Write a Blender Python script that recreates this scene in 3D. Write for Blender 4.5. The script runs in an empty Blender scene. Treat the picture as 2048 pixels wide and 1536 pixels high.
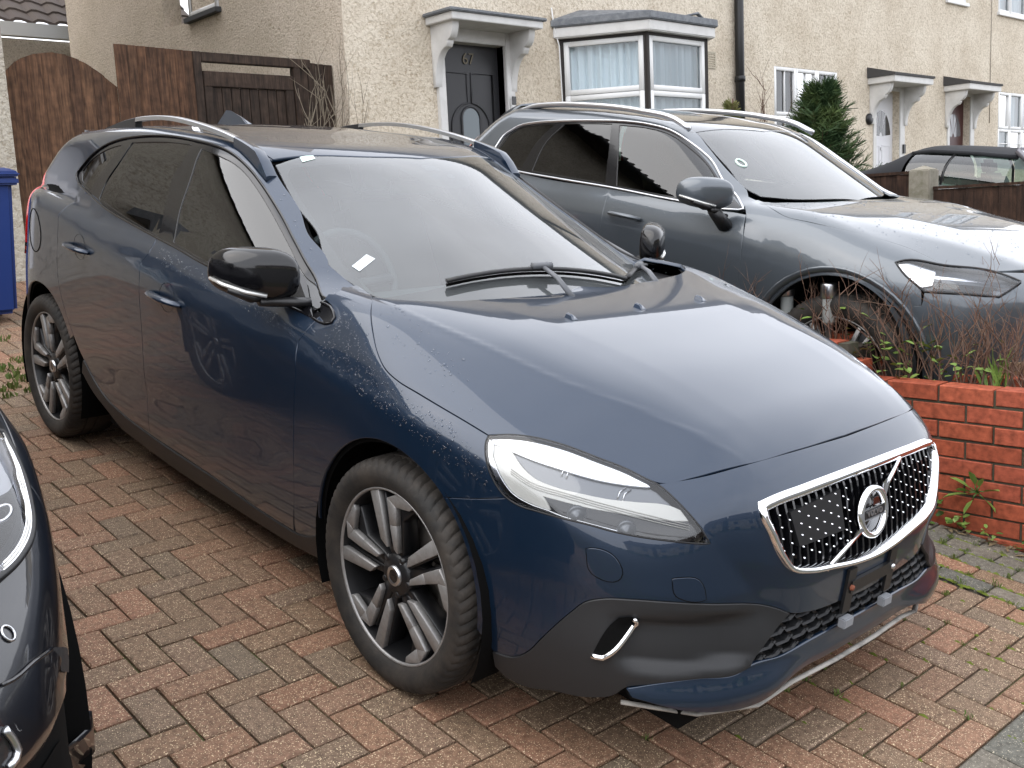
import bpy, bmesh, math, random
import numpy as np
from mathutils import Vector, Matrix
from mathutils.geometry import delaunay_2d_cdt
random.seed(7); RNG=np.random.default_rng(7)
S=bpy.context.scene
COL=S.collection
# ---------------------------------------------------------------- camera
cd=bpy.data.cameras.new('camera'); cam=bpy.data.objects.new('camera',cd); COL.objects.link(cam)
CR=np.array([[0.6704,0.74041,-0.04846],[-0.07937,0.1365,0.98746],[0.73774,-0.65815,0.15027]])
m=Matrix.Identity(4)
for i in range(3):
    for j in range(3): m[j][i]=CR[i][j]
m.translation=Vector((2.30003,-2.39998,1.28478)); cam.matrix_world=m
cd.sensor_width=36; cd.lens=36*2054.42/2048; cd.shift_y=-(768-746.1)/2048; cd.clip_start=.05; cd.clip_end=2000
S.camera=cam
# ---------------------------------------------------------------- world, sun, exposure (overcast day)
W=bpy.data.worlds.new('World'); S.world=W; W.use_nodes=True
nt=W.node_tree; nt.nodes.clear()
wo=nt.nodes.new('ShaderNodeOutputWorld'); bg=nt.nodes.new('ShaderNodeBackground')
sky=nt.nodes.new('ShaderNodeTexSky'); sky.sky_type='NISHITA'; sky.sun_disc=False
SUN_EL,SUN_AZ=math.radians(48),math.radians(200)
sky.sun_elevation=SUN_EL; sky.sun_rotation=SUN_AZ; sky.air_density=1.0; sky.dust_density=3.0; sky.ozone_density=1.0
tc=nt.nodes.new('ShaderNodeTexCoord'); no=nt.nodes.new('ShaderNodeTexNoise'); no.inputs['Scale'].default_value=2.3; no.inputs['Detail'].default_value=6; no.inputs['Roughness'].default_value=.55
mp=nt.nodes.new('ShaderNodeMapping'); mp.inputs['Scale'].default_value=(1,1,2.2)
cr=nt.nodes.new('ShaderNodeValToRGB'); cr.color_ramp.elements[0].position=.32; cr.color_ramp.elements[0].color=(.80,.80,.80,1); cr.color_ramp.elements[1].position=.68; cr.color_ramp.elements[1].color=(1,1,1,1)
mx=nt.nodes.new('ShaderNodeMixRGB'); mx.inputs[2].default_value=(9.6,9.8,10.4,1)
L=nt.links.new
L(tc.outputs['Generated'],mp.inputs['Vector']); L(mp.outputs['Vector'],no.inputs['Vector']); L(no.outputs['Fac'],cr.inputs['Fac'])
L(cr.outputs['Color'],mx.inputs[0]); L(sky.outputs['Color'],mx.inputs[1]); L(mx.outputs['Color'],bg.inputs['Color'])
bg.inputs['Strength'].default_value=.12; L(bg.outputs['Background'],wo.inputs['Surface'])
sd=bpy.data.lights.new('sun','SUN'); sd.energy=.9; sd.angle=math.radians(75); sd.color=(1,.96,.9)
so=bpy.data.objects.new('sun',sd); COL.objects.link(so)
sv=Vector((math.sin(SUN_AZ)*math.cos(SUN_EL),math.cos(SUN_AZ)*math.cos(SUN_EL),math.sin(SUN_EL)))
so.rotation_euler=sv.to_track_quat('Z','Y').to_euler()
vs=S.view_settings; vs.view_transform='Standard'; vs.look='None'; vs.gamma=1; vs.use_curve_mapping=False; vs.exposure=1.1
S.cycles.max_bounces=8; S.cycles.transparent_max_bounces=12; S.cycles.use_denoising=True
# ---------------------------------------------------------------- helpers
SL=math.radians(8.37)                      # the driveway climbs towards the house
DM=Matrix(((math.cos(SL),0,math.sin(SL),0),(0,1,0,0),(-math.sin(SL),0,math.cos(SL),0),(0,0,0,1)))
DN=np.array(DM)[:3,:3]
def dw(x,y,z=0): return Vector(DN@np.array([x,y,z]))
_m={}
def mat(name,col=(.5,.5,.5),rough=.5,metal=0,coat=0,coatr=.03,spec=.5,noise=None,bump=None,alpha=None,trans=0,ior=1.45,emit=None):
    if name in _m: return _m[name]
    M=bpy.data.materials.new(name); M.use_nodes=True; _m[name]=M
    t=M.node_tree; b=t.nodes['Principled BSDF']; I=b.inputs
    I['Base Color'].default_value=(*col,1); I['Roughness'].default_value=rough; I['Metallic'].default_value=metal
    I['Coat Weight'].default_value=coat; I['Coat Roughness'].default_value=coatr; I['Specular IOR Level'].default_value=spec
    I['Transmission Weight'].default_value=trans; I['IOR'].default_value=ior
    if emit: I['Emission Color'].default_value=(*emit,1); I['Emission Strength'].default_value=1
    if noise:                              # (scale, other colour, contrast lo, hi)
        c=t.nodes.new('ShaderNodeTexCoord'); n=t.nodes.new('ShaderNodeTexNoise'); n.inputs['Scale'].default_value=noise[0]; n.inputs['Detail'].default_value=8; n.inputs['Roughness'].default_value=.65
        r=t.nodes.new('ShaderNodeValToRGB'); r.color_ramp.elements[0].position=noise[2]; r.color_ramp.elements[1].position=noise[3]
        r.color_ramp.elements[0].color=(*col,1); r.color_ramp.elements[1].color=(*noise[1],1)
        t.links.new(c.outputs['Object'],n.inputs['Vector']); t.links.new(n.outputs['Fac'],r.inputs['Fac']); t.links.new(r.outputs['Color'],I['Base Color'])
    if bump:                               # (scale, strength, distance)
        c=t.nodes.new('ShaderNodeTexCoord'); n=t.nodes.new('ShaderNodeTexNoise'); n.inputs['Scale'].default_value=bump[0]; n.inputs['Detail'].default_value=6
        u=t.nodes.new('ShaderNodeBump'); u.inputs['Strength'].default_value=bump[1]; u.inputs['Distance'].default_value=bump[2]
        t.links.new(c.outputs['Object'],n.inputs['Vector']); t.links.new(n.outputs['Fac'],u.inputs['Height']); t.links.new(u.outputs['Normal'],I['Normal'])
    return M
def glassmat(name,tint=(.75,.82,.8),f0=1.5,rough=.0,film=0):
    if name in _m: return _m[name]
    M=bpy.data.materials.new(name); M.use_nodes=True; _m[name]=M; t=M.node_tree; t.nodes.clear()
    o=t.nodes.new('ShaderNodeOutputMaterial'); x=t.nodes.new('ShaderNodeMixShader'); g=t.nodes.new('ShaderNodeBsdfGlossy'); p=t.nodes.new('ShaderNodeBsdfTransparent'); f=t.nodes.new('ShaderNodeFresnel')
    g.inputs['Roughness'].default_value=rough; p.inputs['Color'].default_value=(*tint,1); f.inputs['IOR'].default_value=f0
    a=t.nodes.new('ShaderNodeMath'); a.operation='ADD'; a.inputs[1].default_value=1; m_=t.nodes.new('ShaderNodeMath'); m_.operation='DIVIDE'; k=t.nodes.new('ShaderNodeMath'); k.operation='MULTIPLY'; k.inputs[1].default_value=2   # both faces of the pane reflect
    t.links.new(f.outputs[0],a.inputs[0]); t.links.new(f.outputs[0],k.inputs[0]); t.links.new(k.outputs[0],m_.inputs[0]); t.links.new(a.outputs[0],m_.inputs[1]); t.links.new(m_.outputs[0],x.inputs[0]); t.links.new(p.outputs[0],x.inputs[1]); t.links.new(g.outputs[0],x.inputs[2]); t.links.new(x.outputs[0],o.inputs[0])
    if film:                                # thin dusty wet film, its pale colour also standing in for bright haze
        d=t.nodes.new('ShaderNodeBsdfDiffuse'); d.inputs['Color'].default_value=(.62,.66,.68,1); y=t.nodes.new('ShaderNodeMixShader'); c=t.nodes.new('ShaderNodeTexCoord'); n=t.nodes.new('ShaderNodeTexNoise'); n.inputs['Scale'].default_value=2.2; n.inputs['Detail'].default_value=5; r=t.nodes.new('ShaderNodeMapRange'); r.inputs['From Min'].default_value=.3; r.inputs['From Max'].default_value=.7; r.inputs['To Min'].default_value=film*.45; r.inputs['To Max'].default_value=film*1.4
        t.links.new(c.outputs['Object'],n.inputs['Vector']); t.links.new(n.outputs['Fac'],r.inputs['Value']); t.links.new(r.outputs[0],y.inputs[0]); t.links.new(x.outputs[0],y.inputs[1]); t.links.new(d.outputs[0],y.inputs[2]); t.links.new(y.outputs[0],o.inputs[0])
    return M
def link(name,me,m=None,parent=None):
    o=bpy.data.objects.new(name,me); COL.objects.link(o)
    if m is not None:
        for q in (m if isinstance(m,(list,tuple)) else [m]): me.materials.append(q)
    if parent is not None: o.parent=parent
    return o
def tag(o,label=None,cat=None,group=None,kind=None):
    if label: o['label']=label
    if cat: o['category']=cat
    if group: o['group']=group
    if kind: o['kind']=kind
    return o
def empty(name,label,cat,loc=(0,0,0),rotz=0,group=None,drive=False):
    o=bpy.data.objects.new(name,None); o.empty_display_size=.1; COL.objects.link(o); tag(o,label,cat,group)
    M=Matrix.Translation(loc)@Matrix.Rotation(rotz,4,'Z'); o.matrix_world=DM@M if drive else M
    return o
class MB:
    """collects vertices and faces of one mesh"""
    def __init__(s): s.v=[]; s.f=[]; s.mi=[]; s.sm=[]
    def add(s,v,f,mi=0,smooth=False):
        b=len(s.v); s.v+=[tuple(q) for q in v]; s.f+=[tuple(i+b for i in q) for q in f]; s.mi+=[mi]*len(f); s.sm+=[smooth]*len(f); return s
    def box(s,a,b,mi=0,M=None):
        v=[Vector((x,y,z)) for x in (a[0],b[0]) for y in (a[1],b[1]) for z in (a[2],b[2])]
        if M is not None: v=[M@q for q in v]
        return s.add(v,[(0,1,3,2),(4,6,7,5),(0,4,5,1),(2,3,7,6),(0,2,6,4),(1,5,7,3)],mi)
    def prism(s,poly,h0,h1,ax=2,mi=0,M=None,smooth=False):
        n=len(poly); v=[]
        for h in (h0,h1):
            for p in poly:
                q=[p[0],p[1]]; q.insert(ax,h); q=Vector(q); v.append(M@q if M is not None else q)
        f=[tuple(range(n))[::-1],tuple(range(n,2*n))]+[(i,(i+1)%n,n+(i+1)%n,n+i) for i in range(n)]
        return s.add(v,f,mi,smooth)
    def tube(s,pts,r,n=8,mi=0,cap=True,closed=False,flat=None):
        P=[Vector(p) for p in pts]; K=len(P); R=r if isinstance(r,(list,tuple)) else [r]*K
        v=[]; up=Vector((0,0,1)); ux=None
        for i,p in enumerate(P):
            a=P[(i-1)%K] if (closed or i>0) else P[i]; b=P[(i+1)%K] if (closed or i<K-1) else P[i]
            t=(b-a).normalized()
            if ux is None:
                ux=t.cross(up); 
                if ux.length<.05: ux=t.cross(Vector((1,0,0)))
            ux=(ux-t*ux.dot(t)).normalized(); uy=t.cross(ux)
            for k in range(n):
                an=2*math.pi*k/n; v.append(p+(ux*math.cos(an)+uy*math.sin(an)*(flat or 1))*R[i])
        f=[]
        for i in range(K if closed else K-1):
            for k in range(n):
                a=i*n+k; b=i*n+(k+1)%n; c=((i+1)%K)*n+(k+1)%n; d=((i+1)%K)*n+k; f.append((a,b,c,d))
        if cap and not closed: f+= [tuple(range(n))[::-1],tuple(range((K-1)*n,K*n))]
        return s.add(v,f,mi,True)
    def lathe(s,prof,n=48,mi=0,ax='y',c=(0,0,0)):
        v=[]; K=len(prof)
        for i in range(n):
            a=2*math.pi*i/n
            for r,h in prof:
                q=(r*math.cos(a),h,r*math.sin(a)) if ax=='y' else ((r*math.cos(a),r*math.sin(a),h) if ax=='z' else (h,r*math.cos(a),r*math.sin(a)))
                v.append((q[0]+c[0],q[1]+c[1],q[2]+c[2]))
        f=[(i*K+j,((i+1)%n)*K+j,((i+1)%n)*K+j+1,i*K+j+1) for i in range(n) for j in range(K-1)]
        return s.add(v,f,mi,True)
    def mesh(s,name):
        me=bpy.data.meshes.new(name); me.from_pydata(s.v,[],s.f); me.polygons.foreach_set('material_index',s.mi); me.polygons.foreach_set('use_smooth',s.sm)
        bm=bmesh.new(); bm.from_mesh(me); bmesh.ops.recalc_face_normals(bm,faces=bm.faces); bm.to_mesh(me); bm.free(); me.update(); return me
    def build(s,name,m,parent=None,bevel=0,seg=2):
        o=link(name,s.mesh(name),m,parent)
        if bevel:
            bm=bmesh.new(); bm.from_mesh(o.data)
            ed=[e for e in bm.edges if len(e.link_faces)==2 and e.calc_face_angle(0)>.5]
            bmesh.ops.bevel(bm,geom=ed,offset=bevel,segments=seg,affect='EDGES',clamp_overlap=True)
            for f in bm.faces: f.smooth=True
            bm.to_mesh(o.data); bm.free()
            sharpen(o.data,50)
        return o
def sharpen(me,deg=40):
    bm=bmesh.new(); bm.from_mesh(me)
    for e in bm.edges: e.smooth=not(len(e.link_faces)==2 and e.calc_face_angle(0)>math.radians(deg))
    for f in bm.faces: f.smooth=True
    bm.to_mesh(me); bm.free()
def box(name,a,b,m,parent=None,bevel=0,M=None): return MB().box(a,b,0,M).build(name,m,parent,bevel)
def textmesh(name,txt,size,depth,m,parent,M,spacing=1,bold=0):
    cu=bpy.data.curves.new(name,'FONT'); cu.body=txt; cu.size=size; cu.extrude=depth; cu.align_x='CENTER'; cu.align_y='CENTER'; cu.space_character=spacing; cu.offset=bold
    tmp=bpy.data.objects.new('tmp',cu); COL.objects.link(tmp); dg=bpy.context.evaluated_depsgraph_get(); dg.update()
    me=bpy.data.meshes.new_from_object(tmp.evaluated_get(dg)); bpy.data.objects.remove(tmp); bpy.data.curves.remove(cu)
    me.transform(M); me.materials.clear(); return link(name,me,m,parent)
def pch(xs,ys):
    o=np.argsort(xs); x=np.array(xs,float)[o]; y=np.array(ys,float)[o]
    h=np.diff(x); dl=np.diff(y)/h; m=np.zeros(len(x)); m[0]=dl[0]; m[-1]=dl[-1]
    for i in range(1,len(x)-1):
        if dl[i-1]*dl[i]>0:
            w1=2*h[i]+h[i-1]; w2=h[i]+2*h[i-1]; m[i]=(w1+w2)/(w1/dl[i-1]+w2/dl[i])
    def f(q):
        q=np.asarray(q,float); k=np.clip(np.searchsorted(x,q)-1,0,len(x)-2)
        t=(q-x[k])/h[k]; lo=q<x[0]; hi=q>x[-1]; tt=np.clip(t,0,1)
        r=(1+2*tt)*(1-tt)**2*y[k]+tt*(1-tt)**2*h[k]*m[k]+tt*tt*(3-2*tt)*y[k+1]+tt*tt*(tt-1)*h[k]*m[k+1]
        return r+np.where(lo,(q-x[0])*m[0],0)+np.where(hi,(q-x[-1])*m[-1],0)
    return f
def tab(d):
    f=pch(list(d.keys()),list(d.values())); lo,hi=min(d),max(d); g=np.linspace(lo-1.2,hi+1.2,6000); v=f(g)
    return lambda q: np.interp(q,g,v)
def smax(a,b,r):
    h=np.maximum(r-np.abs(a-b),0)/r
    return np.maximum(a,b)+h*h*r*.25
def smin(a,b,r): return -smax(-a,-b,r)
def sstep(x,a,b):
    t=np.clip((x-a)/(b-a),0,1); return t*t*(3-2*t)
# ---- body of the blue hatchback: tables along x (forward) or z (up), metres
ZB=tab({.95:.80,.6:.83,.3:.885,0:.93,-.42:.965,-1.0:1.008,-1.515:1.056,-2.0:1.11,-2.49:1.185,-2.9:1.215,-3.5:1.215})
WX=tab({.9:.872,.35:.880,0:.887,-.5:.876,-1.0:.881,-1.6:.885,-2.1:.885,-2.647:.888,-3.0:.868,-3.25:.825,-3.5:.74})
SZ=tab({.10:-.15,.17:-.085,.22:-.058,.28:-.034,.36:-.016,.46:-.005,.56:0,.70:0,.9:0,1.3:0})
SU=tab({-.35:0,-.22:0,-.145:-.002,-.115:-.007,-.09:-.017,-.05:-.035,0:-.064,.06:-.098,.12:-.138,.2:-.2,.35:-.32})
RS=tab({.5:1,-1.2:1,-2.2:1.45,-2.8:1.7,-3.4:1.6})
XN=tab({.10:.80,.17:.855,.21:.885,.25:.90,.3:.912,.4:.918,.5:.917,.55:.909,.62:.893,.70:.872,.745:.858,.80:.832,.85:.79,.92:.70,1.05:.45})
ZC=tab({.95:.70,.86:.775,.80:.82,.72:.86,.6:.90,.45:.942,.3:.972,.07:1.008,-.21:1.028,-.35:1.036,-.8:1.04,-2.5:1.08,-3.0:1.1,-3.5:1.1})
CI=tab({.85:.035,.75:.026,.45:.014,.07:.005,-.25:-.004,-.5:-.004})
KO=tab({.85:.40,.7:.33,.45:.22,.2:.14,-.1:.06,-.35:.03,-.6:.0})
RC=tab({-.9:1.372,-1.05:1.396,-1.18:1.410,-1.4:1.427,-1.7:1.449,-2.0:1.452,-2.4:1.435,-2.8:1.395,-3.1:1.345,-3.3:1.31})
XR=tab({.15:-3.36,.25:-3.42,.5:-3.44,.7:-3.42,.9:-3.36,1.05:-3.29,1.2:-3.17,1.33:-3.03,1.4:-2.93})
AA=tab({-.4:.72,-.145:.691,.025:.66,.33:.593,.552:.503,.669:.451,.8:.40,.95:.36})
AB=tab({-.3:.83,-.017:.765,.243:.701,.433:.643,.628:.582,.75:.55,.9:.52})
AC=tab({-.4:.47,-.1:.428,.113:.384,.341:.347,.552:.319,.8:.29})
AN=tab({.30:.38,.42:.40,.497:.434,.604:.519,.692:.563,.76:.595,.85:.62})
def lower(x,a,z):
    u=z-ZB(x)
    S=WX(x)+SZ(z)+SU(u)*RS(x)
    for xc in (0,-2.647):            # swell round the wheels
        S=S+.008*np.exp(-((x-xc)/.36)**2-((z-.62)/.2)**2)
    S=S-.006*np.exp(-((z-.47-.06*(x+1.5))/.075)**2)*sstep(x,-2.3,-1.9)*(1-sstep(x,-.75,-.45))
    fs=a-S
    ka=.10*a**2+1.1*a**6
    t=(AN(z)-a)/.115
    bulge=.034*smin(smax(t,0*t,.12),1+0*t,.5)*sstep(z,.34,.5)*(1-sstep(z,.76,.86))
    ff=(x-XN(z)+ka-bulge+.026*sstep(z,.34,.5)*(1-sstep(z,.76,.86)))*.9
    ac=np.clip(.455-.15*(x-.6),.38,.66)
    q=a/ac; over=smax(a-AA(x),0*a,.035)
    w=sstep(x,-.32,-.05)*(1-sstep(x,.70,.86))
    T=ZC(x)-CI(x)*smin(q,1.6+0*q,.2)**2-KO(x)*smax(a-ac,0*a,.07)-.50*np.maximum(a-ac,0)**2*sstep(x,-.5,.2)
    T=T-w*(.11*(over-smax(a-AB(x),0*a,.03))+.03*smax(a-AC(x),0*a,.012))+w*.0022*np.exp(-((a-AA(x))/.013)**2)
    T=np.where(x<-.5,np.minimum(T,ZB(x)+.03),T)
    ft=z-T
    fr=(-x+XR(z)+.12*a**2+.65*a**6)
    f=smax(fs,ff,.16)
    f=smax(f,fr,.25)
    return smax(f,ft,.085)
def xws(z,a): return -1.055+(1.39-z)/.405-.90*a*a-.10*(1.39-z)*(z-.98)/.17
def green(x,a,z):
    zz=np.maximum(z-ZB(x),-.04)
    wb=.806-.10*sstep(x,-2.0,-3.3)
    fs=(a-(wb-.42*zz-.22*zz**2*np.sign(zz)))*.9
    fw=(x-xws(z,a))*.4
    fr=z-(RC(x)-.055*a*a-.04*a**4)
    fb=(-x+XR(z)+.30*a*a)*.8
    f=smax(fw,fr,.05)
    f=smax(f,fs,.07)
    f=smax(f,fb,.10)
    return smax(f,ZB(x)-.12-z,.02)
def F(p):
    x,a,z=p[...,0],np.abs(p[...,1]),p[...,2]
    return smin(lower(x,a,z),green(x,a,z),.015+.05*sstep(a,.58,.67)*sstep(x,-.95,-.5))
# ---- body of the grey-blue estate car beyond the planter
bZB=tab({.9:.91,.5:.95,0:1.0,-.5:1.045,-1.0:1.062,-2.0:1.088,-2.9:1.12,-3.8:1.13})
bWX=tab({.9:.93,.4:.940,0:.945,-.5:.925,-1.0:.925,-2.0:.93,-2.865:.945,-3.3:.93,-3.8:.82})
bSU=tab({-.5:0,-.3:0,-.2:-.004,-.14:-.012,-.09:-.028,-.04:-.050,0:-.075,.08:-.13,.2:-.24})
bXN=tab({.15:.78,.22:.83,.3:.85,.5:.87,.7:.87,.85:.85,.92:.82,.98:.76,1.05:.6,1.15:.3})
bZC=tab({.9:.84,.8:.91,.7:.955,.5:1.005,.2:1.055,-.1:1.085,-.35:1.10,-.8:1.105,-3.8:1.12})
bRC=tab({-.9:1.40,-1.08:1.445,-1.3:1.475,-1.6:1.505,-2.0:1.52,-2.5:1.515,-3.0:1.49,-3.4:1.455,-3.7:1.41})
bXR=tab({.2:-3.1,.5:-3.2,.8:-3.2,1.05:-3.12,1.2:-3.02,1.35:-2.87,1.48:-2.72})
bAA=tab({-.4:.70,.2:.62,.5:.55,.8:.50})
def lower2(x,a,z):
    S=bWX(x)+SZ(z-.10)+bSU(z-bZB(x))
    for xc in (.05,-2.35): S=S+.012*np.exp(-((x-xc)/.42)**2-((z-.68)/.22)**2)
    fs=a-S; ff=(x-bXN(z)+.10*a*a+.75*a**7)*.9
    T=bZC(x)-.02*a*a-.26*sstep(x,-.35,.5)*smax(a-bAA(x),0*a,.04)-.10*sstep(x,-.3,.1)*smax(a-.36+.12*x,0*a,.02)*(1-sstep(x,.6,.8))*.5
    T=np.where(x<-.6,np.minimum(T,bZB(x)+.03),T)
    f=smax(fs,ff,.18); f=smax(f,(-x+bXR(z)+.12*a*a+.4*a**6),.25); return smax(f,z-T,.09)
def bxws(z,a): return -1.08+(1.44-z)/.52-.45*a*a
def green2(x,a,z):
    zz=np.maximum(z-bZB(x),-.04)
    fs=(a-(.850-.12*sstep(x,-2.4,-3.7)-.45*zz-.25*zz**2*np.sign(zz)))*.9
    f=smax((x-bxws(z,a))*.5,z-(bRC(x)-.05*a*a-.05*a**4),.06); f=smax(f,fs,.08); f=smax(f,(-x+bXR(z)+.25*a*a)*.8,.12)
    return smax(f,bZB(x)-.12-z,.02)
def F2(p):
    x,a,z=p[...,0],np.abs(p[...,1]),p[...,2]
    return smin(lower2(x,a,z),green2(x,a,z),.015+.05*sstep(a,.60,.70)*sstep(x,-1.0,-.5))
def march(F,o,d,t0,t1,n=34):
    # first entry from outside; o,d (N,3)
    N=len(o); f=F(o+d*t0); hit=np.zeros(N,bool); lo=np.full(N,float(t0)); hi=lo.copy(); fl=f.copy(); fh=f.copy(); st=(t1-t0)/n
    for i in range(n):
        act=np.where(~hit)[0]
        if not len(act): break
        t2=t0+st*(i+1); g=F(o[act]+d[act]*t2)
        new=(f[act]>0)&(g<=0); k=act[new]; lo[k]=t2-st; hi[k]=t2; fl[k]=f[k]; fh[k]=g[new]; hit[k]=True; f[act]=g
    for i in range(9):
        w=np.clip(fl/np.where(np.abs(fl-fh)<1e-12,1e-12,fl-fh),.02,.98) if i>1 else .5
        m=lo+(hi-lo)*w; g=F(o+d*m[:,None]); up=g>0; lo=np.where(up,m,lo); fl=np.where(up,g,fl*np.where(up,1,.6)); hi=np.where(up,hi,m); fh=np.where(up,fh*.6,g)
    return np.where(np.abs(fl)<np.abs(fh),lo,hi),hit
def grad(F,p,e=2e-3):
    g=np.stack([F(p+np.eye(3)[k]*e)-F(p-np.eye(3)[k]*e) for k in range(3)],-1)
    return g/np.maximum(np.linalg.norm(g,axis=-1,keepdims=True),1e-9)
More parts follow.
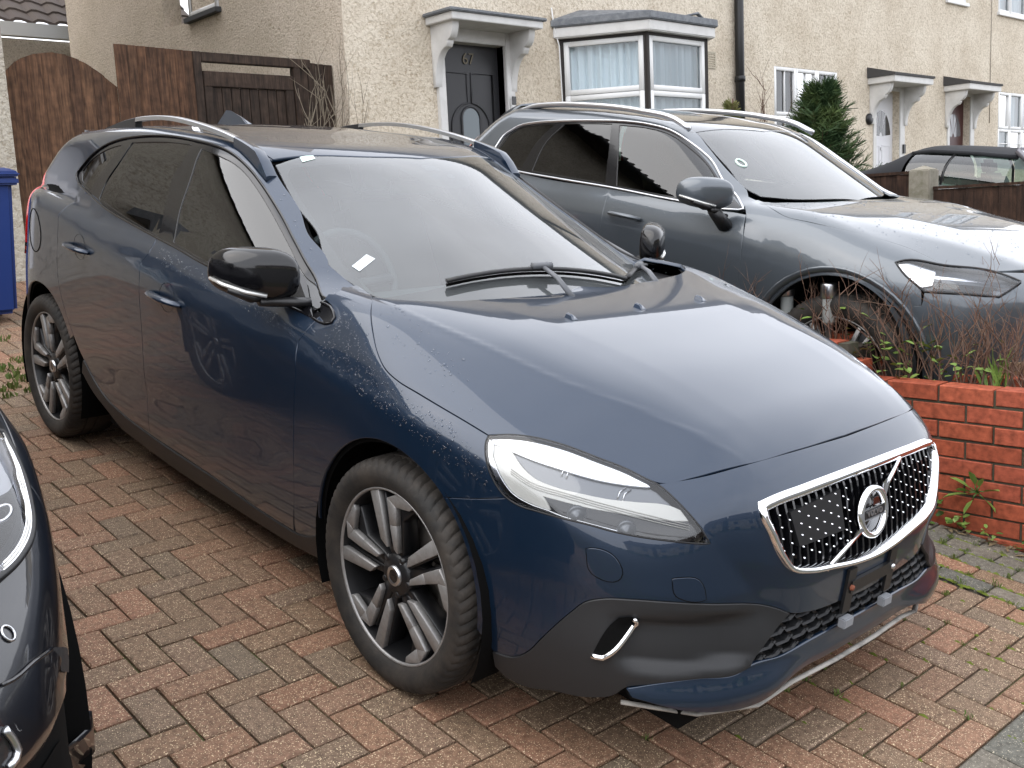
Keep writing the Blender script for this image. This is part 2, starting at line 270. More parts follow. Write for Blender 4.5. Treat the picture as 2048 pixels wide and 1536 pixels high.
# outlines of the hatchback panels, metres in the car frame (x forward, z up)
O={
'hood_side':[(-0.343,-0.708,1.036),(-0.267,-0.766,1.005),(-0.207,-0.8,0.967),(-0.136,-0.831,0.923),(-0.083,-0.845,0.897),(-0.019,-0.85,0.88),(0.064,-0.845,0.865),(0.141,-0.837,0.85),(0.232,-0.823,0.83),(0.303,-0.81,0.812)],
'hl_top':[(0.305,-0.81,0.811),(0.338,-0.784,0.819),(0.382,-0.751,0.821),(0.452,-0.707,0.813),(0.534,-0.664,0.794),(0.602,-0.629,0.777),(0.645,-0.611,0.763),(0.672,-0.598,0.754),(0.709,-0.587,0.733),(0.74,-0.577,0.71),(0.764,-0.568,0.689),(0.787,-0.558,0.661),(0.8,-0.55,0.639)],
'hl_bot':[(0.789,-0.57,0.64),(0.745,-0.628,0.646),(0.706,-0.668,0.65),(0.654,-0.711,0.656),(0.59,-0.751,0.665),(0.536,-0.779,0.668),(0.478,-0.802,0.671),(0.431,-0.818,0.674),(0.389,-0.829,0.69),(0.358,-0.835,0.719),(0.333,-0.835,0.752),(0.315,-0.827,0.783),(0.307,-0.818,0.801)],
'hood_front':[(0.672,-0.594,0.756),(0.719,-0.531,0.77),(0.773,-0.418,0.794),(0.797,-0.219,0.801),(0.806,-0.004,0.801)],
'hood_rear':[(-0.343,-0.708,1.036),(-0.281,-0.656,1.034),(-0.226,-0.567,1.031),(-0.192,-0.425,1.029),(-0.175,-0.283,1.027),(-0.165,-0.109,1.027),(-0.178,0.001,1.032)],
'bumper_line':[(0.214,-0.873,0.635),(0.313,-0.851,0.659),(0.398,-0.827,0.683)],
'arch':[(-0.409,-0.853,0.319),(-0.396,-0.868,0.408),(-0.375,-0.875,0.466),(-0.325,-0.882,0.55),(-0.237,-0.887,0.637),(-0.106,-0.892,0.714),(-0.032,-0.893,0.725),(0.041,-0.892,0.724),(0.138,-0.883,0.704),(0.187,-0.876,0.676),(0.265,-0.865,0.603),(0.326,-0.855,0.501),(0.366,-0.846,0.379),(0.378,-0.827,0.252)],
'door_front':[(-0.459,-0.813,0.967),(-0.486,-0.849,0.914),(-0.499,-0.862,0.886),(-0.489,-0.876,0.808),(-0.497,-0.877,0.7),(-0.501,-0.877,0.592),(-0.526,-0.862,0.37),(-0.575,-0.834,0.255)],
'b_gap':[(-1.574,-0.814,1.051),(-1.556,-0.85,1.004),(-1.581,-0.867,0.972),(-1.577,-0.879,0.939),(-1.581,-0.885,0.855),(-1.571,-0.885,0.694),(-1.573,-0.877,0.495),(-1.582,-0.87,0.383),(-1.606,-0.854,0.291)],
'r_gap':[(-2.297,-0.799,1.144),(-2.396,-0.81,1.098),(-2.382,-0.859,1.072),(-2.389,-0.875,1.054),(-2.389,-0.885,1.01),(-2.407,-0.887,0.919),(-2.421,-0.888,0.84),(-2.41,-0.89,0.747),(-2.354,-0.89,0.648),(-2.277,-0.888,0.552),(-2.195,-0.881,0.465),(-2.102,-0.871,0.388),(-2.011,-0.865,0.343),(-1.883,-0.86,0.315),(-1.625,-0.854,0.289)],
'door_bot':[(-1.606,-0.854,0.291),(-1.038,-0.845,0.271),(-0.771,-0.834,0.251),(-0.578,-0.831,0.25)],
'sill_bot':[(-2.225,-0.877,0.422),(-2.183,-0.866,0.342),(-2.04,-0.843,0.258),(-1.977,-0.815,0.195),(-1.547,-0.735,0.1),(-1.153,-0.723,0.09),(-0.801,-0.755,0.127),(-0.451,-0.806,0.194)],
'dlo_top':[(-2.463,-0.769,1.202),(-2.465,-0.76,1.22),(-2.445,-0.754,1.237),(-2.385,-0.732,1.291),(-2.308,-0.713,1.333),(-2.192,-0.688,1.37),(-2.077,-0.667,1.389),(-1.924,-0.642,1.403),(-1.762,-0.626,1.406),(-1.639,-0.622,1.402),(-1.511,-0.615,1.394),(-1.401,-0.607,1.378),(-1.322,-0.606,1.356),(-1.24,-0.607,1.324),(-1.15,-0.614,1.283),(-1.054,-0.627,1.237),(-0.95,-0.645,1.186),(-0.843,-0.668,1.132),(-0.611,-0.724,1.027),(-0.539,-0.75,1.005),(-0.412,-0.795,0.988),(-0.389,-0.805,0.975),(-0.391,-0.815,0.961)],
'dlo_bot':[(-2.463,-0.769,1.202),(-2.42,-0.779,1.182),(-2.254,-0.797,1.148),(-2.032,-0.81,1.105),(-1.819,-0.81,1.079),(-1.578,-0.812,1.054),(-1.38,-0.815,1.036),(-1.204,-0.818,1.016),(-0.871,-0.815,0.991),(-0.547,-0.819,0.963),(-0.477,-0.821,0.957),(-0.418,-0.82,0.953),(-0.391,-0.815,0.961)],
'fglass':[(-1.55,-0.64,1.379),(-1.431,-0.635,1.363),(-1.322,-0.627,1.341),(-1.244,-0.626,1.313),(-1.152,-0.635,1.272),(-1.05,-0.65,1.223),(-0.943,-0.67,1.17),(-0.836,-0.692,1.117),(-0.705,-0.72,1.052),(-0.488,-0.793,0.994),(-0.467,-0.806,0.977),(-0.694,-0.808,0.99),(-1.054,-0.807,1.016),(-1.231,-0.81,1.029),(-1.454,-0.805,1.055),(-1.496,-0.758,1.163),(-1.517,-0.702,1.278)],
'rglass':[(-2.069,-0.685,1.368),(-1.937,-0.667,1.38),(-1.793,-0.65,1.388),(-1.634,-0.638,1.389),(-1.621,-0.657,1.368),(-1.622,-0.678,1.334),(-1.642,-0.713,1.269),(-1.618,-0.75,1.191),(-1.569,-0.808,1.06),(-1.88,-0.805,1.097),(-2.151,-0.8,1.139),(-2.144,-0.77,1.208),(-2.101,-0.729,1.29)],
'qglass':[(-2.139,-0.697,1.355),(-2.214,-0.708,1.34),(-2.29,-0.721,1.317),(-2.384,-0.742,1.269),(-2.429,-0.761,1.223),(-2.4,-0.773,1.199),(-2.261,-0.792,1.16),(-2.214,-0.754,1.246)],
'grille':[(0.838,-0.42,0.718),(0.838,-0.401,0.726),(0.851,-0.253,0.734),(0.858,-0.078,0.737),(0.858,0.042,0.737),(0.862,0.021,0.732)],
'grille2':[(0.842,-0.424,0.708),(0.85,-0.426,0.691),(0.869,-0.412,0.649),(0.888,-0.382,0.586),(0.898,-0.356,0.556),(0.909,-0.301,0.538),(0.918,-0.203,0.524),(0.924,-0.055,0.513),(0.924,0.007,0.512)],
'clad_top':[(0.383,-0.83,0.266),(0.444,-0.818,0.275),(0.487,-0.812,0.306),(0.529,-0.803,0.363),(0.587,-0.777,0.443),(0.619,-0.76,0.48),(0.652,-0.742,0.496),(0.712,-0.7,0.506),(0.765,-0.65,0.507),(0.829,-0.553,0.498),(0.865,-0.443,0.479),(0.888,-0.375,0.456),(0.901,-0.336,0.436)],
'clad_low':[(0.884,-0.455,0.326),(0.874,-0.491,0.315),(0.833,-0.59,0.319),(0.762,-0.676,0.302),(0.715,-0.711,0.282)],
'clad_bot':[(0.382,-0.828,0.261),(0.38,-0.816,0.22),(0.409,-0.803,0.197),(0.457,-0.792,0.194),(0.551,-0.775,0.218),(0.63,-0.747,0.23),(0.713,-0.705,0.249)],
'intake_top':[(0.902,-0.332,0.424),(0.915,-0.25,0.42),(0.92,-0.108,0.41),(0.921,-0.005,0.407)],
'intake_bot':[(0.915,0.027,0.329),(0.914,-0.079,0.333),(0.91,-0.22,0.33),(0.901,-0.344,0.323),(0.884,-0.456,0.325),(0.888,-0.441,0.349),(0.893,-0.402,0.382),(0.895,-0.367,0.408),(0.902,-0.332,0.424)],
'lip_bot':[(0.717,-0.709,0.28),(0.85,-0.547,0.284),(0.88,-0.351,0.231),(0.891,-0.316,0.256),(0.9,-0.137,0.255),(0.901,0.071,0.256)],
'tow':[(0.605,-0.756,0.608),(0.614,-0.751,0.611),(0.66,-0.724,0.602),(0.667,-0.721,0.596),(0.681,-0.717,0.554),(0.677,-0.721,0.548),(0.638,-0.745,0.547),(0.624,-0.752,0.554)],
'tow2':[(0.768,-0.635,0.561),(0.779,-0.621,0.563),(0.804,-0.585,0.557),(0.81,-0.577,0.546),(0.819,-0.571,0.512),(0.814,-0.582,0.509),(0.788,-0.621,0.516),(0.78,-0.63,0.522)],
'fog':[(0.689,-0.721,0.46),(0.713,-0.702,0.467),(0.722,-0.697,0.455),(0.705,-0.717,0.413),(0.685,-0.735,0.374),(0.672,-0.743,0.358),(0.648,-0.755,0.356),(0.661,-0.746,0.399),(0.675,-0.733,0.438)],
'chrome':[(0.716,-0.7,0.465),(0.723,-0.696,0.455),(0.707,-0.716,0.413),(0.687,-0.734,0.373),(0.672,-0.743,0.357),(0.648,-0.755,0.356)],
'ws_left':[(-1.209,-0.529,1.346),(-0.953,-0.582,1.216),(-0.675,-0.646,1.077),(-0.561,-0.641,1.038),(-0.416,-0.683,1.04)],
'apillar_out':[(-1.236,-0.524,1.36),(-1.15,-0.544,1.315),(-0.967,-0.579,1.223),(-0.758,-0.625,1.118),(-0.675,-0.646,1.077),(-0.587,-0.642,1.046),(-0.35,-0.702,1.037)],
'cantrail':[(-1.228,-0.522,1.357),(-1.296,-0.519,1.382),(-1.389,-0.528,1.402),(-1.575,-0.532,1.423),(-1.754,-0.545,1.43),(-1.965,-0.571,1.43),(-2.11,-0.59,1.426),(-2.312,-0.612,1.413)],
'fuel':[(-2.631,-0.886,1.031),(-2.577,-0.887,1.005),(-2.612,-0.889,0.936),(-2.686,-0.889,0.882),(-2.752,-0.886,0.862),(-2.725,-0.886,0.921)],
'shoulder':[(-0.486,-0.863,0.881),(-0.776,-0.868,0.886),(-1.108,-0.873,0.908),(-1.581,-0.867,0.972)],
'frit_in':[(-1.025,-0.105,1.367),(-1.043,-0.12,1.372),(-1.089,-0.323,1.362),(-1.132,-0.427,1.351),(-1.162,-0.493,1.341),(-1.143,-0.519,1.322),(-1.054,-0.538,1.276),(-0.876,-0.57,1.189),(-0.705,-0.599,1.109),(-0.621,-0.612,1.071),(-0.562,-0.61,1.049),(-0.483,-0.619,1.042),(-0.421,-0.595,1.041),(-0.369,-0.414,1.046)],
'frit_bump':[(-1.043,-0.12,1.372),(-1.025,-0.105,1.367),(-0.927,-0.094,1.33),(-0.853,-0.073,1.299),(-0.838,-0.051,1.294)],
'hl_white':[(0.31,-0.81,0.809),(0.34,-0.785,0.817),(0.383,-0.753,0.819),(0.454,-0.709,0.811),(0.536,-0.666,0.792),(0.601,-0.633,0.775),(0.642,-0.616,0.762),(0.661,-0.612,0.752),(0.632,-0.639,0.753),(0.565,-0.693,0.759),(0.489,-0.741,0.772),(0.42,-0.776,0.783),(0.374,-0.794,0.792),(0.324,-0.81,0.801)],
'hl_grey':[(0.375,-0.796,0.789),(0.421,-0.777,0.781),(0.49,-0.742,0.771),(0.566,-0.694,0.758),(0.633,-0.64,0.752),(0.662,-0.612,0.751),(0.69,-0.6,0.739),(0.722,-0.587,0.72),(0.722,-0.591,0.717),(0.652,-0.658,0.724),(0.609,-0.696,0.725),(0.564,-0.73,0.729),(0.501,-0.769,0.734),(0.451,-0.79,0.744),(0.413,-0.796,0.765)],
'hl_stripe':[(0.326,-0.812,0.798),(0.371,-0.796,0.791),(0.41,-0.798,0.764),(0.448,-0.792,0.744),(0.501,-0.77,0.733),(0.564,-0.731,0.727),(0.611,-0.697,0.723),(0.653,-0.659,0.722),(0.723,-0.592,0.715),(0.735,-0.584,0.71),(0.757,-0.578,0.689),(0.728,-0.612,0.69),(0.645,-0.69,0.698),(0.577,-0.741,0.702),(0.526,-0.771,0.706),(0.481,-0.793,0.708),(0.506,-0.79,0.679),(0.454,-0.809,0.685),(0.411,-0.822,0.698),(0.372,-0.828,0.731),(0.339,-0.825,0.77)],
'hl_dark':[(0.483,-0.792,0.706),(0.526,-0.772,0.704),(0.577,-0.742,0.7),(0.646,-0.691,0.696),(0.729,-0.613,0.689),(0.759,-0.577,0.687),(0.776,-0.567,0.672),(0.795,-0.556,0.645),(0.788,-0.57,0.643),(0.744,-0.627,0.649),(0.705,-0.667,0.653),(0.653,-0.71,0.659),(0.589,-0.75,0.669),(0.535,-0.778,0.672),(0.508,-0.789,0.678)],
'hl_edge':[(0.31,-0.812,0.806),(0.324,-0.812,0.799),(0.337,-0.826,0.77),(0.371,-0.829,0.729),(0.41,-0.822,0.696),(0.455,-0.809,0.682),(0.509,-0.789,0.676),(0.536,-0.778,0.671),(0.589,-0.751,0.667),(0.653,-0.71,0.659),(0.654,-0.711,0.655),(0.59,-0.751,0.664),(0.536,-0.779,0.668),(0.478,-0.802,0.671),(0.431,-0.818,0.674),(0.389,-0.829,0.69),(0.358,-0.835,0.719),(0.333,-0.835,0.752),(0.316,-0.827,0.783)],
}
# ---------------------------------------------------------------- materials of the vehicles
M_paint=mat('blue_metallic_paint',(.006,.0185,.042),.34,.45,1,.012)
M_black=mat('gloss_black',(.005,.005,.006),.14,0,.25,.02)
M_trim=mat('satin_black_trim',(.012,.012,.013),.38)
M_clad=mat('dark_grey_moulding',(.017,.0175,.019),.5,bump=(900,.25,.001))
M_shell=mat('matte_black_inner',(.004,.004,.004),.9,spec=.1)
M_chrome=mat('chrome',(.82,.83,.85),.06,1)
M_alu=mat('brushed_aluminium',(.62,.63,.65),.28,1)
M_rim=mat('machined_silver',(.36,.355,.35),.5,.6,noise=(60,(.27,.26,.25),.3,.7))
M_rimb=mat('gloss_black_alloy',(.008,.008,.009),.42,0,.15)
M_tyre=mat('tyre_rubber',(.016,.015,.014),.75,noise=(7,(.055,.045,.036),.42,.72),bump=(120,.4,.002))
M_disc=mat('brake_steel',(.20,.18,.16),.4,.8)
M_int=mat('grey_interior',(.10,.115,.12),.7)
M_seat=mat('charcoal_leather',(.07,.08,.085),.55)
M_glass=glassmat('windscreen_glass',(.74,.83,.82),1.62,0,.07)
M_sglass=glassmat('side_glass',(.16,.21,.18),1.5)
M_tint=glassmat('privacy_glass',(.025,.025,.028),1.45)
M_lens=glassmat('clear_lens',(.93,.94,.95),1.45)
M_frit=mat('black_ceramic_border',(.02,.018,.02),.5)
M_red=mat('red_lamp',(.45,.01,.012),.1,0,1)
M_white=mat('white_lamp_plastic',(.72,.71,.66),.22,0,.5)
M_lgrey=mat('grey_lamp_bezel',(.14,.15,.165),.25,.3,.6)
M_ref=mat('lamp_reflector',(.86,.87,.9),.12,1)
# ---------------------------------------------------------------- materials of the place
def nodes(M): return M.node_tree, M.node_tree.nodes['Principled BSDF']
def pebbledash(name,col,dirt,scale=34,dist=.022):
    M=mat(name,col,.92,spec=.15); t,b=nodes(M); N=t.nodes.new; l=t.links.new
    c=N('ShaderNodeTexCoord'); n1=N('ShaderNodeTexNoise'); n1.inputs['Scale'].default_value=scale; n1.inputs['Detail'].default_value=5; n1.inputs['Roughness'].default_value=.6; n1.inputs['Distortion'].default_value=.6
    n2=N('ShaderNodeTexNoise'); n2.inputs['Scale'].default_value=1.1; n2.inputs['Detail'].default_value=7; n2.inputs['Roughness'].default_value=.7
    r=N('ShaderNodeValToRGB'); r.color_ramp.elements[0].position=.38; r.color_ramp.elements[1].position=.62; r.color_ramp.elements[0].color=(*dirt,1); r.color_ramp.elements[1].color=(*col,1)
    r2=N('ShaderNodeValToRGB'); r2.color_ramp.elements[0].position=.30; r2.color_ramp.elements[1].position=.55; r2.color_ramp.elements[0].color=(.62,.58,.52,1); r2.color_ramp.elements[1].color=(1,1,1,1)
    m=N('ShaderNodeMixRGB'); m.blend_type='MULTIPLY'; m.inputs[0].default_value=1
    u=N('ShaderNodeBump'); u.inputs['Strength'].default_value=1; u.inputs['Distance'].default_value=dist
    for x in (n1,n2): l(c.outputs['Object'],x.inputs['Vector'])
    l(n2.outputs['Fac'],r.inputs['Fac']); l(n1.outputs['Fac'],r2.inputs['Fac']); l(r.outputs['Color'],m.inputs[1]); l(r2.outputs['Color'],m.inputs[2]); l(m.outputs[0],b.inputs['Base Color'])
    l(n1.outputs['Fac'],u.inputs['Height']); l(u.outputs['Normal'],b.inputs['Normal']); return M
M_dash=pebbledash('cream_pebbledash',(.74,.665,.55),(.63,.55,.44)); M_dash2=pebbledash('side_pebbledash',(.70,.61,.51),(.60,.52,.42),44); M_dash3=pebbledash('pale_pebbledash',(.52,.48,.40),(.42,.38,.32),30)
def pieces(name,ramp,rough=.75,speck=None,grain=60,bump=.004,patchcol=None,bscale=90):
    """material for separate pieces: each gets its own tone, with grain, flecks and pale chips"""
    M=mat(name,ramp[0],rough,spec=.35); t,b=nodes(M); N=t.nodes.new; l=t.links.new
    oi=N('ShaderNodeObjectInfo'); ge=N('ShaderNodeNewGeometry'); a=N('ShaderNodeMath'); a.operation='ADD'; fr=N('ShaderNodeMath'); fr.operation='FRACT'
    l(oi.outputs['Random'],a.inputs[0]); l(ge.outputs['Random Per Island'],a.inputs[1]); l(a.outputs[0],fr.inputs[0])
    r=N('ShaderNodeValToRGB'); e=r.color_ramp.elements
    while len(e)<len(ramp): e.new(.5)
    for i,c in enumerate(ramp): e[i].position=i/(len(ramp)-1); e[i].color=(*c,1)
    l(fr.outputs[0],r.inputs['Fac']); out=r.outputs['Color']
    c=N('ShaderNodeTexCoord'); n=N('ShaderNodeTexNoise'); n.noise_dimensions='4D'; n.inputs['Scale'].default_value=grain; n.inputs['Detail'].default_value=6; l(c.outputs['Object'],n.inputs['Vector'])
    mw=N('ShaderNodeMath'); mw.operation='MULTIPLY'; mw.inputs[1].default_value=37; l(oi.outputs['Random'],mw.inputs[0]); l(mw.outputs[0],n.inputs['W'])
    g=N('ShaderNodeValToRGB'); g.color_ramp.elements[0].position=.3; g.color_ramp.elements[0].color=(.55,.53,.5,1); g.color_ramp.elements[1].position=.7; g.color_ramp.elements[1].color=(1.2,1.18,1.15,1); l(n.outputs['Fac'],g.inputs['Fac'])
    m=N('ShaderNodeMixRGB'); m.blend_type='MULTIPLY'; m.inputs[0].default_value=1; l(out,m.inputs[1]); l(g.outputs['Color'],m.inputs[2]); out=m.outputs[0]
    if speck:
        v=N('ShaderNodeTexNoise'); v.noise_dimensions='4D'; v.inputs['Scale'].default_value=speck[0]; v.inputs['Detail'].default_value=2; l(c.outputs['Object'],v.inputs['Vector']); l(mw.outputs[0],v.inputs['W'])
        k=N('ShaderNodeMapRange'); k.inputs['From Min'].default_value=speck[2]; k.inputs['From Max'].default_value=speck[2]+.06; l(v.outputs['Fac'],k.inputs['Value'])
        m2=N('ShaderNodeMixRGB'); m2.inputs[2].default_value=(*speck[1],1); l(k.outputs[0],m2.inputs[0]); l(out,m2.inputs[1]); out=m2.outputs[0]
    if patchcol:
        v=N('ShaderNodeTexNoise'); v.noise_dimensions='4D'; v.inputs['Scale'].default_value=9; v.inputs['Detail'].default_value=7; v.inputs['Roughness'].default_value=.7; l(c.outputs['Object'],v.inputs['Vector']); l(mw.outputs[0],v.inputs['W'])
        k=N('ShaderNodeMapRange'); k.inputs['From Min'].default_value=patchcol[1]; k.inputs['From Max'].default_value=patchcol[1]+.08; l(v.outputs['Fac'],k.inputs['Value'])
        m2=N('ShaderNodeMixRGB'); m2.inputs[2].default_value=(*patchcol[0],1); l(k.outputs[0],m2.inputs[0]); l(out,m2.inputs[1]); out=m2.outputs[0]
    l(out,b.inputs['Base Color'])
    n3=N('ShaderNodeTexNoise'); n3.inputs['Scale'].default_value=bscale*2; n3.inputs['Detail'].default_value=4; l(c.outputs['Object'],n3.inputs['Vector'])
    u=N('ShaderNodeBump'); u.inputs['Strength'].default_value=.7; u.inputs['Distance'].default_value=bump; l(n3.outputs['Fac'],u.inputs['Height']); l(u.outputs['Normal'],b.inputs['Normal']); return M
M_paver=pieces('clay_paver',[(.25,.135,.088),(.19,.132,.09),(.255,.145,.094),(.18,.135,.098),(.285,.15,.098),(.21,.135,.088),(.175,.135,.10)],.62,(260,(.80,.64,.42),.60),70,.003,((.52,.48,.40),.70))
M_gpaver=pieces('grey_paver',[(.15,.14,.12),(.19,.17,.14),(.125,.125,.11)],.7,(240,(.5,.45,.34),.62),60,.003,((.06,.075,.03),.60))
M_soil=mat('joint_sand',(.06,.046,.032),.95,noise=(6,(.07,.09,.025),.5,.62),bump=(120,.6,.004))
M_wall=pieces('red_facing_brick',[(.36,.085,.042),(.30,.070,.036),(.40,.10,.05),(.33,.078,.045)],.7,None,40,.0015,((.20,.05,.035),.66))
M_mortar=mat('dark_mortar',(.075,.065,.05),.95,noise=(25,(.05,.06,.03),.4,.7),bump=(90,.6,.004))
def wood(name,ramp,rough=.8):
    M=pieces(name,ramp,rough,None,14,.002); t,b=nodes(M); N=t.nodes.new; l=t.links.new
    c=[x for x in t.nodes if x.type=='TEX_COORD'][0]; mp=N('ShaderNodeMapping'); mp.inputs['Scale'].default_value=(9,9,.8); w=N('ShaderNodeTexNoise'); w.inputs['Scale'].default_value=5; w.inputs['Detail'].default_value=9; w.inputs['Distortion'].default_value=.8
    l(c.outputs['Object'],mp.inputs['Vector']); l(mp.outputs['Vector'],w.inputs['Vector']); src=b.inputs['Base Color'].links[0].from_socket
    g=N('ShaderNodeValToRGB'); g.color_ramp.elements[0].position=.35; g.color_ramp.elements[0].color=(.45,.43,.42,1); g.color_ramp.elements[1].position=.65; g.color_ramp.elements[1].color=(1.15,1.1,1.05,1); l(w.outputs['Fac'],g.inputs['Fac'])
    m=N('ShaderNodeMixRGB'); m.blend_type='MULTIPLY'; m.inputs[0].default_value=1; l(src,m.inputs[1]); l(g.outputs['Color'],m.inputs[2]); l(m.outputs[0],b.inputs['Base Color']); return M
M_board=wood('brown_stained_board',[(.11,.058,.034),(.16,.09,.053),(.085,.047,.029),(.13,.07,.042)]); M_dboard=wood('dark_stained_board',[(.042,.029,.022),(.054,.036,.027),(.035,.025,.019)]); M_pboard=wood('panel_board',[(.040,.022,.015),(.052,.028,.018)])
M_upvc=mat('white_frame',(.72,.72,.71),.35); M_wpaint=mat('white_gloss_wood',(.62,.61,.59),.45,noise=(8,(.54,.53,.51),.4,.7)); M_lead=mat('grey_lead',(.13,.14,.155),.7,noise=(14,(.22,.23,.24),.4,.7),bump=(30,.4,.004))
M_felt=mat('roofing_felt',(.06,.058,.058),.9,bump=(60,.5,.004)); M_wglass=glassmat('window_glass',(.82,.86,.88),1.5); M_curt=mat('pale_curtain',(.66,.74,.77),.9); M_room=mat('dark_room',(.015,.015,.016),.9)
M_conc=mat('concrete',(.24,.22,.18),.9,noise=(18,(.16,.15,.11),.4,.65),bump=(60,.5,.004))
# ---------------------------------------------------------------- ground
gd=MB(); gx0,gx1,gy0,gy1=-7.2,2.4,-30,40
gd.add([tuple(dw(x,y,-.012)) for x,y in ((gx0,gy0),(gx1,gy0),(gx1,gy1),(gx0,gy1))],[(0,1,2,3)])
zr=dw(2.4,0,-.012); zb=dw(-7.2,0,-.012)
ground=gd.build('ground',M_soil); tag(ground,kind='structure')
road=MB().add([(zr.x,-60,zr.z),(90,-60,zr.z),(90,60,zr.z),(zr.x,60,zr.z)],[(0,1,2,3)]).build('road',mat('asphalt',(.055,.055,.056),.85,noise=(20,(.075,.074,.07),.4,.6),bump=(200,.5,.004))); tag(road,kind='structure')
gar=MB().add([(-90,-60,zb.z),(zb.x,-60,zb.z),(zb.x,60,zb.z),(-90,60,zb.z)],[(0,1,2,3)]).build('garden_ground',mat('bare_earth',(.05,.06,.03),.95)); tag(gar,kind='structure')
# block paving of the drive: herringbone, one brick 0.2 x 0.1
drive=bpy.data.objects.new('driveway',None); COL.objects.link(drive); drive.matrix_world=DM; tag(drive,kind='structure')
def paver_mesh(w,h,name='brick'):
    a,b,c=w/2-.0035,h/2-.0035,.005
    v=[(-a,-b,-.03),(a,-b,-.03),(a,b,-.03),(-a,b,-.03),(-a,-b,-.004),(a,-b,-.004),(a,b,-.004),(-a,b,-.004),(-a+c,-b+c,0),(a-c,-b+c,0),(a-c,b-c,0),(-a+c,b-c,0)]
    return v,[(0,1,5,4),(1,2,6,5),(2,3,7,6),(3,0,4,7),(4,5,9,8),(5,6,10,9),(6,7,11,10),(7,4,8,11),(8,9,10,11)]
pv,pf=paver_mesh(.2,.1); pm=bpy.data.meshes.new('brick'); pm.from_pydata(pv,[],pf); pm.materials.append(M_paver)
OX,OY=-1.178,-1.085
bl=[]
for j in range(-36,23):
    for m_ in range(-25,12):
        bl.append((OX+.1*(j+4*m_+1),OY+.1*(j+.5),0)); bl.append((OX+.1*(j+4*m_+3.5),OY+.1*(j+1),1))
camp=np.array([2.30003,-2.39998,1.28478])
def project(p):
    q=(np.asarray(p)-camp)@np.array([CR[0],CR[1],-CR[2]]).T
    return (512+1027.2*q[...,0]/q[...,2],373-1027.2*q[...,1]/q[...,2],q[...,2])
cand=[];rest=[];cuts=[]
for x,y,r in bl:
    hx,hy=(.1,.05) if not r else (.05,.1)
    if x-hx<-6.62 or x+hx>1.205 or y+hy>1.137 or y-hy<-4.5:
        x0,x1,y0,y1=max(x-hx,-6.62),min(x+hx,1.205),max(y-hy,-4.5),min(y+hy,1.137)
        if x1-x0>.03 and y1-y0>.03: cuts.append((x0,x1,y0,y1))
        continue
    u,v,d=project(dw(x,y,0)); hid=abs(y)<.62 and x<.55
    if -15<u<1040 and -10<v<785 and d>0 and not hid: cand.append((d,x,y,r))
    else: rest.append((x,y,r))
cand.sort(); rest+=[c[1:] for c in cand[300:]]
rb=random.Random(3)
for d,x,y,r in cand[:300]:
    o_=bpy.data.objects.new('brick',pm); COL.objects.link(o_); o_.parent=drive; o_.location=(x,y,rb.uniform(-.0022,.0022)); o_.rotation_euler=(rb.uniform(-.012,.012),rb.uniform(-.008,.008),(math.pi/2 if r else 0)+rb.uniform(-.012,.012)+(math.pi if rb.random()<.5 else 0))
mb=MB()
for x,y,r in rest:
    M=Matrix.Translation((x,y,rb.uniform(-.002,.002)))@Matrix.Rotation((math.pi/2 if r else 0)+rb.uniform(-.012,.012),4,'Z')@Matrix.Rotation(rb.uniform(-.012,.012),4,'X')
    mb.add([tuple(M@Vector(q)) for q in pv],pf)
for x0,x1,y0,y1 in cuts:
    v_,f_=paver_mesh(x1-x0,y1-y0); mb.add([(a+(x0+x1)/2,b+(y0+y1)/2,c) for a,b,c in v_],f_)
o_=mb.build('far_bricks',M_paver,drive); tag(o_,kind='stuff')
# straight courses along the planter and grey slabs towards the pavement
edge=MB(); k=0
def course(y0,y1,x0,x1,m,nm,L=.2,par=drive):
    v,f=paver_mesh(L,y1-y0); me=bpy.data.meshes.new(nm); me.from_pydata(v,[],f); me.materials.append(m); x=x0+L/2
    while x<x1:
        o_=bpy.data.objects.new(nm,me); COL.objects.link(o_); o_.parent=par; o_.location=(x,(y0+y1)/2,rb.uniform(-.002,.002)); o_.rotation_euler=(rb.uniform(-.01,.01),rb.uniform(-.008,.008),rb.uniform(-.012,.012)+(math.pi if rb.random()<.5 else 0)); x+=L
course(1.14,1.24,-.6,1.2,M_gpaver,'edge_brick'); course(1.24,1.34,-.5,1.2,M_paver,'edge_brick'); course(1.34,1.44,-.6,1.2,M_gpaver,'edge_brick'); course(1.44,1.54,-.5,1.2,M_gpaver,'edge_brick'); course(1.54,1.635,-.6,1.2,M_gpaver,'edge_brick')
for i in range(7):
    v,f=paver_mesh(.45,.30); me=bpy.data.meshes.new('slab'); me.from_pydata(v,[],f); me.materials.append(M_gpaver); o_=bpy.data.objects.new('slab',me); COL.objects.link(o_); o_.parent=drive; o_.location=(1.43,-1.0+.30*i+.15,rb.uniform(-.002,.002))
# weeds and moss in the joints
def tufts(name,spots,m,n=14,h=.03,drive_=True,seed=2):
    r_=random.Random(seed); mb=MB()
    for x,y,s in spots:
        for i in range(n):
            a=r_.uniform(0,6.28); d=r_.uniform(0,.035)*s; px,py=x+d*math.cos(a),y+d*math.sin(a); hh=h*s*r_.uniform(.4,1.2); w=.0035*s; t=r_.uniform(-.6,.6); b=r_.uniform(0,6.28)
            p=[(px-w*math.cos(b),py-w*math.sin(b),-.006),(px+w*math.cos(b),py+w*math.sin(b),-.006),(px+.4*hh*t,py+.4*hh*math.sin(a),hh*.6),(px+hh*t,py+hh*.8*math.sin(a)*t,hh)]
            mb.add([tuple(dw(*q)) for q in p],[(0,1,2),(0,2,3)])
    o_=mb.build(name,m); tag(o_,kind='stuff'); return o_
M_weed=mat('weed_green',(.09,.15,.03),.7,noise=(30,(.14,.17,.04),.4,.6)); M_moss=mat('moss_green',(.11,.14,.015),.95)
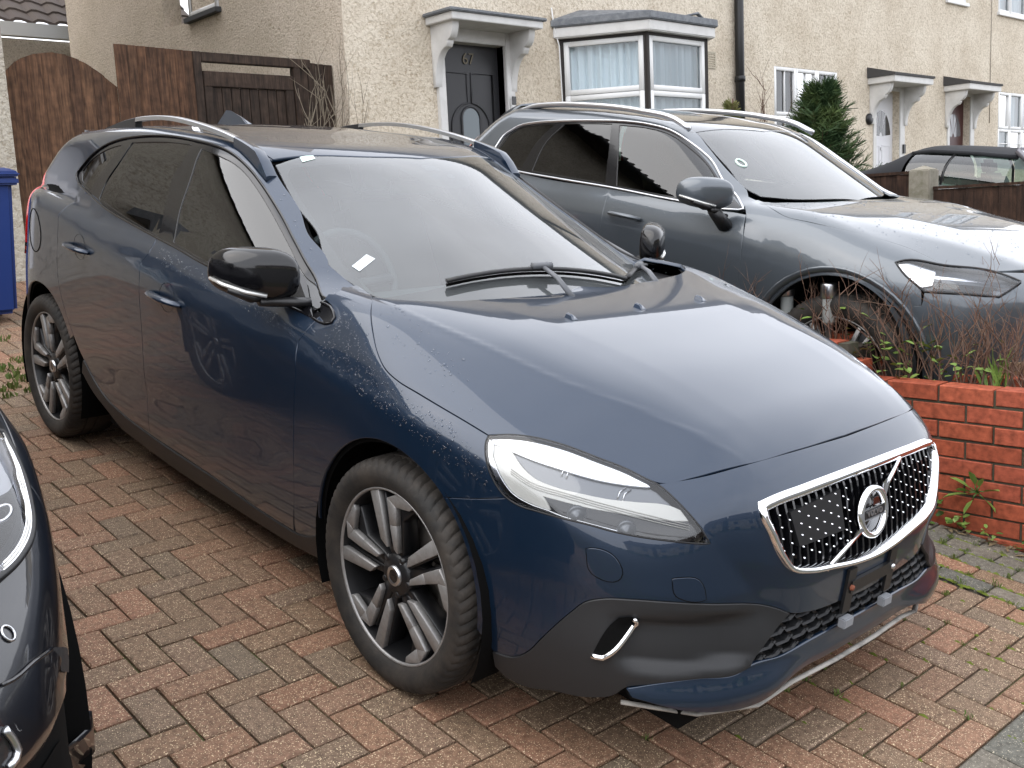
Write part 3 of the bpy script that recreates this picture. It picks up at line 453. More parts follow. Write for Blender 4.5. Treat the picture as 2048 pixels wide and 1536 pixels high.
sp=[(-4.0+rb.gauss(0,.5),-.72+rb.gauss(0,.16),rb.uniform(.6,1.4)) for i in range(46)]+[(-3.6+rb.gauss(0,.2),-.80+rb.gauss(0,.1),1.2) for i in range(10)]
sp+=[(round(rb.uniform(.2,1.15),1)+rb.uniform(-.01,.01),1.14+.1*rb.randint(0,4)+rb.uniform(-.008,.008),rb.uniform(.3,.7)) for i in range(60)]
sp+=[(OX+.1*rb.randint(18,24),OY+.1*rb.randint(6,21),rb.uniform(.25,.5)) for i in range(26)]
tufts('joint_weeds',sp,M_weed)
mo=MB()
for i in range(420):
    if i<300: x,y=rb.uniform(.1,1.2),1.14+.1*rb.randint(0,4)+rb.uniform(-.006,.006)
    else: x,y=OX+.1*rb.randint(14,25)+rb.uniform(-.05,.05),OY+.1*rb.randint(8,22)+rb.uniform(-.006,.006)
    s=rb.uniform(.004,.012); 
    mo.add([tuple(dw(x+s*1.6*math.cos(t),y+s*.6*math.sin(t),-.004)) for t in (0,1.05,2.1,3.14,4.2,5.2)]+[tuple(dw(x,y,.004))],[(k,(k+1)%6,6) for k in range(6)],0,True)
tag(mo.build('joint_moss',M_moss),kind='stuff')
# ---------------------------------------------------------------- houses: world metres, front wall in the plane x = FX_
FX_=-6.4
def wallgrid(name,axis,pos,a0,a1,z0,z1,holes,m,par,th=.24):
    """wall in the plane axis=pos with rectangular openings (a0,a1,z0,z1), reveals included"""
    A=sorted({a0,a1,*[h[0] for h in holes],*[h[1] for h in holes]}); Zs=sorted({z0,z1,*[h[2] for h in holes],*[h[3] for h in holes]}); mb=MB()
    P=lambda a,z,d=0: (pos-d,a,z) if axis=='x' else (a,pos+d,z)
    for i in range(len(A)-1):
        for j in range(len(Zs)-1):
            ca,cz=(A[i]+A[i+1])/2,(Zs[j]+Zs[j+1])/2
            if any(h[0]<ca<h[1] and h[2]<cz<h[3] for h in holes): continue
            mb.add([P(A[i],Zs[j]),P(A[i+1],Zs[j]),P(A[i+1],Zs[j+1]),P(A[i],Zs[j+1])],[(0,1,2,3)])
    for h in holes:
        c=[(h[0],h[2]),(h[1],h[2]),(h[1],h[3]),(h[0],h[3])]; mb.add([P(*q) for q in c]+[P(*q,th) for q in c],[(k,(k+1)%4,4+(k+1)%4,4+k) for k in range(4)])
    return mb.build(name,m,par)
def LM(o,ang): # local frame: u along the wall, v up, w outwards
    return Matrix.Translation(o)@Matrix.Rotation(ang,4,'Z')@Matrix(((0,0,1,0),(1,0,0,0),(0,1,0,0),(0,0,0,1)))
def lbox(mb,M,u0,u1,v0,v1,w0,w1): return mb.box((u0,v0,w0),(u1,v1,w1),0,M)
def frame(mb,M,u0,u1,v0,v1,t,w0,w1):
    for a in ((u0,u0+t,v0,v1),(u1-t,u1,v0,v1),(u0+t,u1-t,v0,v0+t),(u0+t,u1-t,v1-t,v1)): lbox(mb,M,*a,w0,w1)
def window(par,M,w,h,cells,t=.06,sill=True,curt='net',glz=None,sillm=None,room=True,d=.0):
    """cells: (u0,u1,v0,v1) of each sash as fractions; bars: glazing bars per sash"""
    mb=MB(); frame(mb,M,0,w,0,h,t,-.05+d,.012+d); 
    for c in cells:
        u0,u1,v0,v1=c[0]*w,c[1]*w,c[2]*h,c[3]*h; frame(mb,M,u0+.003,u1-.003,v0+.003,v1-.003,t*.95,-.045+d,.022+d)
        for b in (c[4] if len(c)>4 else ()):
            if b[0]=='v': x=u0+(u1-u0)*b[1]; lbox(mb,M,x-.010,x+.010,v0+t*.9,v1-t*.9,-.02+d,.012+d)
            else: y=v0+(v1-v0)*b[1]; lbox(mb,M,u0+t*.9,u1-t*.9,y-.010,y+.010,-.021+d,.0115+d)
    wd=mb.build('window',M_upvc,par,.004,1)
    for c in cells:
        u0,u1,v0,v1=c[0]*w+t*.8,c[1]*w-t*.8,c[2]*h+t*.8,c[3]*h-t*.8
        MB().add([tuple(M@Vector(q)) for q in ((u0,v0,-.012+d),(u1,v0,-.012+d),(u1,v1,-.012+d),(u0,v1,-.012+d))],[(0,1,2,3)]).build('pane',M_wglass,wd)
    if curt:
        r_=random.Random(int(w*1000)+int(h*77)); n=90; v=[]
        ph=0
        for i in range(n+1):
            u=w*i/n; ph+=r_.uniform(.25,.95); wv=-.11-.035*math.sin(ph)-.012*math.sin(2.3*ph)+d
            v+=[(u,0,wv),(u,h,wv*.96)]
        mb=MB(); mb.add([tuple(M@Vector(q)) for q in v],[(2*i,2*i+2,2*i+3,2*i+1) for i in range(n)],0,True); mb.build('curtain',M_curt if curt!='dark' else mat('dim_curtain',(.10,.10,.11),.9),wd)
    if room: lbox(MB(),M,0,w,0,h,-.26+d,-.25+d).build('room_back',M_room,wd)
    if sill: lbox(MB(),M,-.05,w+.05,-.06,-.001,-.04+d,.07+d).build('sill',sillm or M_upvc,wd,.006)
    return wd
def arc(cx,cy,r,a0,a1,n): return [(cx+r*math.cos(math.radians(a0+(a1-a0)*i/n)),cy+r*math.sin(math.radians(a0+(a1-a0)*i/n))) for i in range(n+1)]
def canopy(par,M,w,depth,m,top,style=0,h=.09):
    """flat door hood on two scrolled brackets; origin at the wall, lower left corner"""
    mb=MB()
    if style==0: lbox(mb,M,0,w,0,h,0,depth)
    else: lbox(mb,M,0,w,0,h,0,depth)
    c=mb.build('door_canopy',m,par,.006)
    if style==0:
        mb=MB(); lbox(mb,M,-.04,w+.04,h,h+.035,0,depth+.03); mb.build('canopy_roof',top,c,.01)
    else:
        mb=MB(); v=[(-.02,h,0),(w+.02,h,0),(w+.02,h,depth+.02),(-.02,h,depth+.02),(-.02,h+.17,0),(w*.62,h+.10,0),(w+.02,h+.04,0),(w+.02,h+.035,depth+.02),(-.02,h+.04,depth+.02)]
        mb.add([tuple(M@Vector(q)) for q in v],[(0,1,2,3),(0,4,5,6,1),(1,6,7,2),(2,7,8,3),(3,8,4,0),(4,8,5),(5,8,7,6)]); mb.build('canopy_roof',top,c)
    prof=[(0,0),(0,-.62),(.045,-.62)]+[(.045+.20*(1-math.cos(t)),-.60+.36*math.sin(t)) for t in np.linspace(.1,math.pi/2,9)]+[(.27,-.20),(.27,-.175)]+[(.27+.10*math.sin(t),-.175+.17*(1-math.cos(t))) for t in np.linspace(.2,math.pi/2,6)]+[(depth*.92,0)]
    prof=[(min(a,depth*.95),b) for a,b in prof]
    for u in (.06,w-.06-.085):
        mb=MB(); k=len(prof); v=[(u+e,b,a) for e in (0,.085) for a,b in prof]
        mb.add([tuple(M@Vector(q)) for q in v],[tuple(range(k))[::-1],tuple(range(k,2*k))]+[(i,(i+1)%k,k+(i+1)%k,k+i) for i in range(k)]); mb.build('canopy_bracket',m,c,.004,1)
    return c
def house(label,y0,y1,holes,extra=None,grp='rendered houses in the terrace'):
    h=empty('terraced_house',label,'house',(FX_,(y0+y1)/2,1.0),0,grp)
    h.matrix_world=Matrix.Identity(4); return h
ZT=6.35
# house A with the numbered dark door and the bay
hA=empty('terraced_house','cream pebbledash end house with dark numbered front door, flat canopy and white bay window','house',(0,0,0))
DA=(4.60,5.46,1.15,3.14)
wallgrid('front_wall','x',FX_,3.39,9.75,0,ZT,[DA,(6.36,8.50,1.95,3.36)],M_dash,hA)
wallgrid('side_wall','y',3.39,-13.6,FX_,0,8.6,[(-10.36,-9.62,3.78,4.95)],M_dash2,hA)
M=LM((FX_-.10,DA[0],DA[2]),0)
mb=MB(); W_,H_=DA[1]-DA[0],DA[3]-DA[2]; lbox(mb,M,0,W_,0,H_,-.05,0); door=mb.build('door',mat('charcoal_door',(.028,.028,.031),.4),hA)
Mr=lambda u0,u1,v0,v1,t=.016,w=.012: (frame(MB(),M,u0,u1,v0,v1,t,0,w))
mo=MB()
frame(mo,M,.10,.40,.10,.52,.02,0,.012); frame(mo,M,.46,.76,.10,.52,.02,0,.012)
for s in (0,1):
    fl=lambda p:(W_-p[0],p[1]) if s else p
    for off,wd in ((0,.018),):
        path=[(.10,.62),(.10,H_-.30),(.40,H_-.30),(.40,H_-.47)]+arc(.43,H_-.88,.27,95,180,8)+[(.16+.0,.62),(.10,.62)]
        path=[fl(p) for p in path]; mo.tube([tuple(M@Vector((a,b,.004))) for a,b in path],.012,6)
mo.build('panel_moulding',mat('charcoal_door'),door)
slot=arc(W_/2,H_-.78,.13,0,180,12)+arc(W_/2,.80,.13,180,360,12); mb=MB(); k=len(slot); mb.add([tuple(M@Vector((a,b,.006))) for a,b in slot],[tuple(range(k))]); mb.build('door_glass',mat('obscure_glass',(.075,.10,.115),.15,0,.6),door)
MB().tube([tuple(M@Vector((a,b,.006))) for a,b in slot],.014,6,closed=True).build('glass_moulding',mat('charcoal_door'),door)
textmesh('door_number','67',.17,.004,mat('dull_bronze_numeral',(.10,.085,.06),.4,.6),door,M@Matrix.Translation((W_/2,H_-.15,.008)))
MB().lathe([(.001,.05),(.022,.045),(.028,.03),(.015,.015),(.03,0)],16,0,'x',(FX_-.10,DA[0]+.06,2.12)).build('door_knob',mat('brass',(.55,.47,.30),.3,1),door)
mb=MB(); Mw=LM((FX_,DA[0],DA[2]),0)
lbox(mb,Mw,-.10,0,0,H_+.14,-.12,.045); lbox(mb,Mw,W_,W_+.12,0,H_+.14,-.12,.045); lbox(mb,Mw,0,W_,H_,H_+.14,-.12,.045); mb.build('door_frame',M_wpaint,hA,.006)
canopy(hA,LM((FX_,4.40,3.275),0),1.27,.44,M_wpaint,M_lead,0,.075)
mb=MB(); lbox(mb,Mw,W_+.03,W_+.095,1.24,1.42,.046,.075); db_=mb.build('door_bell',M_upvc,hA,.008); mb=MB(); lbox(mb,Mw,W_+.033,W_+.092,1.36,1.45,.0755,.082); mb.build('bell_cover',M_black,db_); MB().lathe([(.001,.006),(.014,.004),(.016,0)],16,0,'x',(FX_+.076,DA[1]+.062,DA[2]+1.30)).build('bell_button',M_lgreyp if 0 else mat('grey_button',(.35,.37,.4),.4),db_)
# bay
bz0,bz1=1.95,3.30; p0=(FX_,6.36); p1=(-5.56,6.90); p2=(-5.56,7.99); p3=(FX_,8.52)
bay=empty('bay','x','x'); bpy.data.objects.remove(bay)
mb=MB(); mb.add([(p[0],p[1],z) for z in (.6,bz0-.03) for p in (p0,p1,p2,p3)],[(0,1,5,4),(1,2,6,5),(2,3,7,6)]); bayo=mb.build('bay_window',M_dash,hA)
for a,b,wc in ((p0,p1,1),(p1,p2,1),(p2,p3,1)):
    d=math.hypot(b[0]-a[0],b[1]-a[1]); ang=math.atan2(b[1]-a[1],b[0]-a[0])-math.pi/2
    M=LM((a[0],a[1],bz0),ang); mg=.035
    M2=M@Matrix.Translation((mg,0,-.012)); 
    w=d-2*mg; mbx=MB(); h=bz1-bz0-.05
    wd=window(hA,M2,w,h,[(0,1,0,.53),(0,1,.53,1)],.062,sill=False)
    lbox(MB(),M,-.03,d+.03,-.05,-.002,-.08,.06).build('bay_sill',M_upvc,wd,.006)
    mb=MB(); lbox(mb,M,-.02,mg-.004,-.0,h+.06,-.06,.012); lbox(mb,M,d-mg+.004,d+.02,0,h+.06,-.06,.012); lbox(mb,M,-.015,d+.015,h-.008,h+.05,-.06,.010); mb.build('dark_post',mat('dark_brown_post',(.025,.02,.018),.6),wd)
def offs(k,z): return [(p0[0],p0[1]-k*1.2,z),(p1[0]+k,p1[1]-k*.6,z),(p2[0]+k,p2[1]+k*.6,z),(p3[0],p3[1]+k*1.2,z)]
for nm,k,z0,z1,mm in (('bay_fascia',.10,bz1-.02,bz1+.10,M_wpaint),('bay_lead_roof',.13,bz1+.102,bz1+.19,M_lead)):
    v=offs(k,z0)+offs(k,z1); MB().add(v,[(0,1,2,3),(4,5,6,7),(0,1,5,4),(1,2,6,5),(2,3,7,6),(3,0,4,7)]).build(nm,mm,hA,.012)
MB().add(offs(.11,bz1+.191)+[(FX_,6.7,bz1+.34),(FX_,8.2,bz1+.34)],[(0,1,4),(1,2,5,4),(2,3,5)]).build('bay_roof_slope',M_lead,hA)
MB().tube([(-5.5,7.55,3.50),(-5.46,7.7,3.53),(-5.5,7.85,3.50)],[.02,.035,.02],8,flat=.5).build('lead_flap',M_lead,hA)
MB().tube([(FX_+.02,6.22,3.62),(FX_+.02,6.25,3.4),(FX_+.04,6.3,3.2),(FX_+.03,6.33,2.5),(FX_+.03,6.33,1.6)],.008,6).build('white_cable',M_upvc,hA)
mb=MB(); Mv=LM((FX_,9.08,3.12),0); frame(mb,Mv,0,.22,0,.22,.02,-.01,.012)
for i in range(6): lbox(mb,Mv,.02,.20,.03+i*.03,.045+i*.03,-.01,.010)
mb.build('air_vent',mat('cream_vent',(.45,.40,.31),.7),hA)
window(hA,LM((-9.62,3.39,3.80),-math.pi/2)@Matrix.Translation((-.0,0,0)),.74,1.15,[(0,1,0,1)],.06,sill=True,curt=None,sillm=mat('slate_sill',(.05,.052,.055),.6))
# eaves and roof (seen only in reflections)
def roof(par,y0,y1,m,tiles=True,x0=FX_,dx=1,z=ZT):
    v=[(x0+.38*dx,y0,z-.12),(x0+.38*dx,y1,z-.12),(x0-3.6*dx,y1,z+2.6),(x0-3.6*dx,y0,z+2.6),(x0-7.6*dx,y0,z-.12),(x0-7.6*dx,y1,z-.12)]
    r_=MB().add(v+[(a,b,c+.12) for a,b,c in v],[(0,1,2,3),(3,2,5,4),(6,7,8,9),(9,8,11,10),(0,1,7,6)]).build('roof',m,par)
    mb=MB(); n=int(abs(y1-y0)/.24)
    for i in range(n):
        y=y0+.24*i*(1 if y1>y0 else -1); mb.tube([(x0+.44*dx,y,z-.05),(x0-.4*dx,y,z+.54)],.05,6)
    tag(mb.build('eave_tiles',m,r_),kind='stuff'); MB().tube([(x0+.42*dx,y0,z-.12),(x0+.42*dx,y1,z-.12)],.06,8).build('gutter',M_trimg,r_); return r_
M_trimg=mat('black_gutter',(.012,.012,.013),.4); M_tile=mat('brown_roof_tile',(.075,.052,.045),.8,noise=(9,(.045,.035,.03),.35,.65))
roof(hA,3.15,9.75,M_tile)
pp=empty('drain_pipe','black cast drainpipe running down the cream wall right of the bay window','drainpipe',(FX_+.06,9.75,1.0)); pp.matrix_world=Matrix.Identity(4)
MB().tube([(FX_+.075,9.75,.9),(FX_+.075,9.75,6.2)],.062,12).build('pipe',mat('black_gutter'),pp)
for z in (2.2,3.0,4.4,5.6): MB().lathe([(.063,-.04),(.075,-.035),(.075,.035),(.063,.04)],14,0,'z',(FX_+.075,9.75,z)).build('pipe_collar',mat('black_gutter'),pp)
# houses B and C: fanlight doors under small hoods
def fandoor(par,y0,w,z0,h,col,nm,glz):
    M=LM((FX_-.12,y0,z0),0); mb=MB(); lbox(mb,M,0,w,0,h,-.05,0); d=mb.build('door',col,par); cx,cz=w/2,h-.72; R_=.31
    for a0,a1 in ((4,58),(64,88),(92,116),(122,176)):
        pl=arc(cx,cz,R_,a0,a1,6)+[(cx+.05*math.cos(math.radians(a1)),cz+.05*math.sin(math.radians(a1))),(cx+.05*math.cos(math.radians(a0)),cz+.05*math.sin(math.radians(a0)))]
        sc=1.45 if 60<(a0+a1)/2<120 else 1.0
        pl=[(a,cz+(b-cz)*1.35) for a,b in pl]; mb=MB(); mb.add([tuple(M@Vector((a,b,.004))) for a,b in pl],[tuple(range(len(pl)))]); mb.build('fanlight_pane',glz,d)
    mb=MB()
    for u in (.09,w/2+.035): frame(mb,M,u,u+w/2-.125,.12,.70,.025,0,.008); frame(mb,M,u,u+w/2-.125,.80,h-.86,.025,0,.008)
    mb.build('panel_moulding',col,d); box('letter_plate',(FX_-.115,y0+w/2-.02,z0+h-.95),(FX_-.105,y0+w/2+.02,z0+h-.90),M_alu_,d)
    Mw=LM((FX_,y0,z0),0); mb=MB(); lbox(mb,Mw,-.09,-.002,0,h+.10,-.15,.02); lbox(mb,Mw,w+.002,w+.16,0,h+.10,-.15,.02); lbox(mb,Mw,0,w,h+.002,h+.10,-.15,.02); mb.build('door_frame',M_wpaint,par,.005)
    return d
M_alu_=mat('grey_metal',(.4,.4,.4),.35,1); M_dgl=mat('dark_pane',(.03,.032,.036),.12,0,.6)
hB=empty('terraced_house','cream house with white fanlight door and green conifer before its window','house',(0,0,0))
wz=3.24
wallgrid('front_wall','x',FX_,9.75,15.1,0,ZT,[(10.68,12.38,2.05,wz),(13.56,14.34,1.03,3.03)],M_dash,hB)
cells=[(0,.335,0,.42,(('v',.5),)),(.335,.665,0,.42,(('v',.5),)),(.665,1,0,.42,(('v',.5),)),(0,.335,.42,1,(('v',.5),)),(.335,.665,.42,1,(('v',.5),)),(.665,1,.42,1,(('v',.5),))]
window(hB,LM((FX_-.02,10.68,2.05),0),1.70,wz-2.05,cells,.055,curt='dark')
fandoor(hB,13.56,.78,1.03,2.0,mat('white_door',(.66,.66,.68),.4),'d',M_dgl)
canopy(hB,LM((FX_,13.30,3.10),0),1.30,.46,M_wpaint,M_felt,1,.10)
box('door_bell',(FX_+.021,14.42,2.02),(FX_+.045,14.49,2.17),M_trimg,hB); box('key_safe',(FX_+.021,14.41,1.85),(FX_+.05,14.47,1.97),M_upvc,hB)
MB().lathe([(.001,.05),(.07,.05),(.09,.03),(.09,0)],20,0,'x',(FX_,13.33,2.56)).build('wall_lamp',M_trimg,hB)
roof(hB,9.75,15.1,M_tile)
hC=empty('terraced_house','cream house with dark red fanlight door and white cottage windows','house',(0,0,0))
wallgrid('front_wall','x',FX_,15.1,23,0,ZT,[(16.16,16.98,1.03,3.05),(18.20,19.95,2.0,3.20),(18.1,19.9,4.66,5.9),(16.0,16.75,4.68,5.6)],M_dash,hC)
fandoor(hC,16.16,.82,1.03,2.02,mat('dark_red_door',(.055,.015,.014),.4),'d',mat('grey_pane',(.10,.10,.11),.15,0,.6))
canopy(hC,LM((FX_,15.93,3.10),0),1.30,.46,M_wpaint,M_felt,1,.10)
cells=[(0,.22,.40,1,()),(.22,.72,.40,1,()),(.72,1,.40,1,()),(0,.22,0,.40,(('h',.4),)),(.22,.72,0,.40,(('h',.4),)),(.72,1,0,.40,(('h',.4),))]
window(hC,LM((FX_-.02,18.20,2.0),0),1.75,1.20,[(0,.3,.42,1,()),(.3,.64,.42,1,()),(.64,1,.42,1,()),(0,.3,0,.42,(('h',.45),)),(.3,.64,0,.42,(('h',.45),)),(.64,1,0,.42,(('h',.45),))],.055)
window(hC,LM((FX_-.02,18.1,4.66),0),1.8,1.24,[(0,.3,0,1,()),(.3,.7,0,1,()),(.7,1,0,1,())],.06); window(hC,LM((FX_-.02,16.0,4.68),0),.75,.92,[(0,1,0,1,())],.06)
MB().tube([(FX_+.01,17.80,2.6),(FX_+.012,17.79,4.0),(FX_+.01,17.80,6.0)],.006,5).build('wall_cable',mat('weathered_cable',(.25,.22,.18),.7),hC)
roof(hC,15.1,23,M_tile)
# neighbour's house on the left: its front wall edge is in view, the rest shows in the paintwork
hN=empty('terraced_house','pale pebbledash neighbouring house whose wall edge shows beside the wheelie bin','house',(0,0,0))
NX=-6.55
wallgrid('front_wall','x',NX,-16,.30,0,7.3,[(-1.9,-1.06,1.15,3.14),(-5.6,-3.4,1.95,3.36)],M_dash3,hN); wallgrid('side_wall','y',.30,-13.6,NX,0,8.6,[],M_dash3,hN)  # wall and roof raised past the real eaves to fill the side-window reflections
M=LM((NX-.1,-1.9,1.15),0); lbox(MB(),M,0,.84,0,1.99,-.05,0).build('door',mat('white_door'),hN); canopy(hN,LM((NX,-2.1,3.275),0),1.27,.44,M_wpaint,M_lead,0,.075)
window(hN,LM((NX-.0,-5.6,1.95),0),2.2,1.41,[(0,.3,0,.55,()),(.3,.7,0,.55,()),(.7,1,0,.55,()),(0,.3,.55,1,(('v',.5),)),(.3,.7,.55,1,(('v',.5),)),(.7,1,.55,1,(('v',.5),))])
lbox(MB(),LM((NX,-5.8,3.38),0),0,2.6,0,.15,0,.5).build('window_hood',M_lead,hN)
roof(hN,-16,.5,M_tile,x0=NX,z=7.3)
# house behind with a tiled roof
hR=empty('house','house behind with a dark brown pantiled roof above the arched fence','house',(0,0,0))
rx0,rz0=-14.5,4.55; sl=math.radians(38); mb=MB(); row=.30
for r in range(26):
    a=row*r; x0,z0=rx0-a*math.cos(sl),rz0+a*math.sin(sl); x1,z1=x0-row*1.12*math.cos(sl),z0+row*1.12*math.sin(sl); v=[]; n=150
    for i in range(n+1):
        y=-6+i*12.0/n; w=.022*math.sin(i*math.pi*.5)+(.022 if i%4==0 else 0); v+=[(x0,y,z0+.035+w),(x1,y,z1+w),(x0,y,z0+w-.01)]
    mb.add(v,[(3*i,3*i+3,3*i+4,3*i+1) for i in range(n)]+[(3*i,3*i+2,3*i+5,3*i+3) for i in range(n)])
o_=mb.build('roof_tiles',mat('dark_pantile',(.085,.066,.058),.85,noise=(3,(.09,.07,.055),.45,.7)),hR); tag(o_,kind='stuff')
box('eave_fascia',(rx0-.1,-6,rz0-.22),(rx0+.05,6,rz0-.02),M_upvc,hR); box('wall',(rx0-6,-6,0),(rx0-.3,6,rz0-.2),M_dash2,hR)
# ---------------------------------------------------------------- fences and gate
FEX=-6.66
gz=lambda x: -math.tan(SL)*x
def boards(par,y0,y1,top,n,m,x=FEX,th=.018,over=.012,z0=None):
    w=(y1-y0)/n; r_=random.Random(int(y0*100)+n)
    for i in range(n):
        a=y0+i*w; b=a+w+over; c=.012; z0_=gz(x)-.02 if z0 is None else z0; t0,t1=top(a),top(b); tm=top((a+b)/2); t=r_.uniform(0,.006)
        v=[(x+.004+t,a,z0_),(x+.004+t,a,t0),(x+th+t,b-.0,t1),(x+th+t,b,z0_),(x-.006+t,a,z0_),(x-.006+t,a,t0),(x+.004+t,b,t1),(x+.004+t,b,z0_),(x+.011+t,(a+b)/2,tm),(x+.011+t,(a+b)/2,z0_)]
        mb=MB(); mb.add(v,[(0,9,8,1),(9,3,2,8),(0,1,5,4),(3,7,6,2),(1,8,2,6,5),(4,5,6,7)]); mb.build('board',m,par)
arch=empty('arched_fence_panel','brown boarded fence panel with a rounded arched top','fence',(FEX,.75,gz(FEX))); arch.matrix_world=Matrix.Identity(4)
def atop(y):
    return float(np.interp(y,[.30,.42,.55,.70,.82,.95,1.08,1.22],[2.60,2.72,2.775,2.80,2.785,2.74,2.66,2.54]))
boards(arch,.30,1.205,atop,9,M_board)
fn=empty('board_fence','tall straight-topped brown boarded fence between the arch and the dark gate','fence',(FEX,1.5,gz(FEX))); fn.matrix_world=Matrix.Identity(4)
boards(fn,1.215,1.90,lambda y:2.90-.02*(y-1.2),8,M_board,FEX+.03)
gt=empty('side_gate','dark brown ledged side gate with a slot under its top rail','gate',(FEX,2.4,gz(FEX))); gt.matrix_world=Matrix.Identity(4)
g0=gz(FEX)
for nm,a in (('gate_post',(1.91,1.99,g0,2.885)),('gate_post',(2.93,3.00,g0,2.80))): box(nm,(FEX-.02,a[0],a[2]),(FEX+.06,a[1],a[3]),M_dboard,gt,.005)
box('top_rail',(FEX-.019,1.99,2.80),(FEX+.061,3.12,2.883),M_dboard,gt,.005); box('gate_rail',(FEX+.0,2.0,2.585),(FEX+.05,2.92,2.72),M_dboard,gt,.005); box('gate_stile',(FEX+.001,2.0,g0),(FEX+.049,2.085,2.584),M_dboard,gt,.004); box('gate_stile',(FEX+.001,2.835,g0),(FEX+.049,2.92,2.584),M_dboard,gt,.004)
for i in range(8): box('board',(FEX+.005,2.088+i*.0933,g0),(FEX+.030,2.088+(i+1)*.0933-.006,2.583),M_dboard,gt,.003)
for i in range(4): box('board',(FEX+.008,3.003+i*.094,g0),(FEX+.034+.004*(i%2),3.003+(i+1)*.094-.004,2.86-.004*i),M_dboard,gt,.003)
# ---------------------------------------------------------------- wheelie bin
def wheelie(x,y,col,label):
    z=gz(x-.35); b=empty('wheelie_bin',label,'bin',(x,y,z)); Mx=Matrix.Rotation(math.radians(3),4,'X')
    mb=MB(); w0,w1,d0,d1,h=.235,.275,.25,.32,.92
    v=[(-d0-.32,-w0,.03),(d0-.32,-w0,.03),(d0-.32,w0,.03),(-d0-.32,w0,.03),(-d1-.32,-w1,h),(d1-.32,-w1,h),(d1-.32,w1,h),(-d1-.32,w1,h)]
    mb.add(v,[(0,1,2,3),(0,1,5,4),(1,2,6,5),(2,3,7,6),(3,0,4,7)]); mb.build('body',col,b,.03,3)
    mb=MB(); mb.box((-d1-.33,-w1-.03,h-.05),(d1-.29,w1+.03,h+.0)); mb.build('rim',col,b,.012)
    mb=MB(); a=[(-d1-.36,-w1-.035,h+.003),(d1-.27,-w1-.035,h+.003),(d1-.27,w1+.035,h+.003),(-d1-.36,w1+.035,h+.003)]; c=[(-d1-.34,-w1-.0,h+.10),(d1-.36,-w1+.02,h+.065),(d1-.36,w1-.02,h+.065),(-d1-.34,w1+.0,h+.10)]
    mb.add(a+[(p[0],p[1],p[2]+.03) for p in a]+c,[(0,1,2,3),(0,1,5,4),(1,2,6,5),(2,3,7,6),(3,0,4,7),(4,5,9,8),(5,6,10,9),(6,7,11,10),(7,4,8,11),(8,9,10,11)]); mb.build('lid',col,b,.012)
    MB().tube([(d1-.30,-.12,h+.10),(d1-.26,0,h+.105),(d1-.30,.12,h+.10)],.015,8).build('lid_handle',col,b)
    for s in (1,-1): MB().lathe([(.03,-.03),(.10,-.03),(.10,.03),(.03,.03)],20,0,'y',(-d0-.36,s*.22,.10)).build('wheel',M_trimg,b)
    return b
wheelie(-4.94,-.50,mat('blue_bin_plastic',(.012,.035,.16),.42,bump=(50,.15,.002)),'dark blue wheelie bin with a ridged lid standing by the fence')
# ---------------------------------------------------------------- brick planter
pl=empty('brick_planter','red brick planter wall filled with bare twiggy shrubs','planter',(0,0,0))
PY0,PY1,PX0,PX1,PT=1.64,2.02,-1.6,1.7,.522
rb2=random.Random(9)
bv,bf=None,None
def wb(L,d=.10,h=.065):
    a,b,c=L/2,d/2,h/2; e=.003
    v=[(-a+e,-b,-c+e),(a-e,-b,-c+e),(a-e,-b,c-e),(-a+e,-b,c-e),(-a,-b+e,-c),(a,-b+e,-c),(a,-b+e,c),(-a,-b+e,c),(-a,b,-c),(a,b,-c),(a,b,c),(-a,b,c)]
    f=[(0,1,2,3),(0,4,5,1),(1,5,6,2),(2,6,7,3),(3,7,4,0),(4,8,9,5),(5,9,10,6),(6,10,11,7),(7,11,8,4),(8,11,10,9)]
    me=bpy.data.meshes.new('brick'); me.from_pydata(v,[],f); me.materials.append(M_wall); return me
bfull=wb(.215)
def ptop(x): return PT+(.15 if x<-.03 else 0)+(.15 if x<-1.05 else 0)
for side,y in ((0,PY0+.05),(1,PY1-.05)):
    for r in range(-4,14):
        z=PT-.0325-.075*r; x=PX0+(.1125 if r%2 else 0)+.065
        while x<PX1:
            vis=x>-.30 if side==0 else (z>ptop(x)-.2)
            if z+.04<ptop(x)+.012 and z+.04>gz(x)-.02 and vis:
                o_=bpy.data.objects.new('brick',bfull); COL.objects.link(o_); o_.parent=pl; o_.location=(x,y+rb2.uniform(-.003,.003),z+rb2.uniform(-.0015,.0015)); o_.rotation_euler=(rb2.uniform(-.01,.01),rb2.uniform(-.006,.006),rb2.uniform(-.012,.012)+(math.pi if side else 0))
            x+=.225
mb=MB()
for xa,xb in ((PX0,-1.05),(-1.049,-.03),(-.029,PX1)):
    t=ptop((xa+xb)/2); mb.box((xa,PY0+.009,-.6),(xb,PY0+.095,t-.006)); mb.box((xa,PY1-.095,-.6),(xb,PY1-.009,t-.006))
mb.build('mortar',M_mortar,pl)
for xa,xb in ((PX0,-1.05),(-1.049,-.03),(-.029,PX1)): box('soil',(xa,PY0+.096,-.3),(xb,PY1-.096,ptop((xa+xb)/2)-.03),mat('dark_soil',(.03,.022,.015),.95,bump=(40,.8,.01)),pl)
box('timber_edge',(PX0+.4,PY1+.0,PT-.02),(PX1,PY1+.05,PT+.05),mat('weathered_timber',(.24,.16,.09),.8,noise=(14,(.15,.10,.05),.4,.6)),pl,.006)
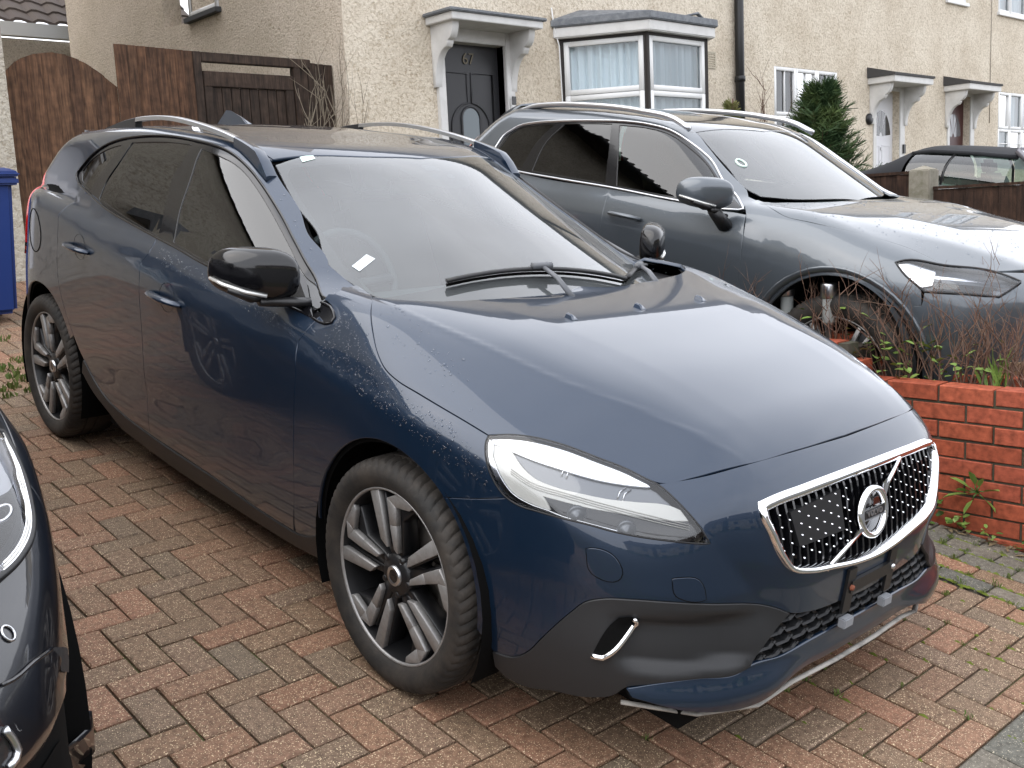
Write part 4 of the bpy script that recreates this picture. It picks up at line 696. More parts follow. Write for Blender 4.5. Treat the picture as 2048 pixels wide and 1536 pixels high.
# ---------------------------------------------------------------- panels cut out of a curved body surface
def cr_resample(P,step,closed=True,corner=32):
    """Catmull-Rom resampling of a 3D polyline, corners kept"""
    P=np.asarray(P,float); keep=[0]
    for i in range(1,len(P)):
        if np.linalg.norm(P[i]-P[keep[-1]])>1e-4: keep.append(i)
    P=P[keep]
    if closed and np.linalg.norm(P[0]-P[-1])<1e-4: P=P[:-1]
    n=len(P); T=[]
    for i in range(n):
        a=P[i]-P[i-1]; b=P[(i+1)%n]-P[i]
        ang=math.degrees(math.acos(max(-1,min(1,a@b/(np.linalg.norm(a)*np.linalg.norm(b)+1e-12)))))
        end=(not closed) and i in (0,n-1)
        T.append((a/np.linalg.norm(a),b/np.linalg.norm(b)) if (ang>corner and not end) else None)
        if T[-1] is None:
            la,lb=np.linalg.norm(a),np.linalg.norm(b)
            t=(a/la*lb+b/lb*la); t=t/np.linalg.norm(t)
            if end: t=(b/lb if i==0 else a/la)
            T[-1]=(t,t)
    out=[]
    for i in range(n if closed else n-1):
        p,q=P[i],P[(i+1)%n]; ctr=abs(p[1])<1e-6 and abs(q[1])<1e-6; d=np.linalg.norm(q-p); k=max(1,int(math.ceil(d/step)))
        m0,m1=(q-p,q-p) if ctr else (T[i][1]*d,T[(i+1)%n][0]*d)
        for j in range(k):
            t=j/k; out.append((2*t**3-3*t*t+1)*p+(t**3-2*t*t+t)*m0+(-2*t**3+3*t*t)*q+(t**3-t*t)*m1)
    if not closed: out.append(P[-1])
    return np.array(out)
def inpoly(x,y,poly):
    c=np.zeros(len(x),bool); n=len(poly)
    for i in range(n):
        x1,y1=poly[i]; x2,y2=poly[(i+1)%n]
        if y1==y2: continue
        k=((y1>y)!=(y2>y))&(x<(x2-x1)*(y-y1)/(y2-y1)+x1); c^=k
    return c
class Patch: pass
def patch(F,outline,d,step=.025,holes=(),gap=.0018,flange=.012,off=0,center=False,smooth=True,reach=.5,corner=32):
    d=np.array(d,float); d/=np.linalg.norm(d)
    up=np.array([0,0,1.]) if abs(d[2])<.9 else np.array([1.,0,0])
    U=np.cross(up,d); U/=np.linalg.norm(U); V=np.cross(d,U)
    loops=[np.asarray(outline,float)]+[np.asarray(h,float) for h in holes]
    loops=[cr_resample(l,step*.6,True,corner if smooth else 0.1) for l in loops]
    o=loops[0].mean(0); P2=[np.c_[(l-o)@U,(l-o)@V] for l in loops]
    pts=[];edges=[]
    for p in P2:
        b=len(pts); n=len(p); pts+=[Vector(q) for q in p]; edges+=[(b+i,b+(i+1)%n) for i in range(n)]
    nb=len(pts); lo=P2[0].min(0); hi=P2[0].max(0)
    gx,gy=np.meshgrid(np.arange(lo[0]+step/2,hi[0],step),np.arange(lo[1]+step/2,hi[1],step)); gx=gx+(np.arange(gx.shape[0])%2)[:,None]*step*.5; g=np.c_[gx.ravel(),gy.ravel()]
    ins=inpoly(g[:,0],g[:,1],P2[0])
    for h in P2[1:]: ins&=~inpoly(g[:,0],g[:,1],h)
    g=g[ins]; bd=np.vstack(P2)
    if len(g):
        dm=np.full(len(g),9.)
        for k in range(0,len(bd),400): dm=np.minimum(dm,np.sqrt(((g[:,None]-bd[None,k:k+400])**2).sum(-1)).min(1))
        g=g[dm>step*.42]
    pts+=[Vector(q) for q in g]
    vo,eo,fo,ov,oe,of=delaunay_2d_cdt(pts,edges,[],0,1e-6)
    A=np.array([[v[0],v[1]] for v in vo]); T=np.array([f for f in fo if len(f)==3])
    c=A[T].mean(1); k=inpoly(c[:,0],c[:,1],P2[0])
    for h in P2[1:]: k&=~inpoly(c[:,0],c[:,1],h)
    T=T[k]; used=np.unique(T); mp=np.full(len(A),-1); mp[used]=np.arange(len(used)); T=mp[T]; A=A[used]
    dep=np.zeros(len(A)); L3=np.vstack(loops); LD=(L3-o)@d
    O=o+A[:,:1]*U+A[:,1:]*V
    t,h=march(F,O-d*reach,np.repeat(d[None],len(O),0),0,2.2*reach)
    if not h.all():                       # grazing spots: take the depth of the nearest traced point
        bad=np.where(~h)[0]
        for i in bad: t[i]=LD[((bd-A[i])**2).sum(1).argmin()]+reach
    P=O+d*(t[:,None]-reach)
    if center: 
        c2=bd[np.abs(L3[:,1])<1e-6]; cm=np.zeros(len(A),bool)
        if len(c2): cm=((A[:,None]-c2[None])**2).sum(-1).min(1)<1e-10
        P[cm,1]=0
    N=grad(F,P)
    if center: N[cm,1]=0; N/=np.linalg.norm(N,axis=1)[:,None]
    # orientation: triangles wound so that normals agree with N
    fn=np.cross(P[T[:,1]]-P[T[:,0]],P[T[:,2]]-P[T[:,0]]); fl=(fn*N[T[:,0]]).sum(1)<0; T[fl]=T[fl][:,::-1]
    E={}
    for a,b,c_ in T:
        for e in ((a,b),(b,c_),(c_,a)):
            if (e[1],e[0]) in E: del E[(e[1],e[0])]
            else: E[e]=1
    n=len(P); out=np.zeros_like(P)
    for a,b in E:
        if center and abs(P[a,1])<1e-6 and abs(P[b,1])<1e-6: continue
        w=np.cross(P[b]-P[a],N[a]); w/=np.linalg.norm(w)+1e-12; out[a]+=w; out[b]+=w
    l=np.linalg.norm(out,axis=1); bdm=l>1e-6; out[bdm]/=l[bdm][:,None]
    if center:
        k=np.abs(P[:,1])<1e-6; out[k,1]=0
    P=P-out*gap+N*off
    verts=[P]; nor=[N]; tris=[T.tolist()]
    if flange:
        ids=np.where(bdm)[0]; im=np.full(n,-1); im[ids]=np.arange(len(ids)); b=min(.0016,abs(flange)*.4)
        r1=P[ids]+out[ids]*b*.7-N[ids]*b*.5; r2=P[ids]+out[ids]*b-N[ids]*flange
        verts+=[r1,r2,r2]; n1=N[ids]+out[ids]; n1/=np.linalg.norm(n1,axis=1)[:,None]; nor+=[n1,out[ids],out[ids]]
        k=len(ids); q=[]
        for a,bb in E:
            if center and abs(P[a,1])<1e-6 and abs(P[bb,1])<1e-6: continue
            i,j=im[a],im[bb]; q+= [(a,n+i,n+j,bb),(n+i,n+k+i,n+k+j,n+j)]
        tris.append(q)
    R=Patch(); R.v=np.vstack(verts); R.n=np.vstack(nor); R.f=sum(tris,[]); return R
def flip(p):
    q=Patch(); s=np.array([1,-1,1]); q.v=p.v*s; q.n=p.n*s; q.f=[tuple(f[::-1]) for f in p.f]; return q
def pmesh(name,patches,m,parent):
    v=[];nn=[];f=[];b=0
    for p in patches: v.append(p.v); nn.append(p.n); f+=[tuple(int(i)+b for i in q) for q in p.f]; b+=len(p.v)
    v=np.vstack(v); nn=np.vstack(nn); me=bpy.data.meshes.new(name); me.from_pydata(v.tolist(),[],f)
    me.polygons.foreach_set('use_smooth',[True]*len(me.polygons)); me.normals_split_custom_set_from_vertices(nn.tolist())
    return link(name,me,m,parent)
def on(F,pts,d,off=0,reach=.4):
    P=np.asarray(pts,float); d=np.array(d,float); d/=np.linalg.norm(d)
    t,h=march(F,P-d*reach,np.repeat(d[None],len(P),0),0,2*reach); Q=P-d*reach+d*t[:,None]; Q=np.where(h[:,None],Q,P)
    return Q+grad(F,Q)*off
def mir(P): return [(p[0],-p[1],p[2]) for p in P]

FGY,FGZ=np.linspace(-.6,.6,241),np.linspace(.2,.8,121)
_gy,_gz=np.meshgrid(FGY,FGZ,indexing='ij'); _q=np.c_[np.full(_gy.size,1.3),_gy.ravel(),_gz.ravel()]
_t,_h=march(F,_q,np.repeat([[-1.,0,0]],len(_q),0),0,1.0); FGX=(1.3-_t).reshape(_gy.shape)
def fx(y,z):
    i=min(max((y+.6)/.005,0),239.99); j=min(max((z-.2)/.005,0),119.99); a,b=int(i),int(j); u,v=i-a,j-b
    return (FGX[a,b]*(1-u)+FGX[a+1,b]*u)*(1-v)+(FGX[a,b+1]*(1-u)+FGX[a+1,b+1]*u)*v
def wheel(parent,x,y,side,ph,R=.331,rr=.245,spokes=True,name='wheel',kind=0):
    """side -1: outer face towards -y"""
    w=bpy.data.objects.new(name,None); COL.objects.link(w); w.parent=parent; w.location=(x,y,R); w.empty_display_size=.1
    s=side
    k=R/.331
    prof=[(rr-.003,.080),(rr+.006,.097),(rr+.02,.107),(.285*k,.114),(.300*k,.113),(.313*k,.107),(.322*k,.099),(.3275*k,.088),(.330*k,.074),(.331*k,.052),(.331*k,.048),(.324*k,.047),(.324*k,.039),(.331*k,.038),(.332*k,.004),(.325*k,.003),(.325*k,-.006),(.332*k,-.007),(.331*k,-.05),(.33*k,-.08),(.32*k,-.1),(.28*k,-.112),(rr,-.08)]
    n=252; mb=MB(); v=[]
    for i in range(n):
        a=2*math.pi*i/n
        for j,(r,h) in enumerate(prof):
            cut=(i%4==0) and (4<j<10)
            r2=r-(.0045 if cut else 0); sk=.006*(j-7)/R if 4<j<19 else 0
            v.append((r2*math.cos(a+sk),s*h,r2*math.sin(a+sk)))
    K=len(prof); mb.add(v,[(i*K+j,((i+1)%n)*K+j,((i+1)%n)*K+j+1,i*K+j+1) for i in range(n) for j in range(K-1)],0,True)
    t=mb.build('tyre',M_tyre,w); sharpen(t.data,32)
    mb=MB().lathe([(rr+.004,s*.088),(rr+.0065,s*.095),(rr+.003,s*.098),(rr-.001,s*.095),(rr-.003,s*.088)],72)
    mb.build('rim_lip',M_rim,w)
    mb=MB().lathe([(rr-.004,s*.092),(rr-.012,s*.06),(rr-.02,s*-.02),(rr-.02,s*-.1)],48); mb.build('rim_barrel',M_rimb,w)
    def pol(L): return [(r*rr*math.cos(math.radians(a)),r*rr*math.sin(math.radians(a))) for r,a in L]
    face=MB(); back=MB(); S=(s,)
    for q in range(5):
        f=ph+72*q
        if kind==0:
            st=pol([(.33,f+10),(.44,f+22),(.995,f+17),(.995,f+7.5)]); kn=pol([(.31,f-26),(.33,f-13),(.60,f-3.5),(.91,f-1.5),(.995,f-13),(.995,f-30),(.92,f-28),(.835,f-12),(.62,f-14.5)])
            face.prism(st,s*.074,s*.092,1); 
            for part in ([0,1,2,8],[2,3,7,8],[3,4,7],[4,5,6,7]): face.prism([kn[i] for i in part],s*.074,s*.092,1)
            back.prism(pol([(.15,f+5),(.3,f+24),(.97,f+18),(.97,f+6.5)]),s*.02,s*.0735,1)
            back.prism(pol([(.15,f-25),(.3,f-29),(.66,f-16),(.93,f-30),(.99,f-28),(.99,f-10),(.90,f+.5),(.6,f-1),(.3,f+5)]),s*.02,s*.0735,1)
            back.prism(pol([(.15,f-10),(.4,f-14),(.55,f-2),(.4,f+10)]),s*.02,s*.068,1)
        else:
            face.prism(pol([(.25,f-12),(.25,f+12),(.98,f+9),(.98,f+5)]),s*.07,s*.09,1); face.prism(pol([(.3,f-10),(.98,f-9),(.98,f-5)]),s*.07,s*.09,1)
            back.prism(pol([(.15,f-25),(.3,f-15),(.97,f-12),(.97,f+12),(.3,f+15),(.15,f+25)]),s*.02,s*.069,1)
    face.build('spoke_face',M_rim,w,.0012,1); back.build('spoke_body',M_rimb,w,.003,1)
    hub=MB().lathe([(.001,s*.082),(.055,s*.082),(.062,s*.07),(.066,s*.03)],40)
    for q in range(5):
        a=math.radians(ph+72*q+36); c=(.056*math.cos(a),0,.056*math.sin(a)); hub.lathe([(.001,s*.083),(.009,s*.083),(.011,s*.07)],10,0,'y',c)
    hub.build('hub',M_rimb,w)
    MB().lathe([(.018,s*.088),(.024,s*.0925),(.029,s*.0885),(.03,s*.08)],32).build('hub_cap_ring',M_alu,w)
    MB().lathe([(.001,s*.0895),(.019,s*.0885)],24).build('hub_cap',M_black,w)
    MB().lathe([(.06,s*.0),(.15,s*.0),(.152,s*-.01),(.15,s*-.02),(.06,s*-.02)],48).build('brake_disc',M_disc,w)
    a0,a1=math.radians(-30),math.radians(35); cal=[(.12*math.cos(a0),.12*math.sin(a0)),(.175*math.cos(a0),.175*math.sin(a0)),(.185,0),(.175*math.cos(a1),.175*math.sin(a1)),(.12*math.cos(a1),.12*math.sin(a1))]
    MB().prism(cal,s*.018,s*-.05,1).build('brake_caliper',M_disc,w,.008)
    return w
# ---------------------------------------------------------------- blue hatchback
car=empty('blue_hatchback','dark blue metallic hatchback with chrome grille, roof rails and missing number plate','car',drive=True)
ARCH=lambda xc,a0,a1,n=14,r=.378,y=-.88: [(xc+r*math.cos(t),y,.335+r*math.sin(t)) for t in np.linspace(math.radians(a0),math.radians(a1),n)]
o=O
hood_r=o['hood_rear'][:-1]+[[-.19,0,1.027]]
hf=[list(q) for q in o['hood_front'][:-1]]+[[.804,0,.80]]
iC=min(range(len(o['hl_top'])),key=lambda i:np.linalg.norm(np.array(o['hl_top'][i])-np.array(hf[0])))
hl=o['hl_top']; hb=o['hl_bot']
half=hood_r[::-1]+o['hood_side'][1:]+hl[1:iC]+hf          # centre rear .. corner .. side .. lamp .. centre front
shell=[]
def panel(name,outline,d,m=M_paint,step=.025,both=True,back=True,Fn=None,par=None,**k):
    Fn=Fn or F; p=patch(Fn,outline,d,step,**k); ps=[p]
    if back: shell.append(patch(Fn,outline,d,.06,gap=-.012,flange=0,off=-.018+k.get('off',0),holes=k.get('holes',()),center=k.get('center',False)))
    return p
def place(name,p,m,mode='two',par=None):
    if mode=='join': return pmesh(name,[p,flip(p)],m,par or car)
    a=pmesh(name,[p],m,par or car)
    if mode=='two': return a,pmesh(name,[flip(p)],m,par or car)
    return a
place('bonnet',panel('bonnet',half,(-.25,.1,-.95),center=True,step=.016,gap=.003,flange=.02),M_paint,'join')
blin=o['bumper_line']; df=o['door_front']; dt=o['dlo_top']; db=o['dlo_bot']; rg=o['r_gap']; bg=o['b_gap']; dbt=o['door_bot']
iF=min(range(len(dt)),key=lambda i:abs(dt[i][0]+.643))
fen=o['hood_side']+[hb[-1],hb[-2],hb[-3],hb[-4],hb[-5]]+blin[::-1]+ARCH(0,52,180,16)[:-1]+[(-.385,-.85,.27),(-.41,-.845,.245),(-.565,-.838,.255)]+df[::-1][1:]+[(-.418,-.82,.9535),(-.392,-.815,.962),(-.389,-.805,.975),(-.412,-.795,.989),(-.553,-.741,1.002),(-.643,-.705,1.02),o['ws_left'][2],o['ws_left'][3],o['ws_left'][4]]
place('front_wing',panel('front_wing',fen,(-.35,.75,-.55),step=.02),M_paint)
fd=[df[0]]+df[1:7]+[dbt[3],dbt[2],dbt[1],dbt[0]]+bg[::-1][1:]+[(-1.578,-.812,1.054)]+[q for q in db if -1.5<q[0]<-.47][:]
doors=place('front_door',panel('front_door',fd,(0,1,0)),M_paint)
rd=bg+rg[::-1][1:]+[(-2.254,-.797,1.148)]+[q for q in db if -2.2<q[0]<-1.6]
rdoors=place('rear_door',panel('rear_door',rd,(0,1,0)),M_paint)
# rear quarter with pillar and roof side
roofj=[(-1.24,-.52,1.36),(-1.4,-.535,1.395),(-1.7,-.545,1.42),(-2.1,-.545,1.42),(-2.5,-.535,1.40),(-2.75,-.52,1.37),(-2.88,-.50,1.345)]
TQ=[(-2.88,-.50,1.345),(-2.96,-.58,1.27),(-3.0,-.66,1.16),(-2.98,-.74,1.07),(-2.96,-.80,.97),(-2.97,-.84,.70),(-2.98,-.85,.5)]
arR=ARCH(-2.647,158,30,16)
kf=[q for q in rg if q[2]>.53]     # rear door gap, top to bottom
quart=TQ+arR+kf[::-1]+[(-2.32,-.79,1.16),(-2.42,-.779,1.182),(-2.463,-.769,1.202)]+dt[1:iF+1]+[o['ws_left'][2],(-.85,-.593,1.142),o['ws_left'][1],(-1.12,-.535,1.281),(-1.246,-.508,1.343)]+roofj
place('side_frame',panel('side_frame',quart,(0,.82,-.55),step=.025),M_paint)
# tail, tailgate, lamps
tg=[(-2.9,0,1.36)]+TQ+[(-2.98,-.85,.3),(-3.2,-.78,.25),(-3.45,-.4,.25),(-3.45,0,.25)]
place('tailgate',panel('tailgate',tg,(.75,.55,-.1),center=True,step=.05,flange=0),M_paint,'join')
tl=[(-2.97,-.57,1.28),(-2.99,-.66,1.16),(-2.94,-.75,1.07),(-2.91,-.81,.98),(-2.92,-.84,.86),(-2.97,-.83,.80),(-3.05,-.79,.86),(-3.08,-.74,1.0),(-3.09,-.62,1.2)]
place('tail_lamp',panel('tail_lamp',tl,(.3,.95,-.05),back=False,off=.006),M_red)
# roof skin and spoiler
rf=[(-1.055,0,1.39),(-1.10,-.211,1.385),(-1.20,-.42,1.37)]+roofj+[(-2.9,0,1.36)]
place('roof',panel('roof',rf,(0,0,-1),step=.04,center=True),M_paint,'join')
MB().prism([(-2.72,-.50),(-2.86,-.57),(-2.98,-.55),(-3.07,-.30),(-3.09,0),(-3.07,.30),(-2.98,.55),(-2.86,.57),(-2.72,.50)],1.325,1.372).build('roof_spoiler',M_paint,car,.012)
# windscreen
Fg=lambda p: green(p[...,0],np.abs(p[...,1]),p[...,2])
ws=[(-1.06,0,1.388),(-1.105,-.211,1.381),(-1.205,-.408,1.365),o['ws_left'][0],o['ws_left'][1],(-.85,-.593,1.142),o['ws_left'][2],(-.58,-.64,1.03),(-.40,-.60,.985),(-.18,-.36,.985),(-.06,0,.985)]
place('windscreen',panel('windscreen',ws,(-.5,0,-.86),Fn=Fg,center=True,back=False,flange=0,off=-.003),M_glass,'join')
fi=o['frit_in']; bump=o['frit_bump']
inner=[(-.84,0,1.29),(-.845,-.05,1.29),(-.875,-.095,1.305),(-.93,-.125,1.32),(-1.02,-.155,1.35),(-1.045,-.20,1.352)]+[tuple(q) for q in fi if q[1]<-.26]+[(-.36,-.36,1.08),(-.27,0,1.08)]
wso=[(q[0],q[1],q[2]) for q in ws]
fr=patch(Fg,wso[:1]+wso[1:]+inner[::-1],(-.5,0,-.86),.04,gap=0,flange=0,off=-.006,center=True)
place('windscreen_border',fr,M_frit,'join')
for a,b in (((-.045,-1.00),(.02,-.96)),((-.055,-.935),(-.012,-.90)),((.02,-.93),(.05,-.905))):
    q=on(Fg,[(b[1],a[0],1.3),(b[1],b[0],1.3),(a[1],b[0],1.3),(a[1],a[0],1.3)],(0,0,-1),-.0045)
    MB().add([tuple(v) for v in q],[(0,1,2,3)]).build('sensor_window',M_lgrey,car)
q=on(Fg,[(-1.20,-.435,1.3),(-1.165,-.445,1.3),(-1.16,-.395,1.3),(-1.195,-.385,1.3)],(0,0,-1),-.001); MB().add([tuple(v) for v in q],[(0,1,2,3)]).build('windscreen_sticker',mat('pale_sticker',(.6,.75,.68),.5),car)
q=on(Fg,[(-.62,-.595,1.1),(-.585,-.59,1.1),(-.60,-.52,1.1),(-.635,-.53,1.1)],(0,0,-1),-.001); MB().add([tuple(v) for v in q],[(0,1,2,3)]).build('windscreen_label',mat('pale_label',(.62,.68,.70),.5),car)
cw=[(-.07,0,.985),(-.20,-.36,.985),(-.42,-.6,.985),(-.55,-.66,1.0)]; cw2=[(.02,0,.97),(-.02,-.36,.97),(-.12,-.6,.97),(-.22,-.70,.98)]
mb=MB(); P_=cw[::-1]+mir(cw)[1:]; Q_=cw2[::-1]+mir(cw2)[1:]; mb.add(P_+Q_,[(i,i+1,len(P_)+i+1,len(P_)+i) for i in range(len(P_)-1)]); mb.build('cowl_panel',M_trim,car)
# side windows: black surround with three panes
DLO=[tuple(q) for q in db]+[tuple(q) for q in dt[:-1][::-1]]
fgl,rgl,qgl=o['fglass'],o['rglass'],o['qglass']
sur=patch(F,DLO,(0,1,-.15),.03,holes=(fgl,rgl,qgl),gap=.001,flange=.008,off=-.0015)
place('window_surround',sur,M_black)
for nm,g,mm in (('front_side_window',fgl,M_sglass),('rear_side_window',rgl,M_tint),('quarter_window',qgl,M_tint)): place(nm,patch(F,g,(0,1,-.15),.05,gap=-.003,flange=0,off=-.005),mm)
P_=on(F,cr_resample(DLO,.03),(0,1,0),.002)
for s in (1,-1): MB().tube([(p[0],p[1]*s,p[2]) for p in P_],.0045,6,closed=True).build('window_trim',M_black,car)
bs=[(-.50,-.815,.967),(-.60,-.78,.985),(-.69,-.70,1.05),(-.63,-.715,1.035),(-.46,-.80,.975)]
# sills
sill=[(-.41,-.84,.30),(-.50,-.84,.262)]+[(q[0],q[1],q[2]-.004) for q in dbt[::-1][1:]]+[(q[0],q[1],q[2]-.003) for q in rg[::-1][1:5]]+[(-2.21,-.88,.44),(-2.23,-.875,.40),(-2.16,-.872,.34),(-2.02,-.851,.265),(-1.95,-.83,.21),(-1.45,-.80,.165),(-1.0,-.79,.16),(-.6,-.79,.17),(-.42,-.81,.20)]
place('sill_cladding',panel('sill_cladding',sill,(0,1,0),back=False,off=.004),M_clad)
# front bumper
bum=hf[::-1]+hl[iC:-1]+[tuple((np.array(hl[-1])+np.array(hb[0]))/2)]+hb[1:10]+blin[::-1]+ARCH(0,52,-10,8)[1:-1]+o['clad_top']+o['intake_top'][1:-1]+[(.918,0,.404)]
g1=o['grille']; g2=o['grille2']
grR=[(.857,0,.736),(.855,-.12,.735),(.849,-.26,.731),(.838,-.39,.723),g1[0]]+g2[:7]+[(.916,-.08,.509),(.917,0,.505)]
nb=sorted([q for q in bum],key=lambda q:0)
bp=panel('front_bumper',[hf[-1]]+[(q[0],q[1],q[2]) for q in bum[1:]]+[(.917,0,.503),(.917,0,.503)][:1]+grR[::-1][1:-1]+[(.857,0,.738)],(-.75,.58,-.28),center=True,step=.016,gap=.0025)
place('front_bumper',bp,M_paint,'join')
# dark lower moulding with a dished lamp recess
def Fc(p):
    x,a,z=p[...,0],np.abs(p[...,1]),p[...,2]
    w=sstep(z,.325,.36)*(1-sstep(z,.435,.48))*sstep(a,.40,.52)*(1-sstep(a,.68,.745))
    return F(p)+.030*w
def Fl(p):
    z=p[...,2]; a=np.abs(p[...,1])
    return F(p)-.035*(1-sstep(z,.245,.335))*(.4+.6*sstep(a,.2,.42))
cl=o['clad_top']+[(.901,-.376,.413),(.896,-.408,.385),(.889,-.441,.349)]+o['clad_low']+[(.70,-.72,.262)]+o['clad_bot'][::-1][1:]
place('bumper_moulding',panel('bumper_moulding',cl,(-.6,.78,-.2),Fn=Fc,step=.018,off=.004),M_clad)
lp=[(.715,-.711,.282)]+o['clad_low'][::-1][1:]+o['intake_bot'][1:4][::-1]+[(.915,0,.329),(.905,0,.262),(.901,-.137,.255),(.891,-.30,.252),(.875,-.40,.225),(.80,-.60,.235),(.72,-.70,.265)]
lp=[(.715,-.711,.284)]+[tuple(q) for q in o['clad_low'][::-1][1:]]+[(.901,-.344,.323),(.91,-.22,.33),(.914,-.079,.333),(.915,0,.333),(.905,0,.258),(.901,-.137,.255),(.893,-.29,.252),(.87,-.40,.215),(.80,-.58,.225),(.725,-.70,.262)]
place('bumper_lip',panel('bumper_lip',lp,(-.8,.5,-.3),Fn=Fl,center=True,step=.018),M_paint,'join')
up=[(.90,y,.252) for y in (-.28,-.1,.1,.28)]
MB().tube([(.70,-.70,.232),(.82,-.56,.205),(.885,-.40,.20),(.90,-.28,.226),(.915,-.1,.232),(.915,.1,.232),(.90,.28,.226),(.885,.40,.20),(.82,.56,.205),(.70,.70,.232)],.008,8,flat=.6).build('lip_edge',mat('scuffed_pale_plastic',(.34,.32,.29),.7,noise=(9,(.05,.05,.05),.5,.75)),car)
# lower intake with honeycomb mesh
Fi=lambda p: F(p)+.05
yy=np.linspace(-.46,.46,25)
mb=MB()
def inx(y,z,off): 
    return (fx(y,z)-off,y,z)
def itop(y): return np.interp(abs(y),[0,.1,.24,.34,.37,.41,.44,.46],[.404,.407,.417,.427,.41,.385,.35,.33])
def ibot(y): return np.interp(abs(y),[0,.2,.34,.46],[.330,.331,.324,.326])
bk=[];
for y in yy: bk+= [inx(y,itop(y)+.012,.06),inx(y,ibot(y)-.012,.06)]
mb.add(bk,[(2*i,2*i+2,2*i+3,2*i+1) for i in range(len(yy)-1)]); mb.build('intake_back',M_shell,car)
hm=MB(); hw,hh=.062,.030; fr_=.14
for r in range(-1,4):
    for c in range(-9,10):
        cy,cz=c*hw+(.5*hw if r%2 else 0),.338+r*hh*.98
        hexo=[(cy-hw*.5,cz-hh*.25),(cy,cz-hh*.75*.9),(cy+hw*.5,cz-hh*.25),(cy+hw*.5,cz+hh*.25),(cy,cz+hh*.75*.9),(cy-hw*.5,cz+hh*.25)]
        hexo=[(cy-hw*.33,cz-hh*.5),(cy+hw*.33,cz-hh*.5),(cy+hw*.6,cz),(cy+hw*.33,cz+hh*.5),(cy-hw*.33,cz+hh*.5),(cy-hw*.6,cz)]
        if all(not(ibot(y)-.004<z<itop(y)+.004) for y,z in hexo) or abs(cy)>.47: continue
        cl_=lambda y,z:(y,min(max(z,ibot(y)-.002),itop(y)+.002))
        oo=[cl_(*q) for q in hexo]; ii=[cl_(cy+(y-cy)*.80,cz+(z-cz)*.74) for y,z in hexo]
        v=[inx(y,z,.006) for y,z in oo]+[inx(y,z,.012) for y,z in ii]+[inx(y,z,.045) for y,z in ii]
        hm.add(v,[(k,(k+1)%6,6+(k+1)%6,6+k) for k in range(6)]+[(6+k,6+(k+1)%6,12+(k+1)%6,12+k) for k in range(6)])
hm.build('honeycomb_mesh',M_clad,car)
# grille
def gx(y,z,off=0): return (fx(y,z)-off,y,z)
def gtop(y): return np.interp(abs(y),[0,.26,.417],[.734,.729,.712])
def gbot(y): return np.interp(abs(y),[0,.04,.19,.29,.35,.376,.406,.42],[.507,.509,.519,.535,.553,.584,.647,.69])
ys=np.linspace(-.425,.425,41); v=[]
for y in ys: v+=[gx(y,gtop(y)+.004,.055),gx(y,min(gbot(y)-.004,gtop(y)),.055)]
MB().add(v,[(2*i,2*i+2,2*i+3,2*i+1) for i in range(40)]).build('grille_back',M_shell,car)
full=grR+[tuple(q) for q in mir(grR[::-1][1:-1])]
G3=on(F,cr_resample(full,.02,True,40),(-1,0,0),.006)
gc=G3.mean(0); rings=[]
for k,(sc,of) in enumerate(((1.012,-.012),(1.008,.010),(.985,.013),(.955,.004),(.945,-.03))):
    P=[]
    for p in G3:
        d=np.array([0,p[1]-gc[1],p[2]-gc[2]]); t=.022 if p[2]>gc[2]+.055 and abs(p[1])<.40 else .017
        l=np.linalg.norm(d); dd=d/l; nrm=np.array([0,dd[1]/.42**2*.42,dd[2]/.11**2*.11]); 
        P.append(p)
    rings.append(P)
def gring(P,ins,of):
    out=[]; n=len(P)
    for i in range(n):
        t=P[(i+1)%n]-P[i-1]; t[0]=0; t/=np.linalg.norm(t); nn=np.array([0,t[2],-t[1]]);  
        if nn@np.array([0,P[i][1]-gc[1],P[i][2]-gc[2]])<0: nn=-nn
        top=nn[2]>.75
        w=ins*(1.75 if top else 1.0)
        q=P[i]-nn*w; q=np.array([q[0]+of,q[1],q[2]]); out.append(tuple(q))
    return out
rg_=[gring(G3,a,b) for a,b in ((-.002,-.016),(-.001,.005),(.003,.010),(.010,.0095),(.0135,.003),(.0145,-.03))]
n=len(G3); mb=MB(); mb.add(sum(rg_,[]),[(k*n+i,k*n+(i+1)%n,(k+1)*n+(i+1)%n,(k+1)*n+i) for k in range(5) for i in range(n)],0,True); mb.build('grille_frame',M_chrome,car)
for i in range(-13,14):
    y=i*.0305
    zt,zb=gtop(y)-.012,gbot(y)+.012
    if zt-zb<.02: continue
    zs=np.linspace(zb,zt,12); mb=MB(); v=[]
    for z in zs:
        wv=.0015*math.sin(z*180); 
        a=gx(y,z,.008); v+=[(a[0],y-.004+wv,z),(a[0],y+.004+wv,z),(a[0]-.04,y+.007,z),(a[0]-.04,y-.007,z)]
    mb.add(v,[(4*k+j,4*k+(j+1)%4,4*k+4+(j+1)%4,4*k+4+j) for k in range(11) for j in range(4)]+[(0,1,2,3),(44,45,46,47)]); mb.build('grille_slat',M_black,car)
for i in range(-13,14):
    for z in (.575,.602,.63,.657,.685):
        y=i*.0305; zz=z+(.012 if i%2 else 0)
        if gbot(y)+.015<zz<gtop(y)-.03 and not (abs(y)<.075 and abs(zz-.622)<.08):
            a=gx(y,zz,.006 if not(-.32<y<-.12) else -.002); MB().lathe([(.001,.0045),(.0017,.0035),(.0022,.0)],6,0,'x',a).build('chrome_stud',M_chrome,car)
rp=[(-.33,.685),(-.12,.70),(-.12,.60),(-.31,.60)]
v=[gx(y,z,.003) for y,z in rp]+[gx(y,z,.02) for y,z in rp]
MB().add(v,[(0,1,2,3),(0,4,5,1),(1,5,6,2),(2,6,7,3),(3,7,4,0)]).build('radar_cover',M_trim,car)
